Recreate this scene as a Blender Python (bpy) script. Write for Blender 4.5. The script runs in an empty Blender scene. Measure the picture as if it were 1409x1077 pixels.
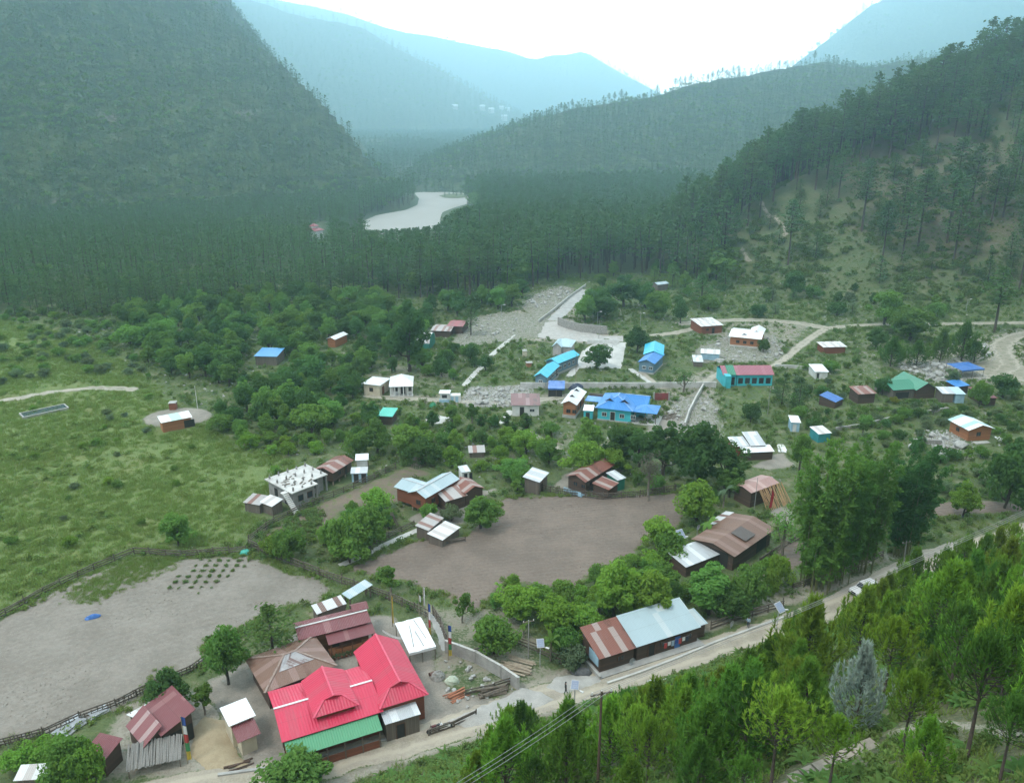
import bpy, math, random
import numpy as np
from mathutils import Vector, Matrix
from mathutils.geometry import delaunay_2d_cdt
random.seed(7)
S = bpy.context.scene
COL = S.collection
PI = math.pi
R = math.radians

# ------------------------------------------------------------------ camera
F, CX, CY, HOR, CZ = 1130.0, 704.5, 538.5, 150.0, 66.0
PITCH = math.atan((CY - HOR) / F)
SP, CP = math.sin(PITCH), math.cos(PITCH)
cd = bpy.data.cameras.new("camera")
cam = bpy.data.objects.new("camera", cd); COL.objects.link(cam)
cd.sensor_width = 36.0; cd.lens = 36.0 * F / 1409.0
cd.clip_start = 0.5; cd.clip_end = 12000
cam.location = (0, 0, CZ); cam.rotation_euler = (PI / 2 - PITCH, 0, 0)
S.camera = cam

def ray(px, py):
    u, v = (px - CX) / F, (py - CY) / F
    return u, CP - v * SP, -(SP + v * CP)
def proj(x, y, z):
    dz = z - CZ
    zc = y * CP - dz * SP
    return CX + F * x / zc, CY + F * (-(dz * CP) - y * SP) / zc
def at_y(px, py, Y):
    u, f, w = ray(px, py)
    return (u / f * Y, Y, CZ + w / f * Y)
def at_z(px, py, z):
    u, f, w = ray(px, py)
    t = (z - CZ) / w
    return (u * t, f * t)

# ------------------------------------------------------------------ terrain
def nz(x, y, s, k=0.0):
    return (np.sin(x / s * 1.7 + k) + np.sin(y / s * 1.3 + 2 * k) + np.sin((x + y) / s * 0.9 + 3 * k)
            + np.sin((0.8 * x - 1.1 * y) / s * 1.57 + 0.7 * k)) / 4.0
def fbm(x, y, s, k=0.0, n=4):
    r = 0; a = 1.0
    for i in range(n):
        r = r + a * nz(x, y, s / 2 ** i, k + 5.3 * i); a *= 0.5
    return r
def sstep(a, b, x):
    t = np.clip((x - a) / (b - a), 0, 1); return t * t * (3 - 2 * t)
def sdf_poly(poly, x, y):
    """signed distance, negative inside"""
    x = np.asarray(x, float); y = np.asarray(y, float)
    P = np.asarray(poly, float); n = len(P)
    d = np.full(x.shape, 1e18); ins = np.zeros(x.shape, bool)
    for i in range(n):
        ax, ay = P[i]; bx, by = P[(i + 1) % n]
        ex, ey = bx - ax, by - ay
        t = np.clip(((x - ax) * ex + (y - ay) * ey) / (ex * ex + ey * ey + 1e-12), 0, 1)
        d = np.minimum(d, (x - ax - t * ex) ** 2 + (y - ay - t * ey) ** 2)
        c = ((ay > y) != (by > y)) & (x < (bx - ax) * (y - ay) / (by - ay + 1e-12) + ax)
        ins ^= c
    d = np.sqrt(d)
    return np.where(ins, -d, d)
def ridge_h(pts, slope, x, y, right=None):
    x = np.asarray(x, float); y = np.asarray(y, float)
    h = np.full(x.shape, -1e9)
    for (a, b) in zip(pts[:-1], pts[1:]):
        ex, ey = b[0] - a[0], b[1] - a[1]
        t = np.clip(((x - a[0]) * ex + (y - a[1]) * ey) / (ex * ex + ey * ey), 0, 1)
        d = np.hypot(x - a[0] - t * ex, y - a[1] - t * ey)
        k = slope if right is None else np.where(ex * (y - a[1]) - ey * (x - a[0]) > 0, slope, right)
        h = np.maximum(h, a[2] + (b[2] - a[2]) * t - k * d)
    return h
# the steep hillside on the right, beyond the village
HILL = [at_y(*q) for q in [(985,338,362),(1050,270,370),(1120,234,375),(1200,196,382),(1290,150,392),(1400,96,405),(1600,10,430),(1900,-80,460)]]
RIVER = [at_z(px, py, -13.0) for px, py in [(470,345),(490,318),(504,303),(520,296),(560,289),(576,282),(578,273),(571,265),(600,263.5),(640,266),(655,271),(650,278),(622,286),(607,292),(603,303),(612,318),(620,345),(560,352)]]
NS = (0.4369, -0.8995)
def side(x, y):          # metres from the road's centre line, positive towards the camera
    return (x - 6.7) * NS[0] + (y - 82.0) * NS[1]
def H0(x, y):
    x = np.asarray(x, float); y = np.asarray(y, float)
    s = side(x, y) - 4.2
    fg = 0.75 * np.where(s > 20, s, np.log1p(np.exp(np.clip(s * 1.2, -30, 30))) / 1.2)
    fg = fg + np.where(s > 3, 0.5 * fbm(x, y, 9, 1.0, 3) * sstep(3, 9, s), 0)
    v = -9.5 * sstep(340, 560, y) + 0.35 * fbm(x, y, 38, 2.0, 2) * sstep(-4, -14, s) + 1.2 * fbm(x, y, 90, 4.0, 2) * sstep(300, 420, y)
    hl = ridge_h(HILL, 0.60, x, y) + 2.0 * fbm(x, y, 45, 3.0, 4)
    k = 2.0
    b = v + np.log1p(np.exp(np.clip((hl - v) / k, -30, 30))) * k
    b = np.where(hl - v > 40, hl, b)
    rv = np.where((y > 480) & (y < 1000), 1.0, 0.0)
    sd = sdf_poly(RIVER, x, y)
    b = np.where(rv > 0, np.minimum(b, -13 + np.clip(sd * 0.25, -2.0, 60) - 0.3), b)
    return b + fg
def H(x, y): return float(H0(np.array([x]), np.array([y]))[0])
def P(px, py, dz=0.0):
    """the place on the ground seen at a photograph pixel"""
    u, f, w = ray(px, py)
    ts = np.concatenate([np.arange(15, 200, 0.5), np.arange(200, 1500, 3.0)])
    d = CZ + w * ts - H0(u * ts, f * ts) - dz
    i = int(np.argmax(d < 0)) if (d < 0).any() else len(ts) - 1
    a, b = ts[max(i - 1, 0)], ts[i]
    for _ in range(14):
        m = (a + b) / 2
        if CZ + w * m - H(u * m, f * m) - dz < 0: b = m
        else: a = m
    return Vector((u * b, f * b, CZ + w * b - dz))
# ------------------------------------------------------------------ mesh helpers
class MB:
    def __init__(s): s.v = []; s.f = []; s.uv = []; s.mi = []
    def face(s, pts, uv=None, m=0):
        b = len(s.v); s.v += [tuple(p) for p in pts]; s.f.append(tuple(range(b, b + len(pts))))
        if uv is None: uv = [(p[0] + p[1], p[2]) for p in pts]
        s.uv += list(uv); s.mi.append(m)
    def box(s, x0, x1, y0, y1, z0, z1, m=0):
        c = [(x0,y0,z0),(x1,y0,z0),(x1,y1,z0),(x0,y1,z0),(x0,y0,z1),(x1,y0,z1),(x1,y1,z1),(x0,y1,z1)]
        for q in ((0,3,2,1),(4,5,6,7),(0,1,5,4),(1,2,6,5),(2,3,7,6),(3,0,4,7)):
            s.face([c[i] for i in q], m=m)
    def obox(s, c, ux, uy, uz, m=0):
        c, ux, uy, uz = Vector(c), Vector(ux), Vector(uy), Vector(uz)
        k = [c + ux * a + uy * b + uz * d for d in (-1, 1) for b in (-1, 1) for a in (-1, 1)]
        for q in ((0,2,3,1),(4,5,7,6),(0,1,5,4),(1,3,7,5),(3,2,6,7),(2,0,4,6)):
            s.face([k[i] for i in q], m=m)
    def beam(s, a, b, w, h=None, m=0):
        a, b = Vector(a), Vector(b); d = (b - a); h = h or w
        if d.length < 1e-6: return
        up = Vector((0, 0, 1)) if abs(d.normalized().z) < 0.95 else Vector((1, 0, 0))
        x = d.cross(up).normalized(); y = x.cross(d).normalized()
        s.obox((a + b) / 2, d / 2, x * (w / 2), y * (h / 2), m)
    def tube(s, pts, rad, n=6, m=0, cap=True):
        pts = [Vector(p) for p in pts]; rings = []
        if not isinstance(rad, (list, tuple)): rad = [rad] * len(pts)
        for i, p in enumerate(pts):
            d = (pts[min(i + 1, len(pts) - 1)] - pts[max(i - 1, 0)]).normalized()
            up = Vector((0, 0, 1)) if abs(d.z) < 0.9 else Vector((1, 0, 0))
            x = d.cross(up).normalized(); y = x.cross(d).normalized()
            rings.append([p + x * math.cos(2 * PI * k / n) * rad[i] - y * math.sin(2 * PI * k / n) * rad[i] for k in range(n)])
        b = len(s.v)
        for r in rings: s.v += [tuple(q) for q in r]
        for i in range(len(rings) - 1):
            for k in range(n):
                f = (b + i * n + k, b + (i + 1) * n + k, b + (i + 1) * n + (k + 1) % n, b + i * n + (k + 1) % n)
                s.f.append(f); s.uv += [(k / n, i), (k / n, i + 1), ((k + 1) / n, i + 1), ((k + 1) / n, i)]; s.mi.append(m)
        if cap:
            for r, fl in ((0, 1), (len(rings) - 1, 0)):
                f = [b + r * n + k for k in range(n)]
                if fl: f = f[::-1]
                s.f.append(tuple(f)); s.uv += [(0, 0)] * n; s.mi.append(m)
    def slab(s, pts, t=0.05, uv=None, m=0):
        """a roof sheet: top polygon (counter-clockwise from above) with thickness"""
        pts = [Vector(p) for p in pts]; n = len(pts)
        nr = (pts[1] - pts[0]).cross(pts[2] - pts[0])
        if nr.z < 0: pts = pts[::-1]; uv = uv[::-1] if uv else None; nr = -nr
        nr.normalize(); lo = [p - nr * t for p in pts]
        s.face(pts, uv, m); s.face(lo[::-1], uv[::-1] if uv else None, m)
        for i in range(n):
            j = (i + 1) % n
            s.face([pts[i], lo[i], lo[j], pts[j]], None, m)
    def build(s, name, mats, parent=None, smooth=False, loc=None):
        me = bpy.data.meshes.new(name); me.from_pydata(s.v, [], s.f)
        ul = me.uv_layers.new(name="UVMap"); ul.data.foreach_set("uv", np.array(s.uv, np.float32).ravel())
        if not isinstance(mats, (list, tuple)): mats = [mats]
        for m in mats: me.materials.append(m)
        if len(mats) > 1: me.polygons.foreach_set("material_index", s.mi)
        if smooth: me.polygons.foreach_set("use_smooth", [True] * len(me.polygons))
        me.update()
        o = bpy.data.objects.new(name, me); COL.objects.link(o)
        if parent: o.parent = parent
        if loc is not None: o.location = loc
        return o
def tag(o, label=None, cat=None, group=None, kind=None):
    if label: o['label'] = label
    if cat: o['category'] = cat
    if group: o['group'] = group
    if kind: o['kind'] = kind
    return o
def thing(name, label, cat, loc=(0, 0, 0), rz=0.0, group=None):
    o = bpy.data.objects.new(name, None); COL.objects.link(o)
    o.location = loc; o.rotation_euler = (0, 0, rz); o.empty_display_size = 0.2
    return tag(o, label, cat, group)
def link_copy(o, parent=None):
    c = o.copy(); COL.objects.link(c)
    if parent: c.parent = parent
    return c
def np_mesh(name, v, f, mats, mi=None, smooth=False, link=True):
    """fast mesh from numpy: v (n,3); f (m,k) of one polygon size"""
    me = bpy.data.meshes.new(name); k = f.shape[1]
    me.vertices.add(len(v)); me.vertices.foreach_set("co", np.ascontiguousarray(v, np.float32).ravel())
    me.loops.add(f.size); me.loops.foreach_set("vertex_index", np.ascontiguousarray(f, np.int32).ravel())
    me.polygons.add(len(f)); me.polygons.foreach_set("loop_start", np.arange(0, f.size, k, dtype=np.int32))
    for m in (mats if isinstance(mats, (list, tuple)) else [mats]): me.materials.append(m)
    if mi is not None: me.polygons.foreach_set("material_index", np.ascontiguousarray(mi, np.int32))
    if smooth: me.polygons.foreach_set("use_smooth", np.ones(len(f), bool))
    me.update(calc_edges=True)
    o = bpy.data.objects.new(name, me)
    if link: COL.objects.link(o)
    return o

# ------------------------------------------------------------------ materials
class NT:
    def __init__(s, nt): s.t = nt; s.n = nt.nodes; s.l = nt.links
    def new(s, t, **kw):
        n = s.n.new(t)
        for k, v in kw.items(): setattr(n, k, v)
        return n
    def put(s, sock, v):
        if isinstance(v, bpy.types.NodeSocket): s.l.new(v, sock)
        elif v is not None:
            if hasattr(sock, 'default_value') and hasattr(sock.default_value, '__len__') and hasattr(v, '__len__') and len(v) == 3 and len(sock.default_value) == 4: v = (*v, 1)
            sock.default_value = v
    def math(s, op, a, b=None, c=None):
        n = s.new('ShaderNodeMath', operation=op)
        for i, q in enumerate((a, b, c)):
            if q is not None: s.put(n.inputs[i], q)
        return n.outputs[0]
    def mix(s, f, a, b, bt='MIX'):
        n = s.new('ShaderNodeMix', data_type='RGBA', blend_type=bt)
        s.put(n.inputs[0], f); s.put(n.inputs[6], a); s.put(n.inputs[7], b); return n.outputs[2]
    def noise(s, vec, scale, detail=3, rough=0.55, dim='3D'):
        n = s.new('ShaderNodeTexNoise', noise_dimensions=dim)
        if vec is not None: s.put(n.inputs['Vector'], vec)
        n.inputs['Scale'].default_value = scale; n.inputs['Detail'].default_value = detail; n.inputs['Roughness'].default_value = rough
        return n.outputs[0]
    def rng(s, v, a, b, c=0.0, d=1.0, smooth=True):
        n = s.new('ShaderNodeMapRange', interpolation_type='SMOOTHSTEP' if smooth else 'LINEAR')
        s.put(n.inputs[0], v)
        for i, q in enumerate((a, b, c, d)): n.inputs[i + 1].default_value = q
        return n.outputs[0]
    def coord(s, k='Object'): return s.new('ShaderNodeTexCoord').outputs[k]
    def scale(s, vec, xyz):
        n = s.new('ShaderNodeVectorMath', operation='MULTIPLY'); s.put(n.inputs[0], vec); n.inputs[1].default_value = xyz; return n.outputs[0]
    def attr(s, name): return s.new('ShaderNodeAttribute', attribute_name=name)
def newmat(name):
    m = bpy.data.materials.new(name); m.use_nodes = True
    t = NT(m.node_tree); t.b = t.n['Principled BSDF']; t.o = t.n['Material Output']
    return m, t
def bump(t, h, strength=0.5, dist=0.05):
    n = t.new('ShaderNodeBump'); n.inputs['Strength'].default_value = strength; n.inputs['Distance'].default_value = dist
    t.put(n.inputs['Height'], h); t.l.new(n.outputs[0], t.b.inputs['Normal'])
MC = {}
def plain(name, c1, c2=None, sc=2.0, rough=0.8, bmp=0.3, streak=None, metal=0.0):
    """a surface with two blotchy tones (its own colour and its dirt)"""
    if name in MC: return MC[name]
    m, t = newmat(name); c2 = c2 or tuple(q * 0.7 for q in c1)
    co = t.coord('Object')
    if streak: co = t.scale(co, streak)
    n1 = t.noise(co, sc, 4, 0.6); n2 = t.noise(co, sc * 9, 2)
    f = t.rng(t.math('ADD', t.math('MULTIPLY', n1, 0.75), t.math('MULTIPLY', n2, 0.25)), 0.33, 0.67)
    t.put(t.b.inputs['Base Color'], t.mix(f, c1, c2)); t.b.inputs['Roughness'].default_value = rough; t.b.inputs['Metallic'].default_value = metal
    if bmp: bump(t, n2, bmp, 0.03)
    MC[name] = m; return m
def planks(name, c1, c2, w=0.18, axis='H', rough=0.8):
    """boards; axis H: horizontal boards on a wall, V: upright boards"""
    if name in MC: return MC[name]
    m, t = newmat(name); co = t.coord('Object')
    sx = t.new('ShaderNodeSeparateXYZ'); t.l.new(co, sx.inputs[0])
    u = sx.outputs[2] if axis == 'H' else t.math('ADD', sx.outputs[0], sx.outputs[1])
    q = t.math('DIVIDE', u, w); fl = t.math('FLOOR', q); fr = t.math('FRACT', q)
    wn = t.new('ShaderNodeTexWhiteNoise', noise_dimensions='1D'); t.l.new(fl, wn.inputs['W'])
    gap = t.math('GREATER_THAN', t.math('ABSOLUTE', t.math('SUBTRACT', fr, 0.5)), 0.45)
    st = t.scale(co, (1, 1, 12) if axis == 'H' else (12, 12, 1))
    n = t.noise(st, 1.4, 3)
    c = t.mix(t.math('ADD', t.math('MULTIPLY', wn.outputs[0], 0.6), t.math('MULTIPLY', n, 0.4)), c1, c2)
    c = t.mix(t.math('MULTIPLY', gap, 0.7), c, (0.02, 0.015, 0.01))
    t.put(t.b.inputs['Base Color'], c); t.b.inputs['Roughness'].default_value = rough
    bump(t, gap, 0.6, -0.02); MC[name] = m; return m
def sheet(name, main, alt=None, altf=0.0, rust=None, rustf=0.0, pitch=0.2, pw=0.85, rough=0.45, fade=0.12, metal=0.0):
    """corrugated roofing in sheets: UV u runs along the eave, v up the slope, both in metres"""
    if name in MC: return MC[name]
    m, t = newmat(name)
    uv = t.new('ShaderNodeUVMap').outputs[0]
    sx = t.new('ShaderNodeSeparateXYZ'); t.l.new(uv, sx.inputs[0]); u, v = sx.outputs[0], sx.outputs[1]
    pid = t.math('ADD', t.math('FLOOR', t.math('DIVIDE', u, pw)), t.math('MULTIPLY', t.math('FLOOR', t.math('DIVIDE', v, 3.9)), 17.3))
    wn = t.new('ShaderNodeTexWhiteNoise', noise_dimensions='1D'); t.l.new(pid, wn.inputs['W'])
    r = wn.outputs[0]
    wn2 = t.new('ShaderNodeTexWhiteNoise', noise_dimensions='1D'); t.l.new(t.math('ADD', pid, 91.7), wn2.inputs['W'])
    obj = t.coord('Object')
    c = t.mix(t.math('MULTIPLY', wn2.outputs[0], fade * 2), main, tuple(min(1, q * 0.72) for q in main))
    if alt: c = t.mix(t.math('LESS_THAN', r, altf), c, alt)
    n = t.noise(obj, 0.9, 5, 0.65)
    st = t.noise(t.scale(uv, (5.0, 0.55, 1)), 1.0, 3)
    if rust:
        a = t.math('ADD', t.math('MULTIPLY', n, 0.55), t.math('ADD', t.math('MULTIPLY', st, 0.3), t.math('MULTIPLY', wn2.outputs[0], 0.25)))
        c = t.mix(t.rng(a, 0.78 - rustf * 0.5, 0.90 - rustf * 0.5), c, t.mix(n, rust, tuple(q * 0.5 for q in rust)))
    c = t.mix(t.rng(st, 0.5, 0.8, 0, fade * 1.5), c, (0.25, 0.22, 0.2))
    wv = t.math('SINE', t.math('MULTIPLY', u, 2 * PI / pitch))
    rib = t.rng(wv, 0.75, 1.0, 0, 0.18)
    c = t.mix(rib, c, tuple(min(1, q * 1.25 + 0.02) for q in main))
    lap = t.math('LESS_THAN', t.math('FRACT', t.math('DIVIDE', v, 2.4)), 0.02)
    c = t.mix(t.math('MULTIPLY', lap, 0.35), c, tuple(q * 0.4 for q in main))
    t.put(t.b.inputs['Base Color'], c); t.b.inputs['Roughness'].default_value = rough; t.b.inputs['Metallic'].default_value = metal
    bump(t, wv, 0.55, 0.03); MC[name] = m; return m
def leafmat(name, trans=0.3, col=None, var=0.35, hue=0.02):
    """foliage: colour from the object (or col), varied leaf by leaf and tree by tree"""
    m, t = newmat(name)
    oi = t.new('ShaderNodeObjectInfo')
    base = oi.outputs['Color'] if col is None else col
    co = t.coord('Object')
    n = t.noise(co, 1.3, 2); n2 = t.noise(co, 9.0, 1)
    hs = t.new('ShaderNodeHueSaturation')
    t.put(hs.inputs['Color'], base)
    t.put(hs.inputs['Hue'], t.math('ADD', 0.5 - hue, t.math('MULTIPLY', t.math('ADD', oi.outputs['Random'], n), hue)))
    t.put(hs.inputs['Value'], t.math('ADD', 1.0 - var, t.math('MULTIPLY', t.math('ADD', t.math('MULTIPLY', oi.outputs['Random'], 0.5), t.math('ADD', n, n2)), var * 0.85)))
    d = t.new('ShaderNodeBsdfDiffuse'); tr = t.new('ShaderNodeBsdfTranslucent'); mx = t.new('ShaderNodeMixShader')
    t.l.new(hs.outputs[0], d.inputs[0])
    t.put(tr.inputs[0], t.mix(0.5, hs.outputs[0], t.mix(1.0, hs.outputs[0], (1.4, 1.5, 0.6), 'MULTIPLY')))
    mx.inputs[0].default_value = trans
    t.l.new(d.outputs[0], mx.inputs[1]); t.l.new(tr.outputs[0], mx.inputs[2]); t.l.new(mx.outputs[0], t.o.inputs[0])
    return m
# ------------------------------------------------------------------ ground cover sheets
def PX(poly): return [tuple(P(*q)[:2]) for q in poly]
def resample(pts, step, closed=True, jit=0.0, seed=0):
    rr = random.Random(seed); out = []; n = len(pts)
    for i in range(n if closed else n - 1):
        a = Vector(pts[i][:2]); b = Vector(pts[(i + 1) % n][:2]); k = max(1, int((b - a).length / step))
        nr = Vector((-(b - a).y, (b - a).x)).normalized() if (b - a).length > 0 else Vector((0, 0))
        for j in range(k):
            q = a + (b - a) * (j / k)
            if j: q = q + nr * rr.uniform(-jit, jit)
            out.append((q.x, q.y))
    if not closed: out.append(tuple(pts[-1][:2]))
    return out
def smooth_line(pts, it=2, closed=False):
    pts = [Vector(p[:2]) for p in pts]
    for _ in range(it):
        o = [] if closed else [pts[0]]
        for a, b in zip(pts, (pts[1:] + pts[:1]) if closed else pts[1:]): o += [a * .75 + b * .25, a * .25 + b * .75]
        if not closed: o.append(pts[-1])
        pts = o
    return [tuple(p) for p in pts]
def ribbon(line, w, jit=0.12, seed=1):
    rr = random.Random(seed); L = []; Rr = []
    ln = [Vector(p) for p in line]
    for i, p in enumerate(ln):
        d = (ln[min(i + 1, len(ln) - 1)] - ln[max(i - 1, 0)]).normalized(); n = Vector((-d.y, d.x))
        L.append(tuple(p + n * (w / 2 + rr.uniform(-jit, jit)))); Rr.append(tuple(p - n * (w / 2 + rr.uniform(-jit, jit))))
    return Rr + L[::-1]
SHEETS = []      # (polygon, raise) - the ground is let down a little beneath them
def ground_sheet(name, poly, mat, dz=0.05, step=1.2, kind='structure', hf=None, edge=0.0, label=None):
    q = resample(poly, step, True, edge, len(poly)); n = len(q)
    xs = [p[0] for p in q]; ys = [p[1] for p in q]
    gx = np.arange(min(xs), max(xs), step); gy = np.arange(min(ys), max(ys), step)
    X, Y = np.meshgrid(gx, gy); X = X.ravel() + 0.13; Y = Y.ravel() + 0.07
    X[::2] += step * 0.2
    ok = sdf_poly(q, X, Y) < -step * 0.45
    inner = list(zip(X[ok], Y[ok]))
    co = [Vector(p) for p in q] + [Vector(p) for p in inner]
    vs, es, fs, _, _, _ = delaunay_2d_cdt(co, [(i, (i + 1) % n) for i in range(n)], [], 1, 1e-4)
    A = np.array([(v.x, v.y) for v in vs]); lip = np.clip(-sdf_poly(q, A[:, 0], A[:, 1]) / 0.22, 0, 1)
    z = H0(A[:, 0], A[:, 1]) + dz * lip - 0.04 * (1 - lip)
    if hf is not None: z = z + hf(A[:, 0], A[:, 1], np.clip(-sdf_poly(q, A[:, 0], A[:, 1]), 0, 9))
    me = bpy.data.meshes.new(name); me.from_pydata([(a[0], a[1], zz) for a, zz in zip(A, z)], [], [f for f in fs])
    ea = me.attributes.new('edge', 'FLOAT', 'POINT'); ea.data.foreach_set('value', np.clip(-sdf_poly(q, A[:, 0], A[:, 1]), 0, 9).astype(np.float32))
    me.materials.append(mat); me.polygons.foreach_set("use_smooth", [True] * len(me.polygons))
    # keep normals up
    if len(me.polygons) and sum(p.normal.z for p in me.polygons) < 0: me.flip_normals()
    me.update()
    o = bpy.data.objects.new(name, me); COL.objects.link(o); o['kind'] = kind
    if label: o['label'] = label
    SHEETS.append(q)
    return o
def soilmat(name, c1, c2, furrow=None, ang=0.0, sc=0.25, grass=None, gf=0.0, bm=0.7, stones=0.0, fray=0.9, rut=0.0):
    m, t = newmat(name); co = t.coord('Object')
    n = t.noise(co, sc, 5, 0.65); n2 = t.noise(co, sc * 14, 3, 0.6)
    c = t.mix(t.rng(t.math('ADD', t.math('MULTIPLY', n, 0.6), t.math('MULTIPLY', n2, 0.4)), 0.36, 0.64), c1, c2)
    h = n2
    if furrow:
        mp = t.new('ShaderNodeMapping'); mp.inputs['Rotation'].default_value = (0, 0, ang); t.l.new(co, mp.inputs[0])
        sx = t.new('ShaderNodeSeparateXYZ'); t.l.new(mp.outputs[0], sx.inputs[0])
        w = t.math('SINE', t.math('ADD', t.math('MULTIPLY', sx.outputs[1], 2 * PI / furrow), t.math('MULTIPLY', n, 9.0)))
        h = t.math('ADD', t.math('MULTIPLY', w, 0.16), n2)
        c = t.mix(t.rng(t.noise(co, 5.0, 3, 0.7), 0.52, 0.7, 0, 0.5), c, tuple(q * 0.55 for q in c1))
        c = t.mix(t.rng(w, 0.1, 1.0, 0, 0.04), c, tuple(q * 0.62 for q in c1))
    if stones:
        vo = t.new('ShaderNodeTexVoronoi'); vo.inputs['Scale'].default_value = 2.2; t.l.new(co, vo.inputs[0])
        c = t.mix(t.rng(vo.outputs[0], 0.12, 0.22, stones, 0), c, (0.42, 0.40, 0.37))
    if grass:
        n3 = t.noise(co, sc * 2.7, 4, 0.7); c = t.mix(t.rng(n3, 0.62 - gf * 0.3, 0.72 - gf * 0.3), c, grass)
    e = t.attr('edge').outputs['Fac']
    if rut:
        r_ = t.math('ABSOLUTE', t.math('SUBTRACT', t.math('ADD', e, t.math('MULTIPLY', t.math('SUBTRACT', n, 0.5), 1.2)), rut))
        c = t.mix(t.rng(r_, 0.15, 0.5, 0.5, 0), c, tuple(min(1, q * 1.22) for q in c1)); c = t.mix(t.rng(t.math('ADD', e, t.math('MULTIPLY', t.math('SUBTRACT', n2, 0.5), 1.5)), rut + .5, rut + 1.1, 0, 0.28), c, (0.19, 0.18, 0.11))
    if fray: c = t.mix(t.rng(t.math('ADD', e, t.math('MULTIPLY', t.math('SUBTRACT', t.math('ADD', t.math('MULTIPLY', n, .5), t.math('MULTIPLY', n2, .5)), 0.5), 4.0 * fray)), 0.05, 0.55 * fray, 1, 0), c, t.mix(n2, (0.07, 0.10, 0.034), (0.13, 0.155, 0.055)))
    t.put(t.b.inputs['Base Color'], c); t.b.inputs['Roughness'].default_value = 0.95
    bump(t, h, bm, 0.12); return m

M_road = soilmat('pale_dirt_road', (0.40, 0.35, 0.27), (0.30, 0.26, 0.21), sc=0.35, bm=0.4, stones=0.25, fray=0.45, rut=1.35)
M_gravel = soilmat('grey_gravel', (0.50, 0.475, 0.435), (0.36, 0.34, 0.31), sc=0.8, bm=1.0, stones=0.5, fray=0.2)
M_track = soilmat('pale_track', (0.36, 0.32, 0.26), (0.24, 0.22, 0.165), sc=0.3, grass=(0.13, 0.15, 0.06), gf=0.25, stones=0.3, fray=0.6, rut=0.8)
M_conc = plain('weathered_concrete', (0.42, 0.41, 0.38), (0.29, 0.285, 0.27), 0.6, 0.85, 0.3)
M_concp = plain('pale_concrete', (0.55, 0.54, 0.50), (0.40, 0.39, 0.36), 0.35, 0.85, 0.2)
M_soilg = soilmat('grey_sandy_soil', (0.250, 0.220, 0.185), (0.185, 0.160, 0.132), furrow=1.1, ang=-0.5, sc=0.12, stones=0.2)
M_soilb = soilmat('brown_tilled_soil', (0.198, 0.152, 0.120), (0.138, 0.106, 0.084), furrow=0.9, ang=-0.2, sc=0.14, stones=0.12)
M_soilr = soilmat('reddish_fallow_soil', (0.19, 0.14, 0.10), (0.12, 0.10, 0.07), sc=0.3, grass=(0.12, 0.14, 0.05), gf=0.35)
M_yard = soilmat('trodden_yard', (0.30, 0.265, 0.22), (0.20, 0.18, 0.15), sc=0.4, stones=0.25)
M_sand = soilmat('yellow_sand', (0.42, 0.34, 0.22), (0.33, 0.26, 0.165), sc=0.6, fray=0)
M_rub = soilmat('stony_waste', (0.33, 0.31, 0.27), (0.17, 0.155, 0.12), sc=0.7, grass=(0.11, 0.135, 0.05), gf=0.45, stones=0.7, bm=1.0)
M_trail = soilmat('hill_trail', (0.40, 0.35, 0.28), (0.25, 0.22, 0.17), sc=0.6, grass=(0.12, 0.14, 0.06), gf=0.3)

def path(name, px, w, mat, dz=0.06, jit=0.15, sm=2, step=0.9, seed=1):
    ln = smooth_line([P(*q)[:2] for q in px], sm)
    ln = resample(ln, 1.0, False)
    return ground_sheet(name, ribbon(ln, w, jit, seed), mat, dz, step)

road_line = smooth_line([P(*q)[:2] for q in [(-320,1205),(-60,1155),(150,1110),(300,1077),(430,1052),(560,1020),(650,990),(780,951),(860,932),(950,903),(1050,872),(1130,845),(1186,817),(1240,786),(1300,760),(1362,747),(1440,724)]], 2)
ground_sheet('road', ribbon(resample(road_line, 1.0, False), 4.9, 0.3, 3), M_road, 0.06, 0.8)
road_verge = [(x, y) for x, y in road_line]
FIELD1 = PX([(-60,868),(0,853),(60,820),(130,787),(185,765),(250,769),(342,763),(400,786),(440,797),(468,812),(432,832),(400,832),(345,860),(284,880),(284,915),(218,930),(196,962),(100,1002),(0,1026),(-60,1035)])
ground_sheet('sandy_field', FIELD1, M_soilg, 0.06, 1.2, hf=lambda x, y, d: 0.10 * nz(x, y, 1.4, 1.0) * np.clip(d, 0, 1) + .12 * nz(x, y, 4, 2.0) * np.clip(d, 0, 1), edge=0.5)
FIELD2 = PX([(474,783),(530,760),(575,741),(640,737),(690,685),(760,681),(850,682),(930,677),(952,698),(932,725),(892,742),(872,766),(812,792),(790,812),(700,802),(652,846),(610,822),(560,802),(512,792)])
ground_sheet('tilled_field', FIELD2, M_soilb, 0.06, 1.0, hf=lambda x, y, d: 0.09 * nz(x, y, 1.1, 1.0) * np.clip(d, 0, 1) + .12 * nz(x, y, 5, 2.0) * np.clip(d, 0, 1), edge=0.4)
FIELD3 = PX([(345,746),(430,697),(500,668),(560,641),(600,650),(556,664),(552,690),(470,702),(430,745),(372,768)])
ground_sheet('fallow_field', FIELD3, M_soilr, 0.05, 1.0, edge=0.5)
ground_sheet('small_field', PX([(1062,770),(1080,742),(1112,745),(1105,775),(1085,790)]), M_soilb, 0.05, 1.0, edge=0.3)
ground_sheet('small_field', PX([(1268,712),(1288,690),(1360,688),(1420,694),(1420,704),(1330,708)]), M_soilb, 0.05, 1.0, edge=0.3)
ground_sheet('yard', PX([(284,935),(345,905),(420,860),(470,850),(540,845),(600,890),(600,930),(640,955),(700,962),(640,985),(540,1022),(470,1040),(392,1060),(335,1062),(300,985),(270,955)]), M_yard, 0.05, 1.0, edge=0.4)
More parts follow.
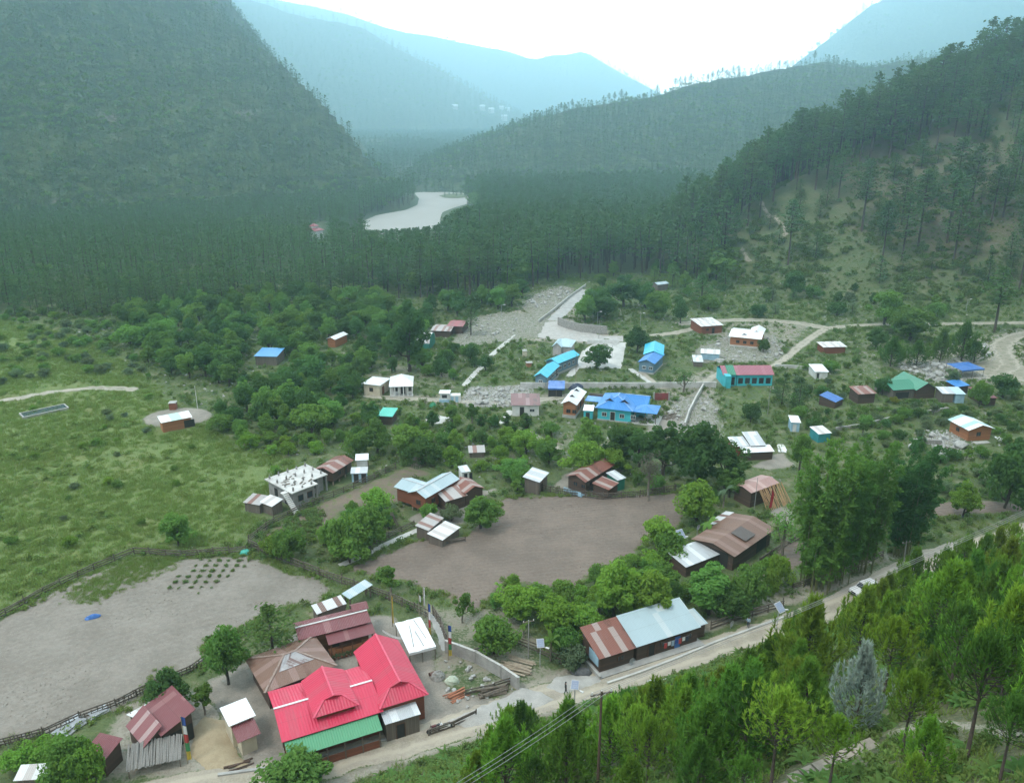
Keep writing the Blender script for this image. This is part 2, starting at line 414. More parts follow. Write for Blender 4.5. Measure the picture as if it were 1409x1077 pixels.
ground_sheet('sand_heap', PX([(266,1000),(282,985),(312,990),(330,1040),(350,1052),(330,1058),(285,1060),(262,1040)]), M_sand, 0.12, 0.5, hf=lambda x, y, d: 0.55 * np.clip(d / 2.5, 0, 1) + .05 * nz(x, y, .6, 1.), edge=0.1)
ground_sheet('gravel_apron', PX([(612,992),(650,975),(700,955),(716,945),(745,950),(765,962),(740,975),(690,995),(640,1003)]), M_gravel, 0.13, 0.6, hf=lambda x, y, d: 0.25 * np.clip(d / 1.5, 0, 1) + .04 * nz(x, y, .5, 1.), edge=0.15)
ground_sheet('gravel_apron', PX([(748,945),(765,930),(800,925),(838,930),(828,940),(800,950),(772,956)]), M_gravel, 0.12, 0.6, hf=lambda x, y, d: 0.12 * np.clip(d / 1.5, 0, 1) + .04 * nz(x, y, .5, 1.), edge=0.15)
path('concrete_path', [(466,778),(500,764),(535,746),(578,727)], 1.25, M_concp, 0.17, 0.05)
path('concrete_path', [(588,846),(598,852),(606,872),(612,895)], 1.2, M_conc, 0.15, 0.05)
path('dirt_path', [(712,948),(690,962),(650,968)], 1.6, M_yard, 0.08)
path('dirt_path', [(500,543),(540,548),(580,549),(640,553),(700,555),(755,549),(790,543)], 3.4, M_track, 0.06, 0.35)
path('dirt_path', [(880,512),(897,524),(900,535),(940,530),(968,527),(990,513),(1010,506)], 2.6, M_track, 0.07, 0.25)
path('dirt_path', [(1062,506),(1085,490),(1110,468),(1136,452)], 3.0, M_track, 0.07, 0.3)
path('dirt_path', [(1136,452),(1180,447),(1240,446),(1290,446),(1350,445),(1440,443)], 3.6, M_track, 0.075, 0.35)
path('dirt_path', [(930,446),(980,441),(1040,440),(1090,443),(1136,451)], 4.5, M_track, 0.065, 0.5)
path('dirt_path', [(895,462),(930,458),(962,450)], 3.5, M_track, 0.06, 0.4)
path('dirt_path', [(1440,455),(1400,461),(1378,472),(1378,486),(1392,502),(1380,513),(1345,514)], 5.5, M_track, 0.08, 0.5)
ground_sheet('dirt_patch', PX([(1318,512),(1350,488),(1372,462),(1395,470),(1400,500),(1425,508),(1425,528),(1385,522),(1330,522)]), M_track, 0.055, 1.2, edge=0.6)
ground_sheet('stony_ground', PX([(645,533),(725,528),(735,552),(715,560),(650,560),(640,548)]), M_rub, 0.05, 1.2, edge=0.6)
ground_sheet('stony_ground', PX([(1232,508),(1262,497),(1325,498),(1345,520),(1300,530),(1258,512)]), M_rub, 0.05, 1.2, edge=0.6)
ground_sheet('stony_ground', PX([(716,425),(735,405),(775,392),(792,398),(770,425),(740,436)]), M_rub, 0.05, 1.5, edge=0.8)
ground_sheet('stony_ground', PX([(620,470),(640,440),(690,430),(760,432),(745,465),(690,470),(640,478)]), M_rub, 0.05, 1.5, edge=0.8)
ground_sheet('stony_ground', PX([(985,470),(1000,458),(1070,460),(1078,490),(1050,500),(985,498),(952,500),(960,478)]), M_rub, 0.05, 1.5, edge=0.8)
ground_sheet('stony_ground', PX([(920,560),(962,540),(990,560),(985,600),(935,612)]), M_rub, 0.05, 1.5, edge=0.8)
ground_sheet('stony_ground', PX([(1272,600),(1320,590),(1330,612),(1290,625)]), M_rub, 0.05, 1.2, edge=0.5)
ground_sheet('paved_square', PX([(737,464),(748,443),(778,441),(795,452),(830,462),(858,462),(858,470),(790,470)]), M_gravel, 0.07, 1.2)
ground_sheet('games_court', PX([(793,506),(806,479),(820,471),(862,471),(855,507)]), M_concp, 0.09, 1.2)
path('concrete_ramp', [(762,441),(782,420),(798,405),(806,398)], 4.6, M_conc, 0.10, 0.05)
path('concrete_path', [(638,531),(650,517),(664,503),(676,488),(700,468),(712,458)], 1.6, M_concp, 0.09, 0.1)
path('concrete_path', [(866,507),(880,516),(896,526),(897,534)], 1.8, M_concp, 0.10, 0.05)
path('concrete_path', [(784,517),(800,496),(806,482)], 2.0, M_concp, 0.10, 0.05)
path('concrete_path', [(690,583),(698,572),(703,564)], 1.7, M_concp, 0.09, 0.05)
path('dirt_path', [(722,590),(735,600),(760,612),(770,620)], 2.2, M_track, 0.06, 0.4)
ground_sheet('dirt_patch', PX([(585,574),(600,571),(622,575),(608,583),(590,582)]), M_concp, 0.06, 1.0, edge=0.4)
path('dirt_path', [(-30,556),(30,547),(70,539),(130,533),(190,536)], 3.2, M_track, 0.06, 0.6)
cx, cy = P(244, 574)[:2]
ground_sheet('clearing', [(cx + 7.6 * math.cos(a) , cy + 6.3 * math.sin(a)) for a in np.linspace(0, 2 * PI, 36)[:-1]], M_yard, 0.08, 1.0, edge=0.6)
ground_sheet('clearing', PX([(772,655),(790,645),(835,660),(862,678),(800,682),(760,672)]), M_yard, 0.05, 1.0, edge=0.5)
ground_sheet('clearing', PX([(560,715),(600,690),(690,668),(660,692),(640,720),(590,728)]), M_yard, 0.05, 1.0, edge=0.5)
ground_sheet('clearing', PX([(905,575),(950,572),(958,590),(930,600),(880,596)]), M_yard, 0.05, 1.0, edge=0.5)
ground_sheet('clearing', PX([(1030,640),(1078,620),(1095,640),(1060,648)]), M_yard, 0.05, 1.0, edge=0.5)
ground_sheet('clearing', PX([(1060,700),(1085,690),(1095,722),(1068,725)]), M_yard, 0.05, 1.0, edge=0.5)
path('hill_trail', [(1047,276),(1052,290),(1066,300),(1082,314),(1078,328)], 2.4, M_trail, 0.12, 0.5)
path('hill_trail', [(1020,340),(1024,350),(1034,362)], 2.0, M_trail, 0.12, 0.5)
path('hillside_path', [(1070,1085),(1120,1062),(1162,1042),(1205,1022)], 1.3, M_trail, 0.08, 0.08, step=0.4)
path('hillside_path', [(1225,1012),(1275,992),(1330,998),(1380,1010),(1430,1012)], 1.5, M_trail, 0.08, 0.2, step=0.4)

# ------------------------------------------------------------------ the ground: one sheet from below the camera to the far valley
az = np.concatenate([np.linspace(-100, -46, 70)[:-1], np.linspace(-46, 46, 460), np.linspace(46, 100, 70)[1:]])
rr_ = [14.0]
while rr_[-1] < 6700: rr_.append(rr_[-1] * (1.0068 if rr_[-1] < 330 else 1.011 if rr_[-1] < 900 else 1.03))
rr_ = np.array(rr_); A, Rg = np.meshgrid(np.radians(az), rr_)
GX = (Rg * np.sin(A)).ravel(); GY = (Rg * np.cos(A)).ravel()
GX = np.clip(GX, -5100, 5100); GZ = H0(GX, GY)
rel = (GY > 0)
for q in SHEETS:
    qx = [p[0] for p in q]; qy = [p[1] for p in q]
    m = (GX > min(qx)) & (GX < max(qx)) & (GY > min(qy)) & (GY < max(qy))
    if m.any():
        idx = np.nonzero(m)[0]; d = sdf_poly(q, GX[idx], GY[idx])
        GZ[idx] -= 0.22 * np.clip((-d - 0.1) / 0.5, 0, 1)
GZ = GZ + 0.07 * nz(GX, GY, 1.3, .4) * (np.hypot(GX, GY) < 160) * 0.5
nr_, na_ = A.shape
ii = np.arange(nr_ * na_).reshape(nr_, na_)
fa = np.stack([ii[:-1, :-1], ii[:-1, 1:], ii[1:, 1:], ii[1:, :-1]], -1).reshape(-1, 4)[:, ::-1]
def soft(pxpoly, w):
    q = PX(pxpoly); return np.clip(0.5 - sdf_poly(q, GX, GY) / w, 0, 1)
MEADOW_PX = [(-700,700),(-700,440),(0,440),(120,470),(190,520),(270,590),(350,620),(400,640),(360,690),(330,740),(180,755),(0,842),(-300,930),(-700,1000)]
a_mead = soft(MEADOW_PX, 8.0)
a_bare = 0.0
for q, w, k in [([(700,470),(640,440),(700,425),(790,395),(800,440),(860,462),(850,475),(740,470)], 8, .9), ([(560,540),(800,540),(800,560),(560,560)], 6, .6), ([(500,500),(640,500),(640,545),(500,520)], 6, .45),
                ([(900,520),(1000,500),(1000,610),(900,610)], 8, .6), ([(950,440),(1140,440),(1080,505),(950,500)], 10, .55), ([(1230,495),(1440,440),(1440,530),(1240,530)], 6, .7),
                ([(560,830),(720,830),(780,930),(720,960),(560,960)], 5, .5), ([(960,880),(1180,790),(1250,770),(1240,750),(1080,800),(960,850)], 3, .6), ([(170,960),(300,940),(420,1077),(100,1077)], 4, .7)]:
    a_bare = np.maximum(a_bare, soft(q, w) * k)
sd_ = side(GX, GY)
a_bare = np.maximum(a_bare, np.clip(1 - np.abs(np.abs(sd_) - 2.4) / 2.2, 0, 1) * 0.75)
a_bare = np.maximum(a_bare, 0.42 * sstep(.25, .8, fbm(GX, GY, 26, 7.0, 3)) * (GY > 150) * (GY < 330) * (1 - a_mead))
hillm = np.clip((ridge_h(HILL, 0.60, GX, GY) + 6) / 14, 0, 1) * (GY < 1000)
forest = sstep(322, 345, GY + 12 * nz(GX, GY, 30, 1.0)) * (hillm < 0.5)
fgm = sstep(3, 8, sd_)
ground_data = dict(meadow=a_mead, bare=a_bare, hill=hillm, litter=hillm * sstep(10, 22, GZ + 6 * nz(GX, GY, 18, 2.0)) * (1 - sstep(46, 62, GZ + 8 * nz(GX, GY, 25, 5.0))) * sstep(120, 165, GX), wood=forest, slope=fgm)
m, t = newmat('valley_ground'); co = t.coord('Object')
big = t.noise(co, 0.035, 5, 0.6); mid = t.noise(co, 0.28, 5, 0.62); fine = t.noise(co, 3.0, 3, 0.6)
fm = t.math('ADD', t.math('MULTIPLY', mid, 0.6), t.math('MULTIPLY', fine, 0.4))
scrub = t.mix(t.rng(fm, 0.36, 0.62), (0.060, 0.092, 0.030), (0.112, 0.140, 0.050))
scrub = t.mix(t.rng(mid, 0.56, 0.70, 0, 0.8), scrub, (0.21, 0.185, 0.125))
mead = t.mix(t.rng(fm, 0.38, 0.62), (0.110, 0.158, 0.044), (0.150, 0.196, 0.056))
mead = t.mix(t.rng(big, 0.5, 0.62, 0, 0.5), mead, (0.19, 0.185, 0.07))
hill = t.mix(t.rng(fm, 0.38, 0.62), (0.075, 0.115, 0.042), (0.125, 0.135, 0.066))
hill = t.mix(t.rng(big, 0.53, 0.65, 0, 0.7), hill, (0.135, 0.115, 0.078))
wood = t.mix(fm, (0.045, 0.07, 0.028), (0.08, 0.105, 0.042))
slp = t.mix(t.rng(fm, 0.38, 0.62), (0.06, 0.075, 0.03), (0.15, 0.145, 0.075))
bare = t.mix(t.rng(fm, 0.36, 0.64), (0.37, 0.335, 0.275), (0.22, 0.195, 0.15))
c = t.mix(t.attr('meadow').outputs['Fac'], scrub, mead)
c = t.mix(t.attr('wood').outputs['Fac'], c, wood)
c = t.mix(t.attr('hill').outputs['Fac'], c, hill)
c = t.mix(t.math('MULTIPLY', t.attr('litter').outputs['Fac'], t.rng(mid, 0.30, 0.55, 0.25, 0.85)), c, t.mix(fine, (0.098, 0.086, 0.052), (0.150, 0.130, 0.085)))
c = t.mix(t.attr('slope').outputs['Fac'], c, slp)
bf = t.rng(t.math('ADD', t.attr('bare').outputs['Fac'], t.math('MULTIPLY', t.math('SUBTRACT', fm, 0.5), 1.6)), 0.35, 0.65)
c = t.mix(t.math('MULTIPLY', bf, t.rng(t.attr('bare').outputs['Fac'], 0.02, 0.12)), c, bare)
t.put(t.b.inputs['Base Color'], c); t.b.inputs['Roughness'].default_value = 1.0
bump(t, t.math('ADD', t.math('MULTIPLY', mid, 2.0), fine), 0.8, 0.25)
M_ground = m
go = np_mesh('ground', np.stack([GX, GY, GZ], -1), fa, M_ground, smooth=True); go['kind'] = 'structure'
for k, v in ground_data.items():
    at = go.data.attributes.new(k, 'FLOAT', 'POINT'); at.data.foreach_set('value', np.ascontiguousarray(v, np.float32))

# ------------------------------------------------------------------ river
m, t = newmat('river_water'); co = t.coord('Object'); n = t.noise(t.scale(co, (0.05, 0.02, 1)), 1.0, 4)
t.put(t.b.inputs['Base Color'], t.mix(n, (0.36, 0.345, 0.31), (0.29, 0.28, 0.25))); t.b.inputs['Roughness'].default_value = 0.8; t.b.inputs['Specular IOR Level'].default_value = 0.25
bump(t, t.noise(co, 0.5, 3), 0.25, 0.4)
mb = MB(); mb.face([(-200, 500, -13.05), (-40, 500, -13.05), (-20, 850, -13.05), (-130, 850, -13.05)]); o = mb.build('river', m); o['kind'] = 'structure'
mb = MB(); mb.face([(*at_z(*q, -7.6), -7.6) for q in [(578,247),(608,246),(611,240),(585,239)]]); o = mb.build('river', m); o['kind'] = 'structure'

BAR = [at_z(*q, -12.6) for q in [(604,269),(618,266.5),(636,266.5),(646,270),(630,272.5),(612,272)]]
mb = MB(); mb.face([(*q, -12.7) for q in BAR][::-1]); mb.face([(*q, -12.7) for q in BAR]) if 0 else None; o = mb.build('gravel_bar', M_rub); o['kind'] = 'structure'
# ------------------------------------------------------------------ mountains
m, t = newmat('mountain_forest_floor'); co = t.coord('Object')
n1 = t.noise(co, 0.012, 6, 0.6); n2 = t.noise(co, 0.09, 4, 0.65); n3 = t.noise(t.scale(co, (1, 1, 0.35)), 0.02, 5, 0.65)
c = t.mix(t.rng(n2, 0.4, 0.62), (0.035, 0.06, 0.025), (0.075, 0.11, 0.04))
c = t.mix(t.rng(n1, 0.52, 0.66, 0, 0.7), c, (0.085, 0.115, 0.04))
c = t.mix(t.rng(n3, 0.63, 0.72, 0, 0.8), c, (0.22, 0.20, 0.16))
t.put(t.b.inputs['Base Color'], c); t.b.inputs['Roughness'].default_value = 1.0
bump(t, t.math('ADD', n2, n1), 1.0, 6.0)
M_mtn = m
MT = {}
def mountain(name, pts, slope, amp, wl, x0, x1, y0, y1, step, floor=-13.5, k=0.0, far=1.0, right=None, cut=None):
    pts = [at_y(a, b, c * far) for a, b, c in pts]; x0 *= far; x1 *= far; y0 *= far; y1 *= far; step *= far; amp *= far; wl *= far
    X, Y = np.meshgrid(np.arange(x0, x1, step), np.arange(y0, y1, step)); sh = X.shape
    def hf(x, y):
        h = ridge_h(pts, slope, x, y, right)
        if cut:
            q = pts[:cut]; ys = [p[1] for p in q]; xs = np.interp(y, ys, [p[0] for p in q]); zs = np.interp(y, ys, [p[2] for p in q])
            h = np.where(x > xs, np.minimum(h, zs - 1.3 * (x - xs)), h)
        return h + amp * fbm(x, y, wl, k, 5) * np.clip((h + 40) / 120, 0.15, 1) * 0.7
    Z = hf(X.ravel(), Y.ravel())
    ii = np.arange(Z.size).reshape(sh)
    f = np.stack([ii[:-1, :-1], ii[:-1, 1:], ii[1:, 1:], ii[1:, :-1]], -1).reshape(-1, 4)
    keep = (Z[f] > floor - 2.5).any(1); f = f[keep]
    Zc = np.maximum(Z, floor - 5)
    used = np.unique(f); mp = np.zeros(Z.size, int); mp[used] = np.arange(len(used))
    o = np_mesh(name, np.stack([X.ravel(), Y.ravel(), Zc], -1)[used], mp[f], M_mtn, smooth=True); o['kind'] = 'structure'
    MT[name] = hf; return o
mountain('mountain', [(596,302,720),(562,291,760),(512,273,800),(448,246,850),(366,184,930),(304,132,980),(258,76,1030),(216,12,1080),(170,-90,1150),(150,-180,1200),(0,-230,1200),(-300,-280,1150),(-900,-250,1000)], 0.60, 24, 150, -1500, 60, 430, 1420, 9, k=1.0, right=2.2, cut=10)
mountain('hill_range', [(596,256,860),(650,232,900),(700,198,950),(750,168,1000),(800,143,1040),(870,126,1080),(950,108,1120),(1050,95,1150),(1130,86,1180),(1200,92,1220),(1350,70,1300),(1700,40,1350)], 0.36, 15, 110, -260, 1150, 600, 1550, 9, k=2.0)
mountain('far_mountain', [(775,196,1500),(700,168,1600),(620,122,1700),(560,78,1800),(500,42,1850),(400,15,1900),(300,-20,1900),(100,-60,1900)], 0.5, 22, 190, -1700, 420, 1180, 2250, 14, floor=-13.5, k=3.0, far=1.9)
mountain('foothill', [(520,190,1750),(600,206,1600),(680,214,1500),(760,222,1450),(860,230,1400)], 0.22, 8, 130, -420, 420, 900, 1900, 12, floor=-13.5, k=6.0)
mountain('farthest_mountain', [(1000,175,2250),(870,110,2250),(800,66,2280),(740,72,2300),(650,62,2320),(560,50,2320),(450,20,2330),(300,-10,2330)], 0.6, 24, 230, -1500, 1000, 1700, 2560, 18, floor=-13.5, k=4.4, far=2.4)
mountain('far_right_mountain', [(1080,125,1650),(1122,88,1700),(1150,60,1750),(1200,4,1800),(1300,-40,1850),(1500,-100,1900),(1900,-120,1900)], 0.85, 20, 160, 300, 2200, 1350, 2200, 14, floor=-13.5, k=5.0, far=1.9)

# ------------------------------------------------------------------ sky, sun and air
w = bpy.data.worlds.new("World"); S.world = w; w.use_nodes = True
t = NT(w.node_tree); bg = t.n['Background']
SUN_EL, SUN_AZ = R(60), R(-125)
sky = t.new('ShaderNodeTexSky', sky_type='NISHITA'); sky.sun_disc = False
sky.sun_elevation = SUN_EL; sky.sun_rotation = SUN_AZ
co = t.coord('Generated'); sx = t.new('ShaderNodeSeparateXYZ'); t.l.new(co, sx.inputs[0])
cl = t.noise(t.scale(co, (2.2, 2.2, 5.0)), 2.0, 5, 0.6)
# an overcast deck with a bright opening low over the valley ahead
d = t.new('ShaderNodeVectorMath', operation='DOT_PRODUCT'); t.l.new(co, d.inputs[0]); d.inputs[1].default_value = Vector((0.12, 0.97, 0.2)).normalized()
glow = t.rng(d.outputs['Value'], 0.80, 0.99, 0.0, 1.0)
deck = t.mix(t.rng(cl, 0.35, 0.65), (0.80, 0.86, 0.90), (1.02, 1.04, 1.05))
deck = t.mix(glow, deck, t.mix(t.rng(t.noise(t.scale(co, (1.5, 1.5, 7.0)), 2.6, 5, 0.6), 0.38, 0.62), (4.6, 4.9, 5.1), (7.6, 7.5, 7.4)))
base = t.mix(1.0, sky.outputs[0], (0.10, 0.10, 0.10), 'MULTIPLY')
mixd = t.mix(0.86, base, deck)
t.put(bg.inputs[0], mixd); bg.inputs[1].default_value = 1.0
WORLD_BG = bg
sl = bpy.data.lights.new("sun", 'SUN'); sl.energy = 1.5; sl.angle = R(14); sl.color = (1.0, 0.96, 0.9)
so = bpy.data.objects.new("sun", sl); COL.objects.link(so)
# the direction towards the sun: high, behind the camera's left shoulder
dv = Vector((math.sin(SUN_AZ) * math.cos(SUN_EL), math.cos(SUN_AZ) * math.cos(SUN_EL), math.sin(SUN_EL)))
so.rotation_euler = dv.to_track_quat('Z', 'Y').to_euler()
m = bpy.data.materials.new('valley_air'); m.use_nodes = True
for n in list(m.node_tree.nodes):
    if n.type == 'BSDF_PRINCIPLED': m.node_tree.nodes.remove(n)
pv = m.node_tree.nodes.new('ShaderNodeVolumePrincipled'); out = [n for n in m.node_tree.nodes if n.type == 'OUTPUT_MATERIAL'][0]
m.node_tree.links.new(pv.outputs[0], out.inputs['Volume'])
HAZE_D = 0.00038
pv.inputs['Color'].default_value = (0.55, 0.86, 0.99, 1); pv.inputs['Density'].default_value = HAZE_D; pv.inputs['Anisotropy'].default_value = 0.65
mb = MB(); mb.box(-5200, 5200, -300, 6750, -24, 1050); o = mb.build('haze', m); tag(o, kind='stuff')
S.view_settings.view_transform = 'Standard'; S.view_settings.look = 'None'; S.view_settings.exposure = 0.70; S.view_settings.gamma = 1.0
S.cycles.volume_bounces = 1; S.cycles.max_bounces = 6; S.cycles.diffuse_bounces = 2; S.cycles.glossy_bounces = 2; S.cycles.transmission_bounces = 2
S.cycles.use_denoising = True
# ------------------------------------------------------------------ building materials
RM_red = sheet('crimson_sheet', (0.58, 0.030, 0.078), (0.52, 0.045, 0.085), 0.25, pitch=0.33, pw=1.0, rough=0.45, fade=0.13)
M_redcap = plain('crimson_ridge', (0.66, 0.07, 0.13), (0.55, 0.06, 0.11), 2, 0.45, 0)
M_whitecap = plain('white_ridge', (0.75, 0.72, 0.72), (0.6, 0.58, 0.58), 2, 0.5, 0)
RM_green = sheet('green_sheet', (0.085, 0.30, 0.15), pitch=0.3, fade=0.08)
RM_greend = sheet('deep_green_sheet', (0.04, 0.22, 0.13), pitch=0.4, fade=0.10)
RM_brown = sheet('brown_rust_sheet', (0.185, 0.098, 0.065), (0.25, 0.15, 0.12), 0.15, (0.19, 0.075, 0.04), 0.35, fade=0.12)
RM_silver = sheet('worn_silver_sheet', (0.40, 0.385, 0.385), (0.5, 0.48, 0.48), 0.3, (0.22, 0.12, 0.10), 0.62, fade=0.15)
RM_maroon = sheet('maroon_sheet', (0.195, 0.055, 0.06), (0.26, 0.11, 0.11), 0.12, (0.2, 0.09, 0.07), 0.15, fade=0.12)
RM_stripe = sheet('striped_rust_sheet', (0.60, 0.60, 0.60), (0.17, 0.085, 0.06), 0.5, None, 0, pw=0.75, fade=0.1)
RM_barnst = sheet('striped_maroon_sheet', (0.24, 0.075, 0.08), (0.40, 0.27, 0.26), 0.35, (0.2, 0.09, 0.07), 0.2, pw=0.7)
RM_rust = sheet('rust_sheet', (0.22, 0.075, 0.05), (0.36, 0.28, 0.25), 0.16, (0.15, 0.055, 0.035), 0.4, fade=0.15)
RM_rustw = sheet('patchy_rust_sheet', (0.40, 0.37, 0.35), (0.22, 0.10, 0.07), 0.45, (0.22, 0.09, 0.055), 0.55, fade=0.15)
RM_tin = sheet('blue_grey_tin_sheet', (0.40, 0.50, 0.53), (0.50, 0.56, 0.57), 0.25, (0.30, 0.25, 0.2), 0.1, fade=0.1)
RM_tinw = sheet('grey_tin_sheet', (0.50, 0.52, 0.53), (0.68, 0.70, 0.71), 0.4, (0.3, 0.25, 0.22), 0.15, fade=0.15)
RM_white = sheet('white_tin_sheet', (0.82, 0.83, 0.84), (0.74, 0.76, 0.77), 0.15, None, 0, fade=0.05, rough=0.35)
RM_whitew = sheet('worn_white_sheet', (0.68, 0.68, 0.67), (0.50, 0.45, 0.42), 0.3, (0.3, 0.2, 0.15), 0.3, fade=0.12)
RM_blue = sheet('royal_blue_sheet', (0.045, 0.225, 0.56), (0.06, 0.25, 0.58), 0.2, pitch=0.35, fade=0.05)
RM_cyan = sheet('sky_blue_sheet', (0.045, 0.47, 0.66), (0.06, 0.50, 0.66), 0.2, pitch=0.35, fade=0.05)
RM_pale = sheet('pale_blue_sheet', (0.45, 0.60, 0.64), pitch=0.35, fade=0.08)
RM_teal = sheet('teal_sheet', (0.05, 0.48, 0.36), pitch=0.35, fade=0.08)
RM_pink = sheet('faded_maroon_sheet', (0.33, 0.105, 0.135), (0.36, 0.13, 0.16), 0.2, pitch=0.35, fade=0.08)
RM_dkred = sheet('dull_red_sheet', (0.30, 0.05, 0.06), (0.24, 0.06, 0.06), 0.3, fade=0.12)
RM_wtq = sheet('white_turquoise_sheet', (0.80, 0.82, 0.82), (0.36, 0.56, 0.58), 0.35, None, 0, pw=1.4, fade=0.06)
RM_pwood = sheet('faded_red_brown_sheet', (0.40, 0.23, 0.20), (0.50, 0.33, 0.29), 0.3, (0.2, 0.1, 0.08), 0.15)
W_log = planks('log_wall', (0.23, 0.10, 0.045), (0.13, 0.055, 0.028), 0.30)
W_brick = planks('orange_board_wall', (0.42, 0.17, 0.07), (0.30, 0.115, 0.05), 0.22)
W_dark = planks('dark_board_wall', (0.11, 0.065, 0.045), (0.06, 0.038, 0.03), 0.22)
W_grey = planks('grey_board_wall', (0.20, 0.165, 0.135), (0.115, 0.095, 0.08), 0.22, 'V')
W_rwood = planks('red_brown_board_wall', (0.27, 0.085, 0.045), (0.17, 0.055, 0.03), 0.22)
W_white = plain('white_painted_wall', (0.72, 0.72, 0.70), (0.55, 0.55, 0.52), 0.8, 0.8, 0.1)
W_cream = plain('cream_painted_wall', (0.62, 0.56, 0.42), (0.48, 0.42, 0.32), 0.8, 0.8, 0.1)
W_block = plain('grey_block_wall', (0.33, 0.315, 0.30), (0.22, 0.21, 0.20), 0.9, 0.9, 0.4)
W_slab = plain('bare_cement_slab', (0.60, 0.585, 0.55), (0.40, 0.385, 0.36), 0.45, 0.9, 0.4)
W_bgrey = plain('slate_blue_wall', (0.14, 0.24, 0.31), (0.10, 0.18, 0.24), 0.8, 0.8, 0.1)
W_turq = plain('turquoise_wall', (0.06, 0.50, 0.56), (0.045, 0.40, 0.46), 0.8, 0.75, 0.1)
W_teal = plain('teal_wall', (0.035, 0.30, 0.32), (0.03, 0.22, 0.24), 0.8, 0.75, 0.1)
W_lblue = plain('pale_blue_wall', (0.36, 0.55, 0.66), (0.27, 0.42, 0.52), 0.8, 0.75, 0.1)
W_green = plain('bottle_green_wall', (0.02, 0.20, 0.14), (0.018, 0.15, 0.11), 0.8, 0.75, 0.1)
W_pink = plain('pale_grey_pink_wall', (0.50, 0.46, 0.44), (0.38, 0.35, 0.33), 0.8, 0.8, 0.1)
M_tim = plain('weathered_timber', (0.20, 0.16, 0.125), (0.11, 0.09, 0.07), 3, 0.9, 0.3)
M_timp = plain('pale_timber', (0.36, 0.29, 0.21), (0.24, 0.19, 0.14), 3, 0.9, 0.3)
M_frame = plain('dull_white_frame', (0.60, 0.60, 0.58), (0.48, 0.47, 0.45), 3, 0.6, 0)
M_brownframe = plain('brown_frame', (0.12, 0.06, 0.035), (0.08, 0.04, 0.025), 3, 0.7, 0)
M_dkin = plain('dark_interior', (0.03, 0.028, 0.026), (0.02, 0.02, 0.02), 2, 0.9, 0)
m, t = newmat('window_glass'); t.put(t.b.inputs['Base Color'], (0.03, 0.04, 0.05)); t.b.inputs['Roughness'].default_value = 0.12; M_glass = m
M_stone = plain('rubble_stone_wall', (0.36, 0.345, 0.32), (0.20, 0.19, 0.17), 3.0, 0.95, 0.8)
M_metal = plain('galvanised_steel', (0.45, 0.46, 0.47), (0.33, 0.34, 0.35), 3, 0.45, 0, metal=0.3)
M_tarpb = plain('blue_tarpaulin', (0.045, 0.17, 0.47), (0.03, 0.11, 0.34), 1.2, 0.5, 0.5)
M_tarpw = plain('white_tarpaulin', (0.85, 0.85, 0.86), (0.76, 0.77, 0.78), 0.9, 0.6, 0.3)
M_tarpt = plain('teal_tarpaulin', (0.06, 0.42, 0.33), (0.04, 0.30, 0.24), 1.2, 0.6, 0.5)
SHEETPOLY = []
HOUSES = []; RECT = []
HASH = {}
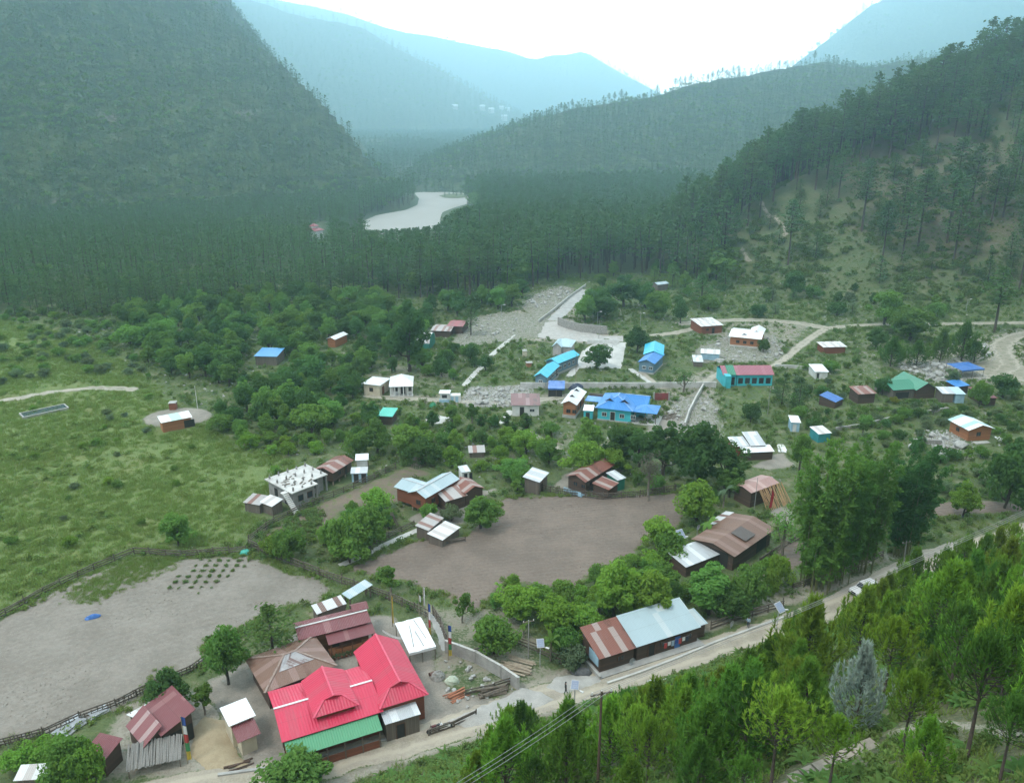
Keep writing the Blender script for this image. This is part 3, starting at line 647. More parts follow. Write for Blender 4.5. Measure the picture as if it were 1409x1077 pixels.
class House:
    def __init__(s, name, label, cat, FL, FR, eh, back=None, W=None, group=None, short=None, dz=0.0):
        a = P(*FL, eh); b = P(*FR, eh); d = (b - a); d.z = 0
        s.L = d.length; s.rz = math.atan2(d.y, d.x); n = Vector((-d.y, d.x, 0)).normalized()
        if back is not None:
            c = P(*back, eh); s.W = abs((c - a).dot(n))
        else: s.W = W
        c = a + d / 2 + n * s.W / 2
        zs = [H(q.x, q.y) for q in (a, b, a + n * s.W, b + n * s.W)]
        s.g = sum(zs) / 4; s.low = min(zs) - s.g - 0.4
        s.r = thing(name, label, cat, (a.x, a.y, s.g + dz), s.rz, group)
        s.a, s.n, s.d = a, n, d.normalized(); s.short = short; s.c = c
        HOUSES.append(s)
        xs = [proj(q.x, q.y, s.g + h) for q in (a, b, a + n * s.W, b + n * s.W) for h in (0, eh + 0.6)]
        RECT.append((min(p[0] for p in xs) - 1, min(p[1] for p in xs), max(p[0] for p in xs) + 1, max(p[1] for p in xs)))
        SHEETPOLY.append([tuple((a - s.d * .5 - n * .5)[:2]), tuple((b + s.d * .5 - n * .5)[:2]), tuple((b + s.d * .5 + n * (s.W + .5))[:2]), tuple((a - s.d * .5 + n * (s.W + .5))[:2])])
    def block(s, eh, roof='gable_x', rise=1.0, wall=W_grey, rm=RM_rust, x=None, y=None, ov=0.35, z0=0.0, base=None, ops=(), cap=None, walls=True, t=0.05, label=None, ovs=None, posts=None, gable=None):
        x0, x1 = x or (0, s.L); y0, y1 = y or (0, s.W); xm, ym = (x0 + x1) / 2, (y0 + y1) / 2
        L, W = x1 - x0, y1 - y0; e = eh; r = eh + rise
        def rz(px, py):
            if roof == 'gable_x': return r - rise * abs(py - ym) / (W / 2)
            if roof == 'gable_y': return r - rise * abs(px - xm) / (L / 2)
            if roof == 'hip': q = min(px - x0, x1 - px, py - y0, y1 - py); return e + rise * q / (min(L, W) / 2)
            if roof == 'shed_f': return e + rise * (py - y0) / W
            if roof == 'shed_b': return e + rise * (y1 - py) / W
            if roof == 'shed_l': return e + rise * (px - x0) / L
            if roof == 'shed_r': return e + rise * (x1 - px) / L
            return e
        V = lambda a, b: (a, b, rz(a, b))
        mb = MB()
        def pl(pts, ax):   # ax: direction of the eave
            uv = []
            for p in pts:
                if ax == 'x': uv.append((p[0], math.hypot(p[1], p[2])))
                else: uv.append((p[1], math.hypot(p[0], p[2])))
            if ax == 'x': k = min(q[1] for q in pts); uv = [(p[0], math.hypot(p[1] - k, p[2] - e)) for p in pts]
            else: k = min(q[0] for q in pts); uv = [(p[1], math.hypot(p[0] - k, p[2] - e)) for p in pts]
            mb.slab(pts, t, uv)
        caps = []
        if roof == 'gable_x':
            pl([(x0, y0, e), (x1, y0, e), (x1, ym, r), (x0, ym, r)], 'x'); pl([(x1, y1, e), (x0, y1, e), (x0, ym, r), (x1, ym, r)], 'x'); caps = [((x0, ym, r), (x1, ym, r))]
        elif roof == 'gable_y':
            pl([(x0, y1, e), (x0, y0, e), (xm, y0, r), (xm, y1, r)], 'y'); pl([(x1, y0, e), (x1, y1, e), (xm, y1, r), (xm, y0, r)], 'y'); caps = [((xm, y0, r), (xm, y1, r))]
        elif roof == 'hip':
            if L >= W:
                a, b = (x0 + W / 2, ym, r), (x1 - W / 2, ym, r)
                pl([(x0, y0, e), (x1, y0, e), b, a], 'x'); pl([(x1, y1, e), (x0, y1, e), a, b], 'x'); pl([(x0, y1, e), (x0, y0, e), a], 'y'); pl([(x1, y0, e), (x1, y1, e), b], 'y')
            else:
                a, b = (xm, y0 + L / 2, r), (xm, y1 - L / 2, r)
                pl([(x0, y0, e), (x1, y0, e), a], 'x'); pl([(x1, y1, e), (x0, y1, e), b], 'x'); pl([(x0, y1, e), (x0, y0, e), a, b], 'y'); pl([(x1, y0, e), (x1, y1, e), b, a], 'y')
            caps = [(a, b), ((x0, y0, e), a), ((x1, y1, e), b), ((x1, y0, e), b if L >= W else a), ((x0, y1, e), a if L >= W else b)]
        elif roof in ('shed_f', 'shed_b'): pl([V(x0, y0), V(x1, y0), V(x1, y1), V(x0, y1)], 'x')
        elif roof in ('shed_l', 'shed_r'): pl([V(x0, y0), V(x1, y0), V(x1, y1), V(x0, y1)], 'y')
        else: mb.box(x0, x1, y0, y1, e - t, e)
        ro = mb.build('roof', rm, s.r)
        if label: ro['label'] = label
        if cap and caps:
            cb = MB()
            for p, q in caps: cb.beam(Vector(p) + Vector((0, 0, .03)), Vector(q) + Vector((0, 0, .03)), 0.26, 0.07)
            cb.build('ridge_cap', cap, ro)
        if gable:      # small triangular louvre standing on a slope: (x, y, width, depth, height)
            gb = MB()
            for gx, gy, gw, gd, gh in gable:
                zb = rz(gx, gy) + 0.02; zt = zb + gh
                gb.slab([(gx - gw / 2, gy, zb), (gx, gy, zt), (gx, gy + gd, zt), (gx - gw / 2, gy + gd * .2, zb)][::-1], 0.04, [(0, 0), (0, gw), (gd, gw), (gd, 0)])
                gb.slab([(gx + gw / 2, gy, zb), (gx + gw / 2, gy + gd * .2, zb), (gx, gy + gd, zt), (gx, gy, zt)][::-1], 0.04, [(0, 0), (gd, 0), (gd, gw), (0, gw)])
            gb.build('dormer', rm, ro)
            g2 = MB()
            for gx, gy, gw, gd, gh in gable:
                zb = rz(gx, gy) - 0.05
                g2.face([(gx - gw * .42, gy + 0.12, zb), (gx + gw * .42, gy + 0.12, zb), (gx, gy + 0.12, zb + gh * .9)])
            g2.build('louvre', M_dkin, ro)
        ox, oy = ovs if ovs else (ov, ov)
        wx0, wx1, wy0, wy1 = x0 + ox, x1 - ox, y0 + oy, y1 - oy
        if walls:
            wb = MB(); zb = z0 if z0 > 0 else min(0, s.low)
            def side(pts):
                top = [(p[0], p[1], rz(p[0], p[1]) - t - 0.02) for p in pts]
                wb.face([(pts[0][0], pts[0][1], zb), (pts[-1][0], pts[-1][1], zb)] + top[::-1])
            if roof == 'gable_y': side([(wx0, wy0), (xm, wy0), (wx1, wy0)]); side([(wx1, wy1), (xm, wy1), (wx0, wy1)])
            else: side([(wx0, wy0), (wx1, wy0)]); side([(wx1, wy1), (wx0, wy1)])
            if roof == 'gable_x': side([(wx1, wy0), (wx1, ym), (wx1, wy1)]); side([(wx0, wy1), (wx0, ym), (wx0, wy0)])
            else: side([(wx1, wy0), (wx1, wy1)]); side([(wx0, wy1), (wx0, wy0)])
            if z0 > 0: wb.face([(wx0, wy0, z0), (wx0, wy1, z0), (wx1, wy1, z0), (wx1, wy0, z0)])
            wb.build('wall', wall, s.r)
            if z0 > 0 and not base:
                nx = max(2, int((wx1 - wx0) / 1.8) + 1); ny = max(2, int((wy1 - wy0) / 2.4) + 1)
                for i in range(nx):
                    for j in range(ny):
                        px = wx0 + 0.12 + (wx1 - wx0 - 0.24) * i / (nx - 1); py = wy0 + 0.12 + (wy1 - wy0 - 0.24) * j / (ny - 1)
                        if 0 < i < nx - 1 and 0 < j < ny - 1: continue
                        q = MB(); q.box(px - .1, px + .1, py - .1, py + .1, s.low, z0); q.build('stilt', M_timp, s.r)
            if base:
                q = MB(); q.box(wx0 - 0.15, wx1 + 0.15, wy0 - 0.15, wy1 + 0.15, s.low, base[1]); q.build('plinth', base[0], s.r)
        if posts:
            for px, py in posts:
                q = MB(); q.box(px - .08, px + .08, py - .08, py + .08, s.low, rz(px, py) - t); q.build('post', M_tim, s.r)
        for op in ops:
            sd, kind, u, z, w, h = op[:6]; fm = op[6] if len(op) > 6 else M_brownframe
            if sd == 'f': o, ux, nn = Vector((wx0, wy0, 0)), Vector((1, 0, 0)), Vector((0, -1, 0))
            elif sd == 'b': o, ux, nn = Vector((wx1, wy1, 0)), Vector((-1, 0, 0)), Vector((0, 1, 0))
            elif sd == 'l': o, ux, nn = Vector((wx0, wy1, 0)), Vector((0, -1, 0)), Vector((-1, 0, 0))
            else: o, ux, nn = Vector((wx1, wy0, 0)), Vector((0, 1, 0)), Vector((1, 0, 0))
            c = o + ux * u; up = Vector((0, 0, 1)); f = 0.09
            if kind == 'window':
                q = MB()
                for (a0, a1, b0, b1) in ((-w/2, w/2, z, z + f), (-w/2, w/2, z + h - f, z + h), (-w/2, -w/2 + f, z + f, z + h - f), (w/2 - f, w/2, z + f, z + h - f), (-.035, .035, z + f, z + h - f)):
                    q.obox(c + ux * (a0 + a1) / 2 + up * (b0 + b1) / 2 + nn * 0.04, ux * (a1 - a0) / 2, up * (b1 - b0) / 2, nn * 0.045)
                fo = q.build('window', fm, s.r)
                q = MB(); q.obox(c + up * (z + h / 2) + nn * 0.025, ux * (w / 2 - .02), up * (h / 2 - .02), nn * 0.02); q.build('pane', M_glass, fo)
            elif kind == 'door':
                q = MB()
                for (a0, a1, b0, b1) in ((-w/2 - f, -w/2, z, z + h + f), (w/2, w/2 + f, z, z + h + f), (-w/2, w/2, z + h, z + h + f)):
                    q.obox(c + ux * (a0 + a1) / 2 + up * (b0 + b1) / 2 + nn * 0.04, ux * (a1 - a0) / 2, up * (b1 - b0) / 2, nn * 0.045)
                fo = q.build('door_frame', fm, s.r)
                q = MB(); q.obox(c + up * (z + h / 2) + nn * 0.025, ux * (w / 2), up * (h / 2), nn * 0.02); q.build('door', op[7] if len(op) > 7 else M_dkin, fo)
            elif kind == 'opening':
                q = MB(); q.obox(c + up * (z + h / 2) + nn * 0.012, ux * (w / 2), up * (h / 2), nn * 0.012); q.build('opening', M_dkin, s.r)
            elif kind == 'panel':
                q = MB(); q.obox(c + up * (z + h / 2) + nn * 0.03, ux * (w / 2), up * (h / 2), nn * 0.03); q.build('panel', fm, s.r)
        return ro
    def mb(s, name, mb, mat, parent=None, label=None):
        o = mb.build(name, mat, parent or s.r)
        if label: o['label'] = label
        return o
SHEETPOLY = []
def Ld(s): return s.L
M_bluecap = plain('pale_blue_ridge', (.22, .40, .68), (.17, .33, .6), 2, .45, 0)
# ================================================================== the houses
# --- big crimson-roofed house by the road
h = House('house', 'big house with crimson ribbed metal roof beside the road bend', 'house', (388,1022), (528,979), 3.2, back=(372.7,949.5), short='the crimson roofed house')
L, W = h.L, h.W
h.block(3.2, 'gable_x', 0.95, W_rwood, RM_red, ov=0.45, cap=M_whitecap, ops=[('l','window',3,1.1,1.2,1.1),('l','door',6,0.1,0.9,2.0)])
# raised roof lantern in the middle of the main roof
def dutch(hh, x0, x1, y0, y1, e, rise, sk, wallz, front=True, zlow=0, wall=W_rwood, rm=RM_red, capm=M_redcap, wallname='wall', parent=None):
    """ridge runs away from the camera; a skirt closes the front under a small gable"""
    xm = (x0 + x1) / 2; hw = (x1 - x0) / 2; r = e + rise; zg = e + rise * 0.58; dx = hw * 0.42
    mb = MB()
    def q(pts, ax):
        k = [p[0] if ax == 'y' else p[1] for p in pts]; k0 = min(k)
        mb.slab(pts, 0.05, [((p[1] if ax == 'y' else p[0]), math.hypot(kk - k0, p[2] - e)) for p, kk in zip(pts, k)])
    yg = y0 + sk
    q([(x0, y1, e), (x0, y0, e), (xm - dx, yg, zg), (xm, yg - .35, r), (xm, y1, r)], 'y')
    q([(x1, y1, e), (xm, y1, r), (xm, yg - .35, r), (xm + dx, yg, zg), (x1, y0, e)][::-1], 'y')
    q([(x0, y0, e), (x1, y0, e), (xm + dx, yg, zg), (xm - dx, yg, zg)], 'x')
    ro = mb.build('roof', rm, parent or hh.r)
    g = MB(); g.face([(xm - dx * .9, yg - .02, zg), (xm + dx * .9, yg - .02, zg), (xm, yg - .02, r - .08)]); g.build('gable', M_redcap if rm is RM_red else M_dkin, ro)
    c = MB()
    for a, b in (((xm, yg - .4, r), (xm, y1, r)), ((x0, y0, e), (xm - dx, yg, zg)), ((x1, y0, e), (xm + dx, yg, zg))): c.beam(Vector(a) + Vector((0, 0, .03)), Vector(b) + Vector((0, 0, .03)), 0.22, 0.07)
    c.build('ridge_cap', capm, ro)
    wb = MB(); o = 0.4
    for a, b in (((x0 + o, y0 + o), (x1 - o, y0 + o)), ((x1 - o, y0 + o), (x1 - o, y1 - .05)), ((x1 - o, y1 - .05), (x0 + o, y1 - .05)), ((x0 + o, y1 - .05), (x0 + o, y0 + o))):
        wb.face([(*a, zlow), (*b, zlow), (*b, e + 0.0), (*a, e + 0.0)])
    wb.build(wallname, wall, parent or hh.r)
    return ro
dutch(h, L * 0.33, L * 0.78, W * 0.12, W * 0.88, 4.15, 1.25, 1.5, 0, zlow=3.4)
dutch(h, L - 0.35, L + 5.3, 0.2, W + 2.6, 3.45, 1.75, 1.7, 0, zlow=h.low)
mb = MB(); mb.slab([(0.25, -1.75, 2.35), (L - 0.7, -1.75, 2.35), (L - 0.7, 0.12, 3.0), (0.25, 0.12, 3.0)], 0.05, [(0, 0), (L, 0), (L, 2), (0, 2)]); h.mb('veranda_roof', mb, RM_green, label='green veranda roof')
for i in range(6):
    q = MB(); px = 0.5 + (L - 1.5) * i / 5; q.box(px - .07, px + .07, -1.6, -1.46, h.low, 2.3); q.build('post', M_tim, h.r)
mb = MB(); mb.box(0.4, L - 0.9, -1.55, -1.5, 0.0, 0.95); h.mb('veranda_rail', mb, W_rwood)
for i in range(4):
    q = MB(); px = 1.4 + i * 2.4
    q.box(px - .5, px + .5, 0.37, 0.44, 0.9, 2.1); fo = q.build('window', M_frame, h.r)
    q = MB(); q.box(px - .43, px + .43, 0.345, 0.365, 0.97, 2.03); q.build('pane', M_glass, fo)
q = MB(); q.box(L + 2.6, L + 3.6, 0.5, 0.59, 0.05, 2.1); q.build('door', M_dkin, h.r)
RED = h
# --- board shed in front of the crimson house
h = House('shed', 'small upright board shed with grey tin roof leaning on the crimson roofed house', 'shed', (530,997), (579,982), 2.5, back=(522,979), short='the board shed')
h.block(2.5, 'shed_f', 0.35, W_grey, RM_tinw, ov=0.15, ops=[('f','door',1.6,0.0,0.9,1.9)])
# --- brown hip-roofed house
h = House('house', 'low house with a wide rusty brown hip roof and silver patch, behind the crimson roofs', 'house', (364,954), (464,915), 2.9, back=(342.7,904), short='the rusty hip roofed house')
h.block(2.9, 'hip', 1.35, W_dark, RM_brown, ov=0.6, cap=plain('rusty_ridge', (.30, .23, .19), (.22, .14, .11), 2, .6, 0), ops=[('f','window',2,1,1.1,1.0),('l','window',3,1,1.1,1)])
mb = MB(); L, W = h.L, h.W; ym = W / 2; z = lambda y: 2.9 + 1.35 * y / ym
mb.slab([(W * .32, ym * .48, z(ym * .48) + .05), (L - W * .28, ym * .48, z(ym * .48) + .05), (L - ym * 1.0, ym * .99, z(ym * .99) + .05), (ym, ym * .99, z(ym * .99) + .05)], 0.03, [(0, 0), (L, 0), (L, 3), (0, 3)]); h.mb('roof_patch', mb, RM_silver, label='silver worn roof sheets')
# --- maroon house with log walls
h = House('house', 'log walled house with a maroon roof and flower pots along its porch', 'house', (411,881), (511,855), 3.1, back=(408,856), short='the maroon log house')
L, W = h.L, h.W
h.block(3.1, 'gable_x', 0.55, W_log, RM_maroon, ov=0.4, cap=M_frame, ops=[('f','door',L*.45,0.2,0.9,2.0),('f','window',L*.6,1.1,1.3,1.0),('f','window',L*.8,1.1,1.3,1.0),('r','window',1.5,1.1,1.0,1.0)])
mb = MB(); mb.slab([(L * .36, -1.5, 2.35), (L + .1, -1.5, 2.35), (L + .1, 0.25, 2.85), (L * .36, 0.25, 2.85)], 0.05, [(0, 0), (L, 0), (L, 2), (0, 2)]); h.mb('porch_roof', mb, RM_maroon)
mb = MB(); mb.box(L * .38, L, -1.3, 0.3, h.low, 0.55); h.mb('porch', mb, W_log)
mb = MB(); mb.box(L * .45, L - .05, -1.25, -1.18, 0.55, 1.25); h.mb('porch_rail', mb, W_brick)
for i in range(5):
    px = L * .4 + (L * .57) * i / 4; q = MB(); q.box(px - .07, px + .07, -1.27, -1.13, 0.55, 2.36); q.build('post', W_log, h.r)
rr = random.Random(3)
mb = MB(); mb.slab([(L * .80, W * .55, 3.75), (L + .3, W * .55, 3.75), (L + .3, W * .78, 4.2), (L * .8, W * .78, 4.2)], 0.05, [(0, 0), (2, 0), (2, 1), (0, 1)])
mb.slab([(L * .80, W * .78, 4.2), (L + .3, W * .78, 4.2), (L + .3, W * 1.02, 3.75), (L * .8, W * 1.02, 3.75)], 0.05, [(0, 0), (2, 0), (2, 1), (0, 1)]); mb.box(L * .82, L * .83, W * .58, W, 3.3, 3.8); h.mb('dormer', mb, RM_maroon)
LOG = h
M_pot = plain('clay_pot', (0.30, 0.12, 0.07), (0.2, 0.09, 0.05), 4, 0.8, 0)
M_potpl = plain('potted_leaves', (0.05, 0.10, 0.03), (0.03, 0.06, 0.02), 6, 0.9, 0)
for i in range(11):
    c = h.r.matrix_basis @ Vector((L * .42 + L * .55 * i / 10, -1.62, h.low * 0 + .0))
    t_ = thing('potted_plant', 'small potted plant in the row along the porch of the maroon log house', 'plant', (c.x, c.y, H(c.x, c.y) + .12), 0, 'potted plants by the log house porch')
    q = MB(); q.tube([(0, 0, 0), (0, 0, .3)], [.13, .18], 8); q.build('pot', M_pot, t_)
    q = MB()
    for k in range(26):
        a, b2 = rr.uniform(0, 6.28), rr.uniform(.1, .32); p = Vector((math.cos(a) * b2, math.sin(a) * b2, .35 + rr.uniform(0, .35))); d2 = Vector((rr.uniform(-1, 1), rr.uniform(-1, 1), .6)) * .12; e2 = d2.cross(Vector((0, 0, 1))) * .7
        q.face([p - d2, p + e2, p + d2, p - e2])
    q.build('leaves', M_potpl, t_)
h = House('shed', 'narrow lean-to shed with brown and white striped roof sheets behind the maroon log house', 'shed', (436,845), (477,830), 2.3, back=(425.6,837), short='the striped shed')
h.block(2.3, 'shed_f', 0.4, W_grey, RM_stripe, ov=0.15)
h = House('shed', 'low open shed with a bluish tin roof beside the field corner fence', 'shed', (481,824), (513,804), 2.0, back=(470,819), short='the bluish tin shed')
h.block(2.0, 'shed_f', 0.3, W_grey, RM_tin, ov=0.15, walls=False, posts=[(.3,.3),(h.L-.3,.3),(.3,h.W-.3),(h.L-.3,h.W-.3)])
# --- outhouse
h = House('outhouse', 'pale outhouse with a bright white tin roof over a small maroon one', 'outhouse', (315,999.6), (352,984), 3.2, back=(313.5,972), short='the white roofed outhouse')
h.block(3.2, 'shed_f', 0.3, W_cream, RM_white, ov=0.3, ops=[('r','door',1.2,0,0.8,1.9)])
mb = MB(); mb.slab([(0.25, -1.9, 2.25), (h.L - .2, -1.9, 2.25), (h.L - .2, 0.25, 2.85), (.25, .25, 2.85)], 0.05, [(0, 0), (3, 0), (3, 2), (0, 2)]); h.mb('lower_roof', mb, RM_maroon)
mb = MB(); mb.box(0.7, h.L - .6, -1.45, 0.25, h.low, 2.2); h.mb('front_room', mb, W_cream)
# --- barn in the lower left
h = House('barn', 'open barn with a sloping maroon roof beside the bamboo screen', 'barn', (197.6,1028.6), (269,990), 2.1, back=(175.5,1011.5), short='the maroon barn')
L, W = h.L, h.W + 1.6
h.block(2.1, 'shed_l', 1.5, W_dark, RM_barnst, x=(0, L * .38), y=(0, W), ov=0.25, ops=[('f','opening',L*.18,0.2,L*.2,1.6)])
h.block(2.75, 'shed_l', 1.1, W_dark, RM_maroon, x=(L * .30, L), y=(-.5, W + .6), ov=0.4, ops=[('f','opening',L*.3,0.1,L*.5,2.0)])
mb = MB(); mb.slab([(L * .2, W + .3, 2.3), (L * .8, W + .3, 2.6), (L * .75, W + 1.9, 2.2), (L * .15, W + 1.9, 2.0)], 0.05, [(0, 0), (3, 0), (3, 2), (0, 2)]); h.mb('lean_to_roof', mb, RM_whitew)
for px, py in ((L * .22, W + 1.7), (L * .7, W + 1.7)):
    q = MB(); q.box(px - .07, px + .07, py - .07, py + .07, h.low, 2.1); q.build('post', M_tim, h.r)
h = House('shed', 'small maroon roofed shed half hidden by the bush in the lower left corner', 'shed', (143,1047), (170,1020), 2.3, back=(128,1022), short='the small maroon shed')
h.block(2.3, 'shed_l', 0.5, W_dark, RM_maroon, ov=0.25)
h = House('shed', 'shed with a worn pale tin roof in the lower left corner of the village', 'shed', (18,1074), (69,1071), 2.2, back=(30,1055), short='the pale tin shed')
h.block(2.2, 'shed_f', 0.35, W_grey, RM_whitew, ov=0.2)
# --- long house by the road
h = House('long_house', 'long roadside house, roof half rusty red and half blue grey tin', 'house', (824.6,907.5), (964.8,863), 2.35, back=None, W=4.9, short='the long roadside house')
L, W = h.L, h.W
h.block(2.35, 'shed_f', 1.55, W_dark, RM_rust, x=(0, L * .36), ov=0.3, label='rusty red roof sheets', ops=[('l','panel',2.9,0.75,2.2,1.5,W_lblue),('f','window',3,.9,1,.9)])
mb = MB(); mb.slab([(-.25, W * .62, 3.45), (L * .36, W * .62, 3.45), (L * .36, W * 1.12, 3.25), (-.25, W * 1.12, 3.25)], .05, [(0, 0), (5, 0), (5, 2), (0, 2)]); 
h.block(2.4, 'shed_f', 1.6, W_dark, RM_tin, x=(L * .36 - .12, L), ov=0.3, label='blue grey tin roof', ops=[('f','door',2.2,0,.9,1.9),('f','window',4.2,.9,1,.9),('f','door',6.2,0,.9,1.9,M_brownframe,M_tarpb),('f','window',8,.9,.9,.9)])
mb = MB(); mb.slab([(L - .3, .6, 2.1), (L + 1.6, .6, 2.1), (L + 1.6, W * .75, 2.6), (L - .3, W * .75, 2.6)], .05, [(0, 0), (2, 0), (2, 2), (0, 2)]); h.mb('lean_to_roof', mb, RM_tin)
mb = MB(); mb.box(L - .25, L + 1.4, .9, W * .7, h.low, 2.05); h.mb('lean_to_wall', mb, W_dark)
mb = MB(); mb.box(-.1, L + .2, -.75, W + .1, h.low, 0.16); mb.box(-.35, -.1, -.75, W + .1, h.low, .5); h.mb('plinth', mb, M_conc)
LONG = h
# --- L-shaped barn under the bamboo
h = House('barn', 'large barn with a dark rusty brown roof left of the bamboo', 'barn', (1011,766), (1067,728), 2.8, back=(953.5,739), short='the brown roofed barn')
L, W = h.L, h.W
h.block(2.8, 'gable_x', 0.8, W_dark, RM_brown, ov=0.5, ops=[('f','opening',L*.7,.1,3,2.2),('l','opening',W*.5,.1,4,2.4)])
mb = MB(); mb.slab([(L * .38, W * .12, 3.25), (L * .62, W * .12, 3.3), (L * .62, W * .46, 3.75), (L * .38, W * .46, 3.72)], .05, [(0, 0), (3, 0), (3, 2), (0, 2)]); h.mb('roof_patch', mb, sheet('dark_sheet', (0.085, 0.065, 0.055), fade=.1), label='dark raised roof sheets')
mb = MB(); mb.slab([(L * .55, W, 2.75), (L + .5, W, 2.75), (L + .5, W + 1.6, 2.4), (L * .55, W + 1.6, 2.4)], .05, [(0, 0), (5, 0), (5, 2), (0, 2)]); h.mb('lean_to_roof', mb, RM_stripe)
h = House('shed', 'lean-to shed with grey streaked tin roof against the brown roofed barn', 'shed', (944,780), (1000,759), 1.9, back=(932,773), short='the grey streaked shed')
h.block(1.9, 'shed_f', 0.6, W_dark, RM_tinw, y=(0, max(h.W, 4.2)), ov=0.2)
# --- plank shack
h = House('shack', 'shack with faded red brown roof and pale planks leaning on its front', 'shack', (1034,677), (1073,663), 3.2, back=(1023,662), short='the plank shack')
L, W = h.L, h.W
h.block(3.0, 'gable_x', .5, W_dark, RM_pwood, y=(0, max(W, 4.2)), ov=.3)
mb = MB(); rr = random.Random(5)
for i in range(34):
    px = L * .22 + L * .80 * i / 33; mb.beam((px + rr.uniform(-.25, .25), -.25, 3.1 + rr.uniform(-.1, .25)), (px + .35 + rr.uniform(-.4, .6), -2.2 + rr.uniform(-.5, .3), -.1), .14, .04)
h.mb('leaning_planks', mb, plain('fresh_planks', (0.52, 0.33, 0.17), (0.38, 0.23, 0.12), 2, .8, 0))
# --- unfinished concrete house
h = House('house', 'unfinished grey concrete house with flat roof, column stubs and outside stairs', 'house', (403,676.6), (455,657), 3.2, back=(358,662.6), short='the unfinished concrete house')
L, W = h.L, h.W
mb = MB(); mb.box(-.5, L * .62, -.4, W + .4, 3.05, 3.22); mb.box(L * .62, L + .5, 1.6, W + .4, 3.05, 3.22); h.mb('roof', mb, W_slab)
mb = MB(); mb.box(.0, L * .55, .0, W, h.low, 3.045); mb.box(L * .55, L - .1, 2.4, W, h.low, 3.045); h.mb('wall', mb, W_block)
for (u, y_) in ((L * .18, 0), (L * .42, 0), (L * .72, 2.4)):
    q = MB(); q.box(u - .55, u + .55, y_ - .07, y_ - .012, 1.0, 2.2); fo = q.build('window', M_brownframe, h.r)
    q = MB(); q.box(u - .45, u + .45, y_ - .09, y_ - .075, 1.1, 2.1); q.build('pane', M_glass, fo)
for y_ in (W * .3, W * .7):
    q = MB(); q.box(-.06, -.012, y_ - .5, y_ + .5, .6 if y_ > 3 else .1, 2.1); q.build('opening', M_dkin, h.r)
for px, py in ((L * .62 - .15, -.1), (L + .2, 1.8), (L * .8, 1.8)):
    q = MB(); q.box(px - .14, px + .14, py - .14, py + .14, h.low, 3.04); q.build('column', W_block, h.r)
for i in range(5):
    for j in range(4):
        px, py = .2 + (L - .4) * i / 4, .2 + (W - .4) * j / 3
        if px > L * .62 and py < 1.6: continue
        q = MB(); q.box(px - .12, px + .12, py - .12, py + .12, 3.225, 3.6 + .3 * rr.random()); q.tube([(px, py, 3.6), (px + .02, py, 4.1)], .05, 4); q.build('column_stub', W_block, h.r)
rrr = random.Random(9)
for i in range(16): 
    mb = MB(); px, py = rrr.uniform(.8, L * .6), rrr.uniform(1, W - 1); mb.obox((px, py, 3.27 + .01 * i / 4), (rrr.uniform(.1, .7), rrr.uniform(-.3, .3), 0), (rrr.uniform(-.1, .1), .12, 0), (0, 0, .03)); h.mb('board', mb, M_tim)
mb = MB(); n = 13
for i in range(n): mb.box(-1.5, -.55, -2.6 + i * .27, -2.6 + (i + 1) * .27, i * 3.1 / n - .05, (i + 1) * 3.1 / n)
mb.box(-1.5, -.4, -2.6 + n * .27, 1.6, 2.9, 3.1)
h.mb('stairs', mb, W_slab)
h = House('house', 'dark wooden house with rusty streaked roof behind the unfinished concrete house', 'house', (458,651), (487,633), 2.7, back=(439,641), short='the rusty streaked house')
h.block(2.7, 'gable_x', .7, W_dark, RM_rust, ov=.35, z0=.7, ops=[('f','window',2,1.3,1,.9),('f','door',4,.75,.8,1.7)])
h = House('outhouse', 'small white walled outhouse beside the rusty streaked house', 'outhouse', (488.6,633.5), (507,632.5), 2.3, W=2.4)
h.block(2.3, 'shed_f', .35, W_white, RM_white, ov=.25, ops=[('r','door',1,.0,.7,1.8,M_brownframe,W_rwood)])
h = House('outhouse', 'twin door grey outhouse with pale tin roof by the fence of the fallow strip', 'outhouse', (482,651.5), (505.5,650.5), 2.0, W=2.2)
h.block(2.0, 'shed_f', .3, W_lblue, RM_tinw, ov=.2, ops=[('f','door',.8,0,.7,1.7),('f','door',2.2,0,.7,1.7)])
h = House('shed', 'left one of two low sheds with patched tin roofs beside the concrete stairs', 'shed', (334,691), (357,695), 1.8, W=3.0)
h.block(1.8, 'shed_f', .4, W_grey, RM_rustw, ov=.2)
h = House('shed', 'low shed with patched tin roof tucked under the concrete stairs', 'shed', (356,690.5), (374,697), 1.9, W=2.6)
h.block(1.9, 'shed_f', .4, W_grey, RM_whitew, ov=.2)
# --- blue-grey tin house on stilts
h = House('house', 'red boarded house on stilts under a crossed blue grey tin roof', 'house', (585.7,685.6), (633,658.8), 3.4, back=(557.6,679), short='the blue grey tin roofed house')
L, W = h.L, h.W
h.block(3.4, 'gable_x', .85, W_rwood, RM_tin, ov=.45, z0=.7, cap=M_metal, ops=[('f','window',2,1.5,1,.9),('f','window',5,1.5,1,.9),('l','window',1.6,1.5,1,.9)])
h.block(3.3, 'gable_y', .75, W_rwood, RM_tin, x=(.5, 5.2), y=(W * .55, W + 3.6), ov=.4, z0=.7, cap=M_metal)
h = House('house', 'rusty patched roof annex right of the crossed tin roof house', 'house', (613,690), (668,674), 2.3, back=(598,680), short='the rusty annex')
L, W = h.L, max(h.W, 3.4)
h.block(2.3, 'shed_f', .6, W_dark, RM_rustw, x=(0, L * .55), y=(0, W), ov=.3)
h.block(2.6, 'gable_y', .9, W_dark, RM_rust, x=(L * .5, L), y=(.2, W + 1.5), ov=.3)
h = House('shed', 'upper of two overlapping cattle sheds with patched rusty roofs at the field edge', 'shed', (590,730), (611,712), 1.9, back=(571.6,725))
h.block(1.9, 'shed_f', .4, W_grey, RM_rustw, ov=.2)
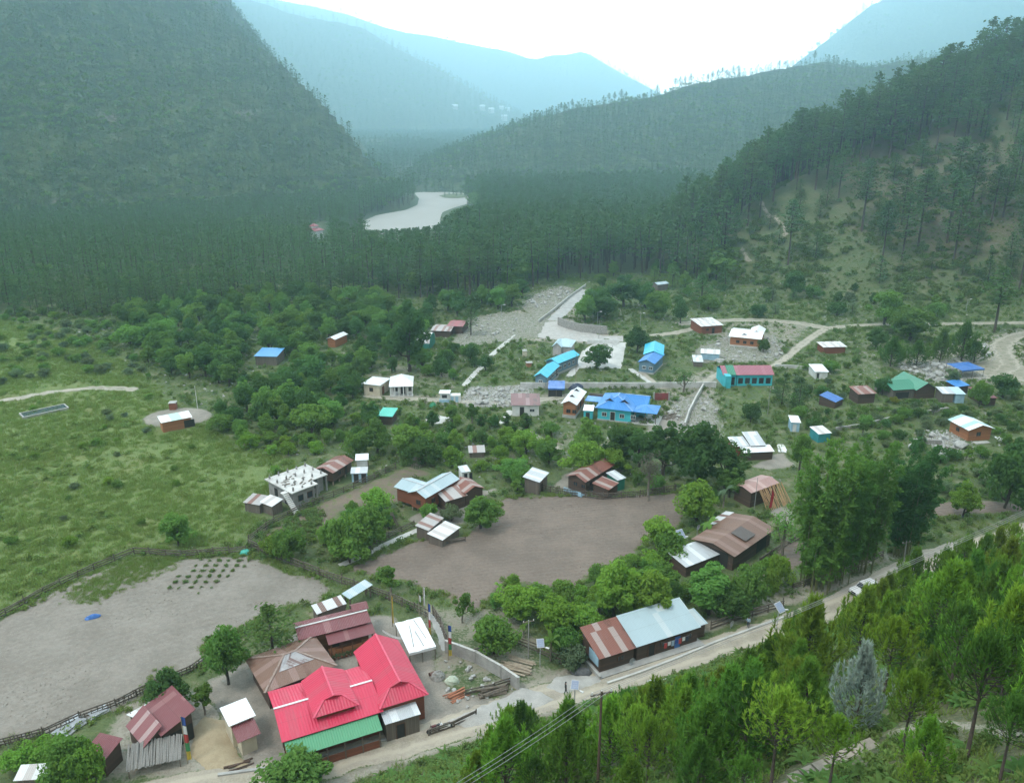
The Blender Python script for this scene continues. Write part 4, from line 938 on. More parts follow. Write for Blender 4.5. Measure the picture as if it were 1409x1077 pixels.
h = House('shed', 'lower of two overlapping cattle sheds, tin roof with a white sheet', 'shed', (609,743), (634,725), 1.5, back=(591,734))
h.block(1.5, 'shed_f', .35, W_grey, RM_whitew, ov=.2)
# --- houses behind the tilled field
h = House('house', 'small dark house with tin roof, rusty at its lower edge, behind the field fence', 'house', (742.6,663.5), (756,650), 2.7, back=(720,658), short='the small tin roofed house')
h.block(2.7, 'shed_f', .5, W_grey, RM_tinw, ov=.3, ops=[('f','door',1.4,0,.8,1.8)])
h = House('house', 'long dark wooden house with rust striped roof and white veranda behind the tilled field', 'house', (805.6,663.5), (846.5,639.6), 2.9, back=(783.5,651.5), short='the rust striped house')
L, W = h.L, h.W
h.block(2.9, 'gable_x', .9, W_dark, RM_rust, ov=.4, z0=.5, ops=[('f','window',2,1.4,1,.9),('f','door',4.5,.5,.9,1.9),('f','window',7,1.4,1,.9),('l','window',1.6,1.4,1,.9),('l','window',3.3,1.4,1,.9)])
mb = MB(); mb.box(-.9, -.82, .3, W - .3, .35, 1.15); mb.box(-.9, .3, .2, W - .2, .3, .42); h.mb('veranda', mb, W_lblue)
h = House('shed', 'low rusty roofed shed between the rust striped house and the green walled hut', 'shed', (838,674), (852,664), 2.0, W=3.5)
h.block(2.0, 'shed_f', .4, W_dark, RM_rust, ov=.2)
h = House('hut', 'small hut with green side and tin roof by the tilled field fence', 'hut', (850,661), (862,657), 2.3, W=3.2)
h.block(2.3, 'shed_f', .4, W_green, RM_tinw, ov=.2)
h = House('hut', 'grey outhouse with two doorways above the blue grey tin roofed house', 'outhouse', (635,650), (648,648), 2.1, W=2.4)
h.block(2.1, 'shed_f', .3, W_white, RM_tinw, ov=.15, ops=[('f','opening',.7,0,.6,1.7),('f','opening',1.7,0,.6,1.7)])
h = House('shed', 'tumbledown rusty tin roof low among the bushes', 'shed', (645,623), (668,622), 1.2, W=2.6)
h.block(1.2, 'shed_f', .5, W_grey, RM_rustw, ov=.2)
# --- middle village
h = House('house', 'white walled house with rust red roof on the village track', 'house', (703,557.5), (743.6,557.5), 2.7, back=(703.5,545), short='the rust red roofed white house')
h.block(2.7, 'shed_f', .7, W_white, sheet('dark_rust_sheet', (.17, .06, .055), (.26, .15, .14), .12, (.13, .06, .045), .4, fade=.12), ov=.3, ops=[('f','opening',2.2,0,1.0,2.2),('f','window',4.5,1,1.2,.8,M_frame)])
h = House('house', 'orange wooden house with bright white roof left of the royal blue house', 'house', (771.5,555), (794,557.5), 3.4, back=(784,536.5), short='the white roofed wooden house')
h.block(3.4, 'gable_y', .9, W_brick, RM_white, ov=.5, base=(M_conc, .7), gable=[(h.L*.5, h.W*.28, 1.6, 1.6, .6),(h.L*.5, h.W*.72, 1.6, 1.6, .6)], ops=[('f','window',1.2,1.2,1,.9),('f','window',2.6,1.2,1,.9),('r','window',2.5,1.2,1,.9),('r','door',5,.7,.9,1.9)])
h = House('house', 'big royal blue roofed house with turquoise walls and an open porch', 'house', (819,560.5), (871,566.5), 3.0, back=(836,541), short='the royal blue house')
L, W = h.L, h.W
h.block(3.0, 'hip', 1.9, W_turq, RM_blue, ov=.5, cap=M_bluecap, base=(M_conc, .3), gable=[(L*.32, W*.22, 2.4, 2.2, .8), (L*.72, W*.22, 2.4, 2.2, .8)], ops=[('f','window',1.5,1,1.1,1,M_frame),('f','door',3.4,.2,1,2,M_frame),('f','window',5.5,1,1.1,1,M_frame),('f','window',8,1,1.1,1,M_frame)])
h.block(2.95, 'gable_x', 1.5, W_turq, RM_blue, x=(L*.55, L + 2.6), y=(W * .38, W * 1.0), ov=.4, cap=M_bluecap)
h.block(2.8, 'hip', .8, W_turq, RM_blue, x=(L - .4, L + 5.2), y=(.6, W * .62), ov=.3, walls=False, posts=[(L + .3, .95), (L + 2.6, .95), (L + 4.9, .95), (L + 4.9, W * .55)])
mb = MB(); mb.box(L - .3, L + 5.6, .4, W * .66, h.low, .25); h.mb('porch_floor', mb, M_concp)
mb = MB(); mb.slab([(-3.6, W * .5, 2.5), (.3, W * .5, 2.5), (.3, W * .8, 2.7), (-3.6, W * .8, 2.7)], .05, [(0, 0), (4, 0), (4, 2), (0, 2)]); h.mb('passage_roof', mb, RM_blue)
for px in (-3.4, -1.7):
    q = MB(); q.box(px - .07, px + .07, W * .53, W * .53 + .14, h.low, 2.5); q.build('post', M_metal, h.r)
mb = MB(); mb.box(-4.2, L + 1.5, W + 2.0, W + 2.25, h.low, 1.9); h.mb('rear_wall', mb, plain('dark_block_wall', (.16, .13, .12), (.10, .085, .08), 1, .9, .3))
h = House('hut', 'small teal walled hut with white roof at the left end of the royal blue house', 'hut', (802,564.5), (816.5,565.5), 2.3, W=3.0)
h.block(2.3, 'shed_f', .35, W_turq, RM_white, ov=.2, ops=[('f','door',.9,0,.7,1.7)])
# --- school buildings
h = House('school_building', 'nearer sky blue roofed school block at the end of the retaining wall', 'school', (734,517.5), (753,519.5), 3.0, back=(751,501), short='the nearer school block')
h.block(3.0, 'gable_y', 1.0, W_bgrey, RM_cyan, ov=.4, base=(M_conc, .6), ops=[('f','window',1.4,1.2,1,.9,M_frame)] + [('r','window',1.2 + 2.1*i,1.2,1.1,1,M_frame) for i in range(5)] + [('r','door',9.2,.6,.9,1.9)])
h = House('school_building', 'middle sky blue roofed school block stepping up behind the nearer one', 'school', (749,496.5), (768,500.5), 3.2, back=(765.5,481.5), short='the middle school block')
h.block(3.2, 'gable_y', 1.0, W_bgrey, RM_cyan, ov=.4, base=(M_conc, .6), ops=[('r','window',1.2 + 2.1*i,1.2,1.1,1,M_frame) for i in range(4)])
h = House('school_building', 'pale blue hip roofed block behind the row of sky blue school blocks', 'school', (760,476), (786,478), 3.0, back=(764,466), short='the pale blue block')
h.block(3.0, 'hip', 1.2, W_pink, RM_pale, ov=.4); h.block(3.1, 'gable_y', 1.3, W_pink, RM_pale, x=(0, h.L * .55), y=(-1.2, h.W * .5), ov=.35)
h = House('school_building', 'sky blue roofed block right of the games court', 'school', (885,487.5), (913,489), 3.2, back=(908,474.5), short='the block right of the court')
h.block(3.2, 'gable_y', 1.1, W_bgrey, RM_cyan, x=(0, h.L), y=(0, h.W), ov=.4, base=(M_conc, .4), ops=[('r','window',1.2 + 2.1*i,1.2,1.1,1,M_frame) for i in range(5)])
h = House('school_building', 'royal blue roofed block standing in front of the sky blue one by the court', 'school', (877,498), (901,501), 3.0, back=(896,485.5), short='the blue block by the court')
h.block(3.0, 'gable_y', 1.0, W_bgrey, RM_blue, ov=.4, base=(M_conc, .4), ops=[('f','window',1.4,1.2,1,.9,M_frame),('f','window',3.2,1.2,1,.9,M_frame),('l','window',2,1.2,1,.9,M_frame)])
def canopy(label, FL, FR, eh, back, mat, name='canopy', cat='canopy', sag=.25, pm=M_tim, rise=.3, short=None, npost=3):
    h = House(name, label, cat, FL, FR, eh, back=back, short=short); L, W = h.L, h.W
    mb = MB(); n = 8; rr = random.Random(int(FL[0]))
    pts = [[(L * i / n, W * j / n, eh + rise * j / n - sag * math.sin(PI * ((i * 2) % n) / n) * math.sin(PI * j / n) * .6 + rr.uniform(-.05, .05)) for i in range(n + 1)] for j in range(n + 1)]
    for j in range(n):
        for i in range(n): mb.face([pts[j][i], pts[j][i + 1], pts[j + 1][i + 1], pts[j + 1][i]])
    for i in range(n): 
        mb.face([(L * i / n, 0, eh - .35), (L * (i + 1) / n, 0, eh - .35), pts[0][i + 1], pts[0][i]])
    o = mb.build('cover', mat, h.r, smooth=True)
    for i in range(npost):
        for j in (0, 1):
            q = MB(); px = .1 + (L - .2) * i / (npost - 1); py = .1 + (W - .2) * j; q.tube([(px, py, h.low), (px, py, eh + rise * j - .03)], .06, 6); q.build('post', pm, h.r)
    return h
h = canopy('royal blue tarpaulin shelter below the nearer school block', (754,534), (777,534.5), 2.2, (761,525), M_tarpb, 'tarpaulin_shelter', 'shelter')
mb = MB(); mb.box(.2, h.L - .2, h.W - .15, h.W - .05, 0, 2.2); h.mb('side_sheet', mb, M_tarpb); mb = MB(); mb.box(.1, h.L - .6, .12, .2, 0, 1.7); h.mb('interior_shade_panel', mb, M_dkin)  # near-black front panel paints in the shade inside the shelter
h = House('house', 'cream walled house with a bright white hip roof, left of its white walled neighbour', 'house', (523,530.5), (538,520.5), 2.9, back=(504.5,523), short='the cream white roofed house')
h.block(2.9, 'hip', .9, W_cream, RM_white, ov=.4, ops=[('f','door',1.8,0,.9,1.9,M_brownframe,W_rwood),('l','window',2,1,1,1)])
h = House('house', 'white walled house with a columned veranda and bright white hip roof', 'house', (535,530.5), (568.5,529.5), 3.0, W=7.0, short='the white columned house')
L, W = h.L, h.W
h.block(3.0, 'hip', 1.6, W_white, RM_white, y=(1.2, W), ov=.3, ops=[('f','window',1.2,1,1,1),('f','door',3,.1,.9,2),('f','window',4.8,1,1,1)])
mb = MB(); mb.slab([(0, -.2, 2.75), (L, -.2, 2.75), (L, 1.5, 3.1), (0, 1.5, 3.1)], .05, [(0, 0), (L, 0), (L, 2), (0, 2)]); h.mb('veranda_roof', mb, RM_white)
for i in range(6):
    q = MB(); px = .3 + (L - .6) * i / 5; q.box(px - .12, px + .12, 0, .24, h.low, 2.76); q.build('column', W_white, h.r)
mb = MB(); mb.box(.1, L - .1, -.1, 1.4, h.low, .3); h.mb('veranda_floor', mb, M_concp)
h = House('hut', 'dark hut with teal roof next to the crumpled teal tarpaulin', 'hut', (519,572), (540,573), 2.1, back=(526,562.5), short='the teal roofed hut')
h.block(2.1, 'shed_f', .4, W_dark, RM_teal, ov=.3)
h = House('hut', 'white and blue roadside hut with flat roof and a low annex', 'hut', (603.5,542), (619,542), 2.2, W=3.0, short='the white and blue hut')
h.block(2.2, 'shed_b', .15, W_white, RM_white, ov=.25, base=(W_lblue, .7), ops=[('f','opening',1.1,1.1,1.2,.8)])
mb = MB(); mb.box(h.L - .2, h.L + 2.4, .3, 2.2, h.low, 1.7); h.mb('annex', mb, W_white)
for px in (h.L + .5, h.L + 1.6):
    q = MB(); q.box(px - .35, px + .35, .24, .29, .1, 1.5); q.build('door', W_lblue, h.r)
# arched green store
h = House('arched_store', 'green store with a white barrel roof at the edge of the tree belt', 'store', (563.5,472), (591,473), 1.9, W=7.5, short='the green arched store')
L, W = h.L, h.W; mb = MB(); n = 10
for i in range(n):
    a0, a1 = PI * i / n, PI * (i + 1) / n
    y0, z0 = W / 2 - W / 2 * math.cos(a0), 1.9 + 2.2 * math.sin(a0); y1, z1 = W / 2 - W / 2 * math.cos(a1), 1.9 + 2.2 * math.sin(a1)
    mb.slab([(0, y0, z0), (L, y0, z0), (L, y1, z1), (0, y1, z1)], .05, [(0, i * .8), (L, i * .8), (L, i * .8 + .8), (0, i * .8 + .8)])
h.mb('roof', mb, RM_whitew)
mb = MB(); arc = [(W / 2 - (W / 2 - .1) * math.cos(PI * i / n), 1.9 + 2.1 * math.sin(PI * i / n)) for i in range(n + 1)]
for x_ in (.08, L - .08): mb.face([(x_, .1, h.low), (x_, W - .1, h.low)] + [(x_, a, b) for a, b in arc[::-1]])
mb.box(.1, L - .1, .06, .14, h.low, 1.9); mb.box(.1, L - .1, W - .14, W - .06, h.low, 1.9); h.mb('wall', mb, W_green)
h = House('shed', 'shed with a wavy rusty patched roof left of the dull red roof', 'shed', (592,455), (620,456), 2.0, back=(601,446), short='the wavy rusty shed')
h.block(2.0, 'gable_x', .5, W_dark, RM_rustw, ov=.3)
h = House('shed', 'shed with a dull red roof beside a dark pine', 'shed', (615,448.5), (637,449.5), 2.4, back=(623,440), short='the dull red shed')
h.block(2.4, 'gable_x', .6, W_dark, RM_dkred, ov=.3)
h = House('hut', 'orange boarded hut with pale tin roof among the tree belt', 'hut', (461,467.5), (479,459.5), 2.5, back=(454.5,463.5), short='the orange boarded hut')
h.block(2.5, 'gable_x', .6, W_brick, RM_white, ov=.3)
h = House('house', 'sky blue sheet roof mostly hidden in the tree belt', 'house', (349,490), (381,490.5), 2.6, back=(361,480.5), short='the hidden blue roof')
h.block(2.6, 'shed_f', .5, W_grey, sheet('flat_blue_sheet', (.10, .32, .62), fade=.06), ov=.3)
h = House('hut', 'lone orange walled hut with white sheet roof in the round clearing of the meadow', 'hut', (221.5,582), (264.7,573.5), 2.4, back=(218,575.5), short='the lone meadow hut')
h.block(2.4, 'shed_f', .5, W_brick, sheet('white_aqua_sheet', (.80, .83, .82), (.45, .70, .62), .4, pw=2.2, fade=.05), ov=.3, ops=[('f','opening',5.5,.1,2.2,1.7)])
h = House('shed', 'faint grey shed high up at the forest edge by the hill', 'shed', (905,392), (921,390), 2.4, W=4)
h.block(2.4, 'gable_x', .6, W_grey, RM_tin, ov=.3)
h = House('house', 'red roofed house far across the valley at the foot of the mountain', 'house', (434,319), (447,319), 4.5, W=9)
h.block(4.5, 'hip', 2.5, W_white, RM_dkred, ov=.8); h.block(7.0, 'hip', 1.6, W_white, RM_dkred, x=(h.L*.25, h.L*.75), y=(2.2, 6.8), ov=.4, z0=5.0, base=(W_white, .2))
# --- right side of the village
h = House('house', 'orange boarded house with a broad white roof and small roof gables', 'house', (1002.5,463), (1048,467), 3.0, back=(1011.5,451), short='the broad white roofed house')
L, W = h.L, h.W
h.block(3.0, 'gable_x', .9, W_brick, RM_white, ov=.5, base=(M_concp, .5), gable=[(L*.45, W*.18, 2.2, 1.6, .5)], ops=[('f','window',2.2,1.1,1,.9),('f','window',4.2,1.1,1,.9),('f','window',6.2,1.1,1,.9),('r','window',3,1.1,1,.9)])
h.block(3.2, 'gable_y', 1.0, W_brick, RM_white, x=(L*.55, L), y=(W*.45, W + 1.5), ov=.4)
h = House('house', 'narrow brick red house with worn white roof left of the broad white roof', 'house', (965,449.5), (996,447), 2.6, back=(961,440), short='the narrow brick red house')
h.block(2.6, 'shed_f', .6, W_rwood, RM_whitew, ov=.35, ops=[('f','window',2,1,.9,.8),('f','door',4,0,.8,1.8)])
h = House('shed', 'low pale blue shed with rusty edged white roof among the rubble', 'shed', (964,486), (991,487.5), 1.9, back=(965,481), short='the pale blue rubble shed')
h.block(1.9, 'shed_f', .3, W_lblue, RM_whitew, y=(0, max(h.W, 2.5)), ov=.2)
h = House('shed', 'tiny grey tin roofed shed beside the pale blue rubble shed', 'shed', (954,497.5), (968,498), 1.5, back=(961,490))
h.block(1.5, 'shed_f', .3, W_grey, RM_tinw, ov=.2)
h = House('school_building', 'turquoise walled school with faded maroon and green roof above the lower path', 'school', (995,516), (1066,515.5), 3.0, W=7.5, short='the turquoise school')
L, W = h.L, h.W
h.block(3.0, 'gable_x', 1.4, W_turq, RM_pink, x=(L*.26, L), ov=.35, label='faded maroon roof sheets', ops=[('f','opening',.9 + 1.75*i,.6,1.2,1.5) for i in range(5)])
h.block(3.02, 'gable_x', 1.42, W_turq, RM_greend, x=(L*.10, L*.26 - .01), ov=.2, label='green roof sheets', walls=False)
h.block(2.98, 'gable_x', 1.38, W_turq, RM_pink, x=(0, L*.10 - .01), ov=.2, walls=False)
mb = MB(); mb.box(.25, L*.13, -1.6, W - .4, h.low, 3.2); h.mb('side_room', mb, W_turq)
mb = MB(); mb.box(L*.13, L*.27, .36, W - .36, h.low, 3.0); h.mb('entrance', mb, W_turq)
for i in range(2):
    q = MB(); q.box(.5 + i * .0 + L*.14, L*.14 + 1.3, .30, .35, .3 , 2.3); q.build('opening', M_dkin, h.r); break
h = House('hut', 'small white hut with white tin roof by the low concrete wall', 'hut', (1121.5,511.5), (1141,511.5), 2.0, back=(1117.6,503), short='the small white hut')
h.block(2.0, 'shed_f', .45, W_white, RM_white, y=(0, max(3, h.W)), ov=.25, ops=[('f','opening',.7,0,.6,1.5)])
h = House('shed', 'brown boarded shed with flat worn white roof on the hill side of the track', 'shed', (1133,478), (1166,477), 2.0, back=(1131.5,471.5), short='the brown boarded shed')
h.block(2.0, 'shed_f', .35, W_rwood, RM_whitew, ov=.35)
h = House('hut', 'dark brown hut on the slope with rust striped roof', 'hut', (1181,542.5), (1207,541), 2.5, back=(1176,534), short='the dark brown hut')
h.block(2.5, 'shed_f', .6, W_dark, RM_rust, ov=.3)
h = House('hut', 'low hut draped in bright blue tarpaulin left of the dark brown hut', 'hut', (1150,553.5), (1161,548), 1.6, back=(1147,538), short='the blue tarpaulin hut')
h.block(1.6, 'shed_f', .8, W_dark, M_tarpb, ov=.1)
h = House('house', 'house with a deep green gabled roof and dark boarded gable', 'house', (1261,537), (1291,535), 2.4, back=(1253,519), short='the green roofed house')
h.block(2.4, 'gable_y', 1.7, W_dark, RM_greend, ov=.45)
h.block(2.5, 'gable_x', 1.2, W_grey, RM_greend, x=(-5.6, 1.2), y=(.8, h.W - .6), ov=.4, ops=[('f','opening',2.5,.2,3.5,1.5)])
h = House('hut', 'pale blue walled hut with half tin half aqua roof right of the green roofed house', 'hut', (1297,541.5), (1329,542), 2.3, back=(1298,534), short='the pale blue walled hut')
h.block(2.3, 'shed_f', .4, W_grey, RM_tinw, x=(0, h.L*.55), y=(0, max(h.W, 3)), ov=.2); h.block(2.32, 'shed_f', .4, W_lblue, RM_pale, x=(h.L*.55, h.L), y=(-.3, max(h.W, 3)), ov=.2)
canopy('open blue canopy on poles at the end of the dirt road', (1324,510), (1355,507), 2.4, (1317.5,500), M_tarpb, rise=.2, npost=3, short='the open blue canopy')
h = House('hut', 'hut with a small royal blue roof beneath the open blue canopy', 'hut', (1316.5,532.5), (1335,530), 2.2, back=(1311.5,525), short='the royal blue roofed hut')
h.block(2.2, 'shed_f', .5, W_dark, RM_blue, ov=.25)
h = House('hut', 'low hut with dull maroon roof between bushes at the right', 'hut', (1354,548), (1373,547.5), 1.9, back=(1350,535), short='the dull maroon hut')
h.block(1.9, 'shed_f', .6, W_dark, RM_maroon, ov=.25)
h = House('hut', 'orange boarded gable hut with white and turquoise striped roof in the right meadow', 'hut', (1333,592.5), (1370,590), 2.6, back=(1321.5,575.5), short='the striped roof orange hut')
h.block(2.6, 'gable_y', 1.0, W_brick, RM_wtq, ov=.5, ops=[('l','window',2.5,1,1,.9),('f','window',2.4,1,1,.9)])
mb = MB(); mb.box(1.2, 4.6, -1.3, -.2, h.low, .12); h.mb('doorstep', mb, M_concp)
h = House('outhouse', 'narrow pale blue and white outhouse on the slope', 'outhouse', (1088.5,581), (1102.5,581.5), 2.2, back=(1086,573.5), short='the pale blue outhouse')
h.block(2.2, 'shed_f', .4, W_lblue, RM_white, ov=.2, ops=[('f','door',.7,0,.6,1.6,M_frame,W_white)])
h = House('hut', 'teal walled hut with worn white roof above the bamboo', 'hut', (1126.5,597.5), (1145,595.5), 2.0, back=(1120,588.5), short='the teal walled hut')
h.block(2.0, 'shed_f', .4, W_teal, RM_whitew, ov=.2)
h = House('shack', 'shack roofed with loose white and grey tin sheets behind the dense dark trees', 'shack', (1022,623), (1066,621), 1.8, back=(1003,607), short='the tin sheet shack')
L, W = h.L, h.W
h.block(2.3, 'shed_f', .5, W_rwood, RM_tinw, x=(-1, L*.35), y=(W*.35, W*1.0), ov=.2); h.block(2.4, 'shed_f', 1.0, W_dark, RM_stripe if 0 else RM_tinw, x=(L*.35, L*.85), y=(W*.3, W*1.15), ov=.2); h.block(1.8, 'shed_f', .45, W_dark, RM_white, x=(.2, L), y=(0, W*.42), ov=.25)
# ================================================================== plants
RNG = np.random.default_rng(11)
M_bark = plain('dark_bark', (0.085, 0.065, 0.05), (0.045, 0.036, 0.03), 3, 0.95, 0.5)
M_barkp = plain('pale_bark', (0.22, 0.19, 0.15), (0.12, 0.10, 0.08), 3, 0.95, 0.5)
L_broad = leafmat('broad_leaves', 0.44, var=0.42)
L_need = leafmat('pine_needles', 0.28, var=0.4)
C_pine = (0.080, 0.146, 0.054); C_dark = (0.082, 0.160, 0.046); C_mid = (0.138, 0.248, 0.056); C_bright = (0.175, 0.300, 0.050); C_grey = (0.145, 0.20, 0.11)
G_pine = leafmat('forest_needles', 0.28, C_pine, 0.45); G_broad = leafmat('forest_leaves', 0.25, (0.09, 0.175, 0.045), 0.45)
G_scrub = leafmat('scrub_leaves', 0.25, (0.125, 0.19, 0.058), 0.42, 0.04); G_grass = leafmat('meadow_grass', 0.25, (0.195, 0.272, 0.076), 0.35, 0.03)
G_fern = leafmat('fern_leaves', 0.3, (0.10, 0.185, 0.05), 0.45, 0.03)
def unit(v): return v / (np.linalg.norm(v, axis=1, keepdims=True) + 1e-9)
def leaf_cloud(C, N, s, asp=0.6, g=RNG):
    n = len(C); N = unit(N); T = unit(np.cross(N, unit(g.normal(size=(n, 3))))); B = np.cross(N, T); s = np.broadcast_to(np.asarray(s, float).reshape(-1, 1), (n, 1))
    V = np.stack([C - T * s, C + B * s * asp, C + T * s, C - B * s * asp], 1).reshape(-1, 3)
    return V, np.arange(4 * n).reshape(n, 4)
def crown_mesh(name, V, F, mat):
    o = np_mesh(name, V, F, mat, link=False); return o.data
def blob_leaves(g, centers, rads, per, flat=1.0, out=0.75):
    C = np.repeat(centers, per, 0); r = np.repeat(rads, per)[:, None]
    d = unit(g.normal(size=(len(C), 3)))
    k = (0.55 + 0.45 * g.random((len(C), 1)) ** 0.5)
    p = C + d * r * k * np.array([1, 1, flat])
    return p, d * out + g.normal(size=p.shape) * 0.6 + np.array([0, 0, 0.35])
PROTO = {}
def reg(kind, trunk_mb, crown, Hh, Rr, tm=M_bark):
    t_ = trunk_mb.build('trunk', tm, smooth=True); COL.objects.unlink(t_)
    PROTO.setdefault(kind, []).append((t_.data, crown, Hh, Rr))
def broadleaf(kind, seed, Hh, Rr, th, nc, per, ls, tm=M_bark, flat=0.8, lo=0.0):
    """crown of leaf clumps in an uneven ellipsoid above a forked trunk"""
    g = np.random.default_rng(seed); rr = random.Random(seed)
    ch = Hh - th; cen = []; rad = []
    for i in range(nc):
        d = unit(g.normal(size=(1, 3)))[0]; k = g.random() ** 0.38
        ax = np.array([Rr, Rr, ch / 2]) * (1.0 - 0.42 * g.random())
        p = d * k * ax; 
        taper = 1 - 0.35 * max(0, p[2] / (ch / 2)); p[:2] *= taper
        cen.append(p + np.array([0, 0, th + ch * 0.5 + lo])); rad.append(Rr * (0.17 + 0.22 * g.random()))
    cen, rad = np.array(cen), np.array(rad)
    p, n = blob_leaves(g, cen, rad, per, flat)
    p[:, 2] = np.maximum(p[:, 2], 0.15)
    V, F = leaf_cloud(p, n, ls * (0.7 + 0.6 * g.random(len(p))), 0.62, g)
    mb = MB(); r0 = max(0.10, Hh * 0.028)
    mb.tube([(0, 0, -.4), (rr.uniform(-.1, .1), rr.uniform(-.1, .1), th * .5), (rr.uniform(-.2, .2), rr.uniform(-.2, .2), th + ch * .15), (rr.uniform(-.3, .3), rr.uniform(-.3, .3), th + ch * .6)], [r0 * 1.25, r0, r0 * .8, r0 * .2], 7)
    for i in range(7):
        q = Vector(cen[rr.randrange(nc)]); s0 = Vector((0, 0, th * rr.uniform(.6, 1.0) + ch * rr.uniform(0, .25)))
        mb.tube([s0, s0.lerp(q, .5) + Vector((0, 0, -.05 * Hh * rr.random())), q], [r0 * .5, r0 * .35, r0 * .1], 5)
    reg(kind, mb, crown_mesh('crown', V, F, L_broad), Hh, Rr, tm)
for i in range(4): broadleaf('round', 20 + i, 7.0, 3.1, 0.9, 44, 104, 0.21)
for i in range(3): broadleaf('oval', 40 + i, 9.0, 2.9, 1.1, 48, 100, 0.22)
for i in range(4): broadleaf('bush', 60 + i, 3.2, 2.3, 0.25, 28, 100, 0.15, lo=-0.1)
for i in range(2): broadleaf('spire', 80 + i, 6.5, 1.35, 0.5, 26, 130, 0.13)
for i in range(2): broadleaf('small', 90 + i, 4.5, 1.7, 1.3, 20, 120, 0.14, M_barkp)
for i in range(2): broadleaf('thin', 95 + i, 7.5, 2.6, 1.5, 26, 34, 0.13, M_barkp)
def tall_pine(kind, seed, Hh, bare, nb, spread, pads, ls, low=False):
    g = np.random.default_rng(seed); rr = random.Random(seed); mb = MB(); P_ = []; N_ = []
    lean = (rr.uniform(-.6, .6), rr.uniform(-.6, .6)); r0 = Hh * 0.013
    ax = lambda z: Vector((lean[0] * (z / Hh) ** 2, lean[1] * (z / Hh) ** 2, z))
    mb.tube([ax(-.5), ax(Hh * .3), ax(Hh * .65), ax(Hh * .97)], [r0 * 1.25, r0, r0 * .65, r0 * .12], 6 if not low else 4)
    for i in range(nb):
        f = i / (nb - 1); z = Hh * (bare + (0.985 - bare) * f)
        prof = (0.45 + 0.75 * math.sin(PI * min(1, f * .9 + .12))) * (1 - f ** 3 * .72)
        L = spread * prof * rr.uniform(.6, 1.15); a = i * 2.4 + rr.uniform(-.5, .5)
        up = rr.uniform(-.05, .25) + f * .25; b0 = ax(z); d = Vector((math.cos(a), math.sin(a), up)).normalized()
        tip = b0 + d * L
        if not low: mb.tube([b0, b0 + d * L * .55 + Vector((0, 0, -.03 * L)), tip], [r0 * .28, r0 * .18, r0 * .05], 4, cap=False)
        n = max(3, int(pads * (0.4 + prof * .6)))
        t_ = (0.30 + 0.75 * g.random(n) ** .8)[:, None]
        w = np.stack([g.normal(size=n) * .20 * L, g.normal(size=n) * .20 * L, g.normal(size=n) * .07 * L + .05 * L], -1)
        P_.append(np.array(b0) + np.array(d) * L * t_ + w); N_.append(np.stack([g.normal(size=n) * .5, g.normal(size=n) * .5, np.ones(n) * .8], -1))
    n = int(pads * 2); P_.append(np.array(ax(Hh * .96)) + g.normal(size=(n, 3)) * np.array([.04, .04, .03]) * Hh * .8); N_.append(g.normal(size=(n, 3)))
    p = np.concatenate(P_); nn = np.concatenate(N_)
    V, F = leaf_cloud(p, nn, ls * (.7 + .6 * g.random(len(p))), .6, g)
    if low:
        return mb, V, F
    reg(kind, mb, crown_mesh('crown', V, F, L_need), Hh, spread)
for i in range(5): tall_pine('pine', 200 + i, 26.0, [.42, .34, .5, .3, .45][i], 52, [4.6, 5.2, 4.4, 5.0, 5.6][i], 30, 0.42)
for i in range(3): tall_pine('conifer', 230 + i, 11.0, .10, 46, 3.0, 26, 0.24)
# --- young long-needled pines: whorls of upturned branches ending in brushes of needles
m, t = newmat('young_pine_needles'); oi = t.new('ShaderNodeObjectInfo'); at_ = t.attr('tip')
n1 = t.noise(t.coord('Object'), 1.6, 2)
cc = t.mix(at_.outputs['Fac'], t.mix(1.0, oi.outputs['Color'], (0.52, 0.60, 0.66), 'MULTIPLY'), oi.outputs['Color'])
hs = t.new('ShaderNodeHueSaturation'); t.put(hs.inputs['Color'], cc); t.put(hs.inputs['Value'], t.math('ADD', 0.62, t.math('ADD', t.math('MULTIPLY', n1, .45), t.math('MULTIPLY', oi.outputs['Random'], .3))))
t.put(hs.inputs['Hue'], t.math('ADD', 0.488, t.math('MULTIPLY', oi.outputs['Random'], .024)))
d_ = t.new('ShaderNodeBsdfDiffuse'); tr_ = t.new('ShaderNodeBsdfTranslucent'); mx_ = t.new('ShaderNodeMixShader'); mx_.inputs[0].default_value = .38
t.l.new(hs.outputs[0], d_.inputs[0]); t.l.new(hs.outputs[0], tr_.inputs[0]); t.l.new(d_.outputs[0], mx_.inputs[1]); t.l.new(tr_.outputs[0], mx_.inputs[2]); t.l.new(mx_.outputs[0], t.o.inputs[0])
L_young = m
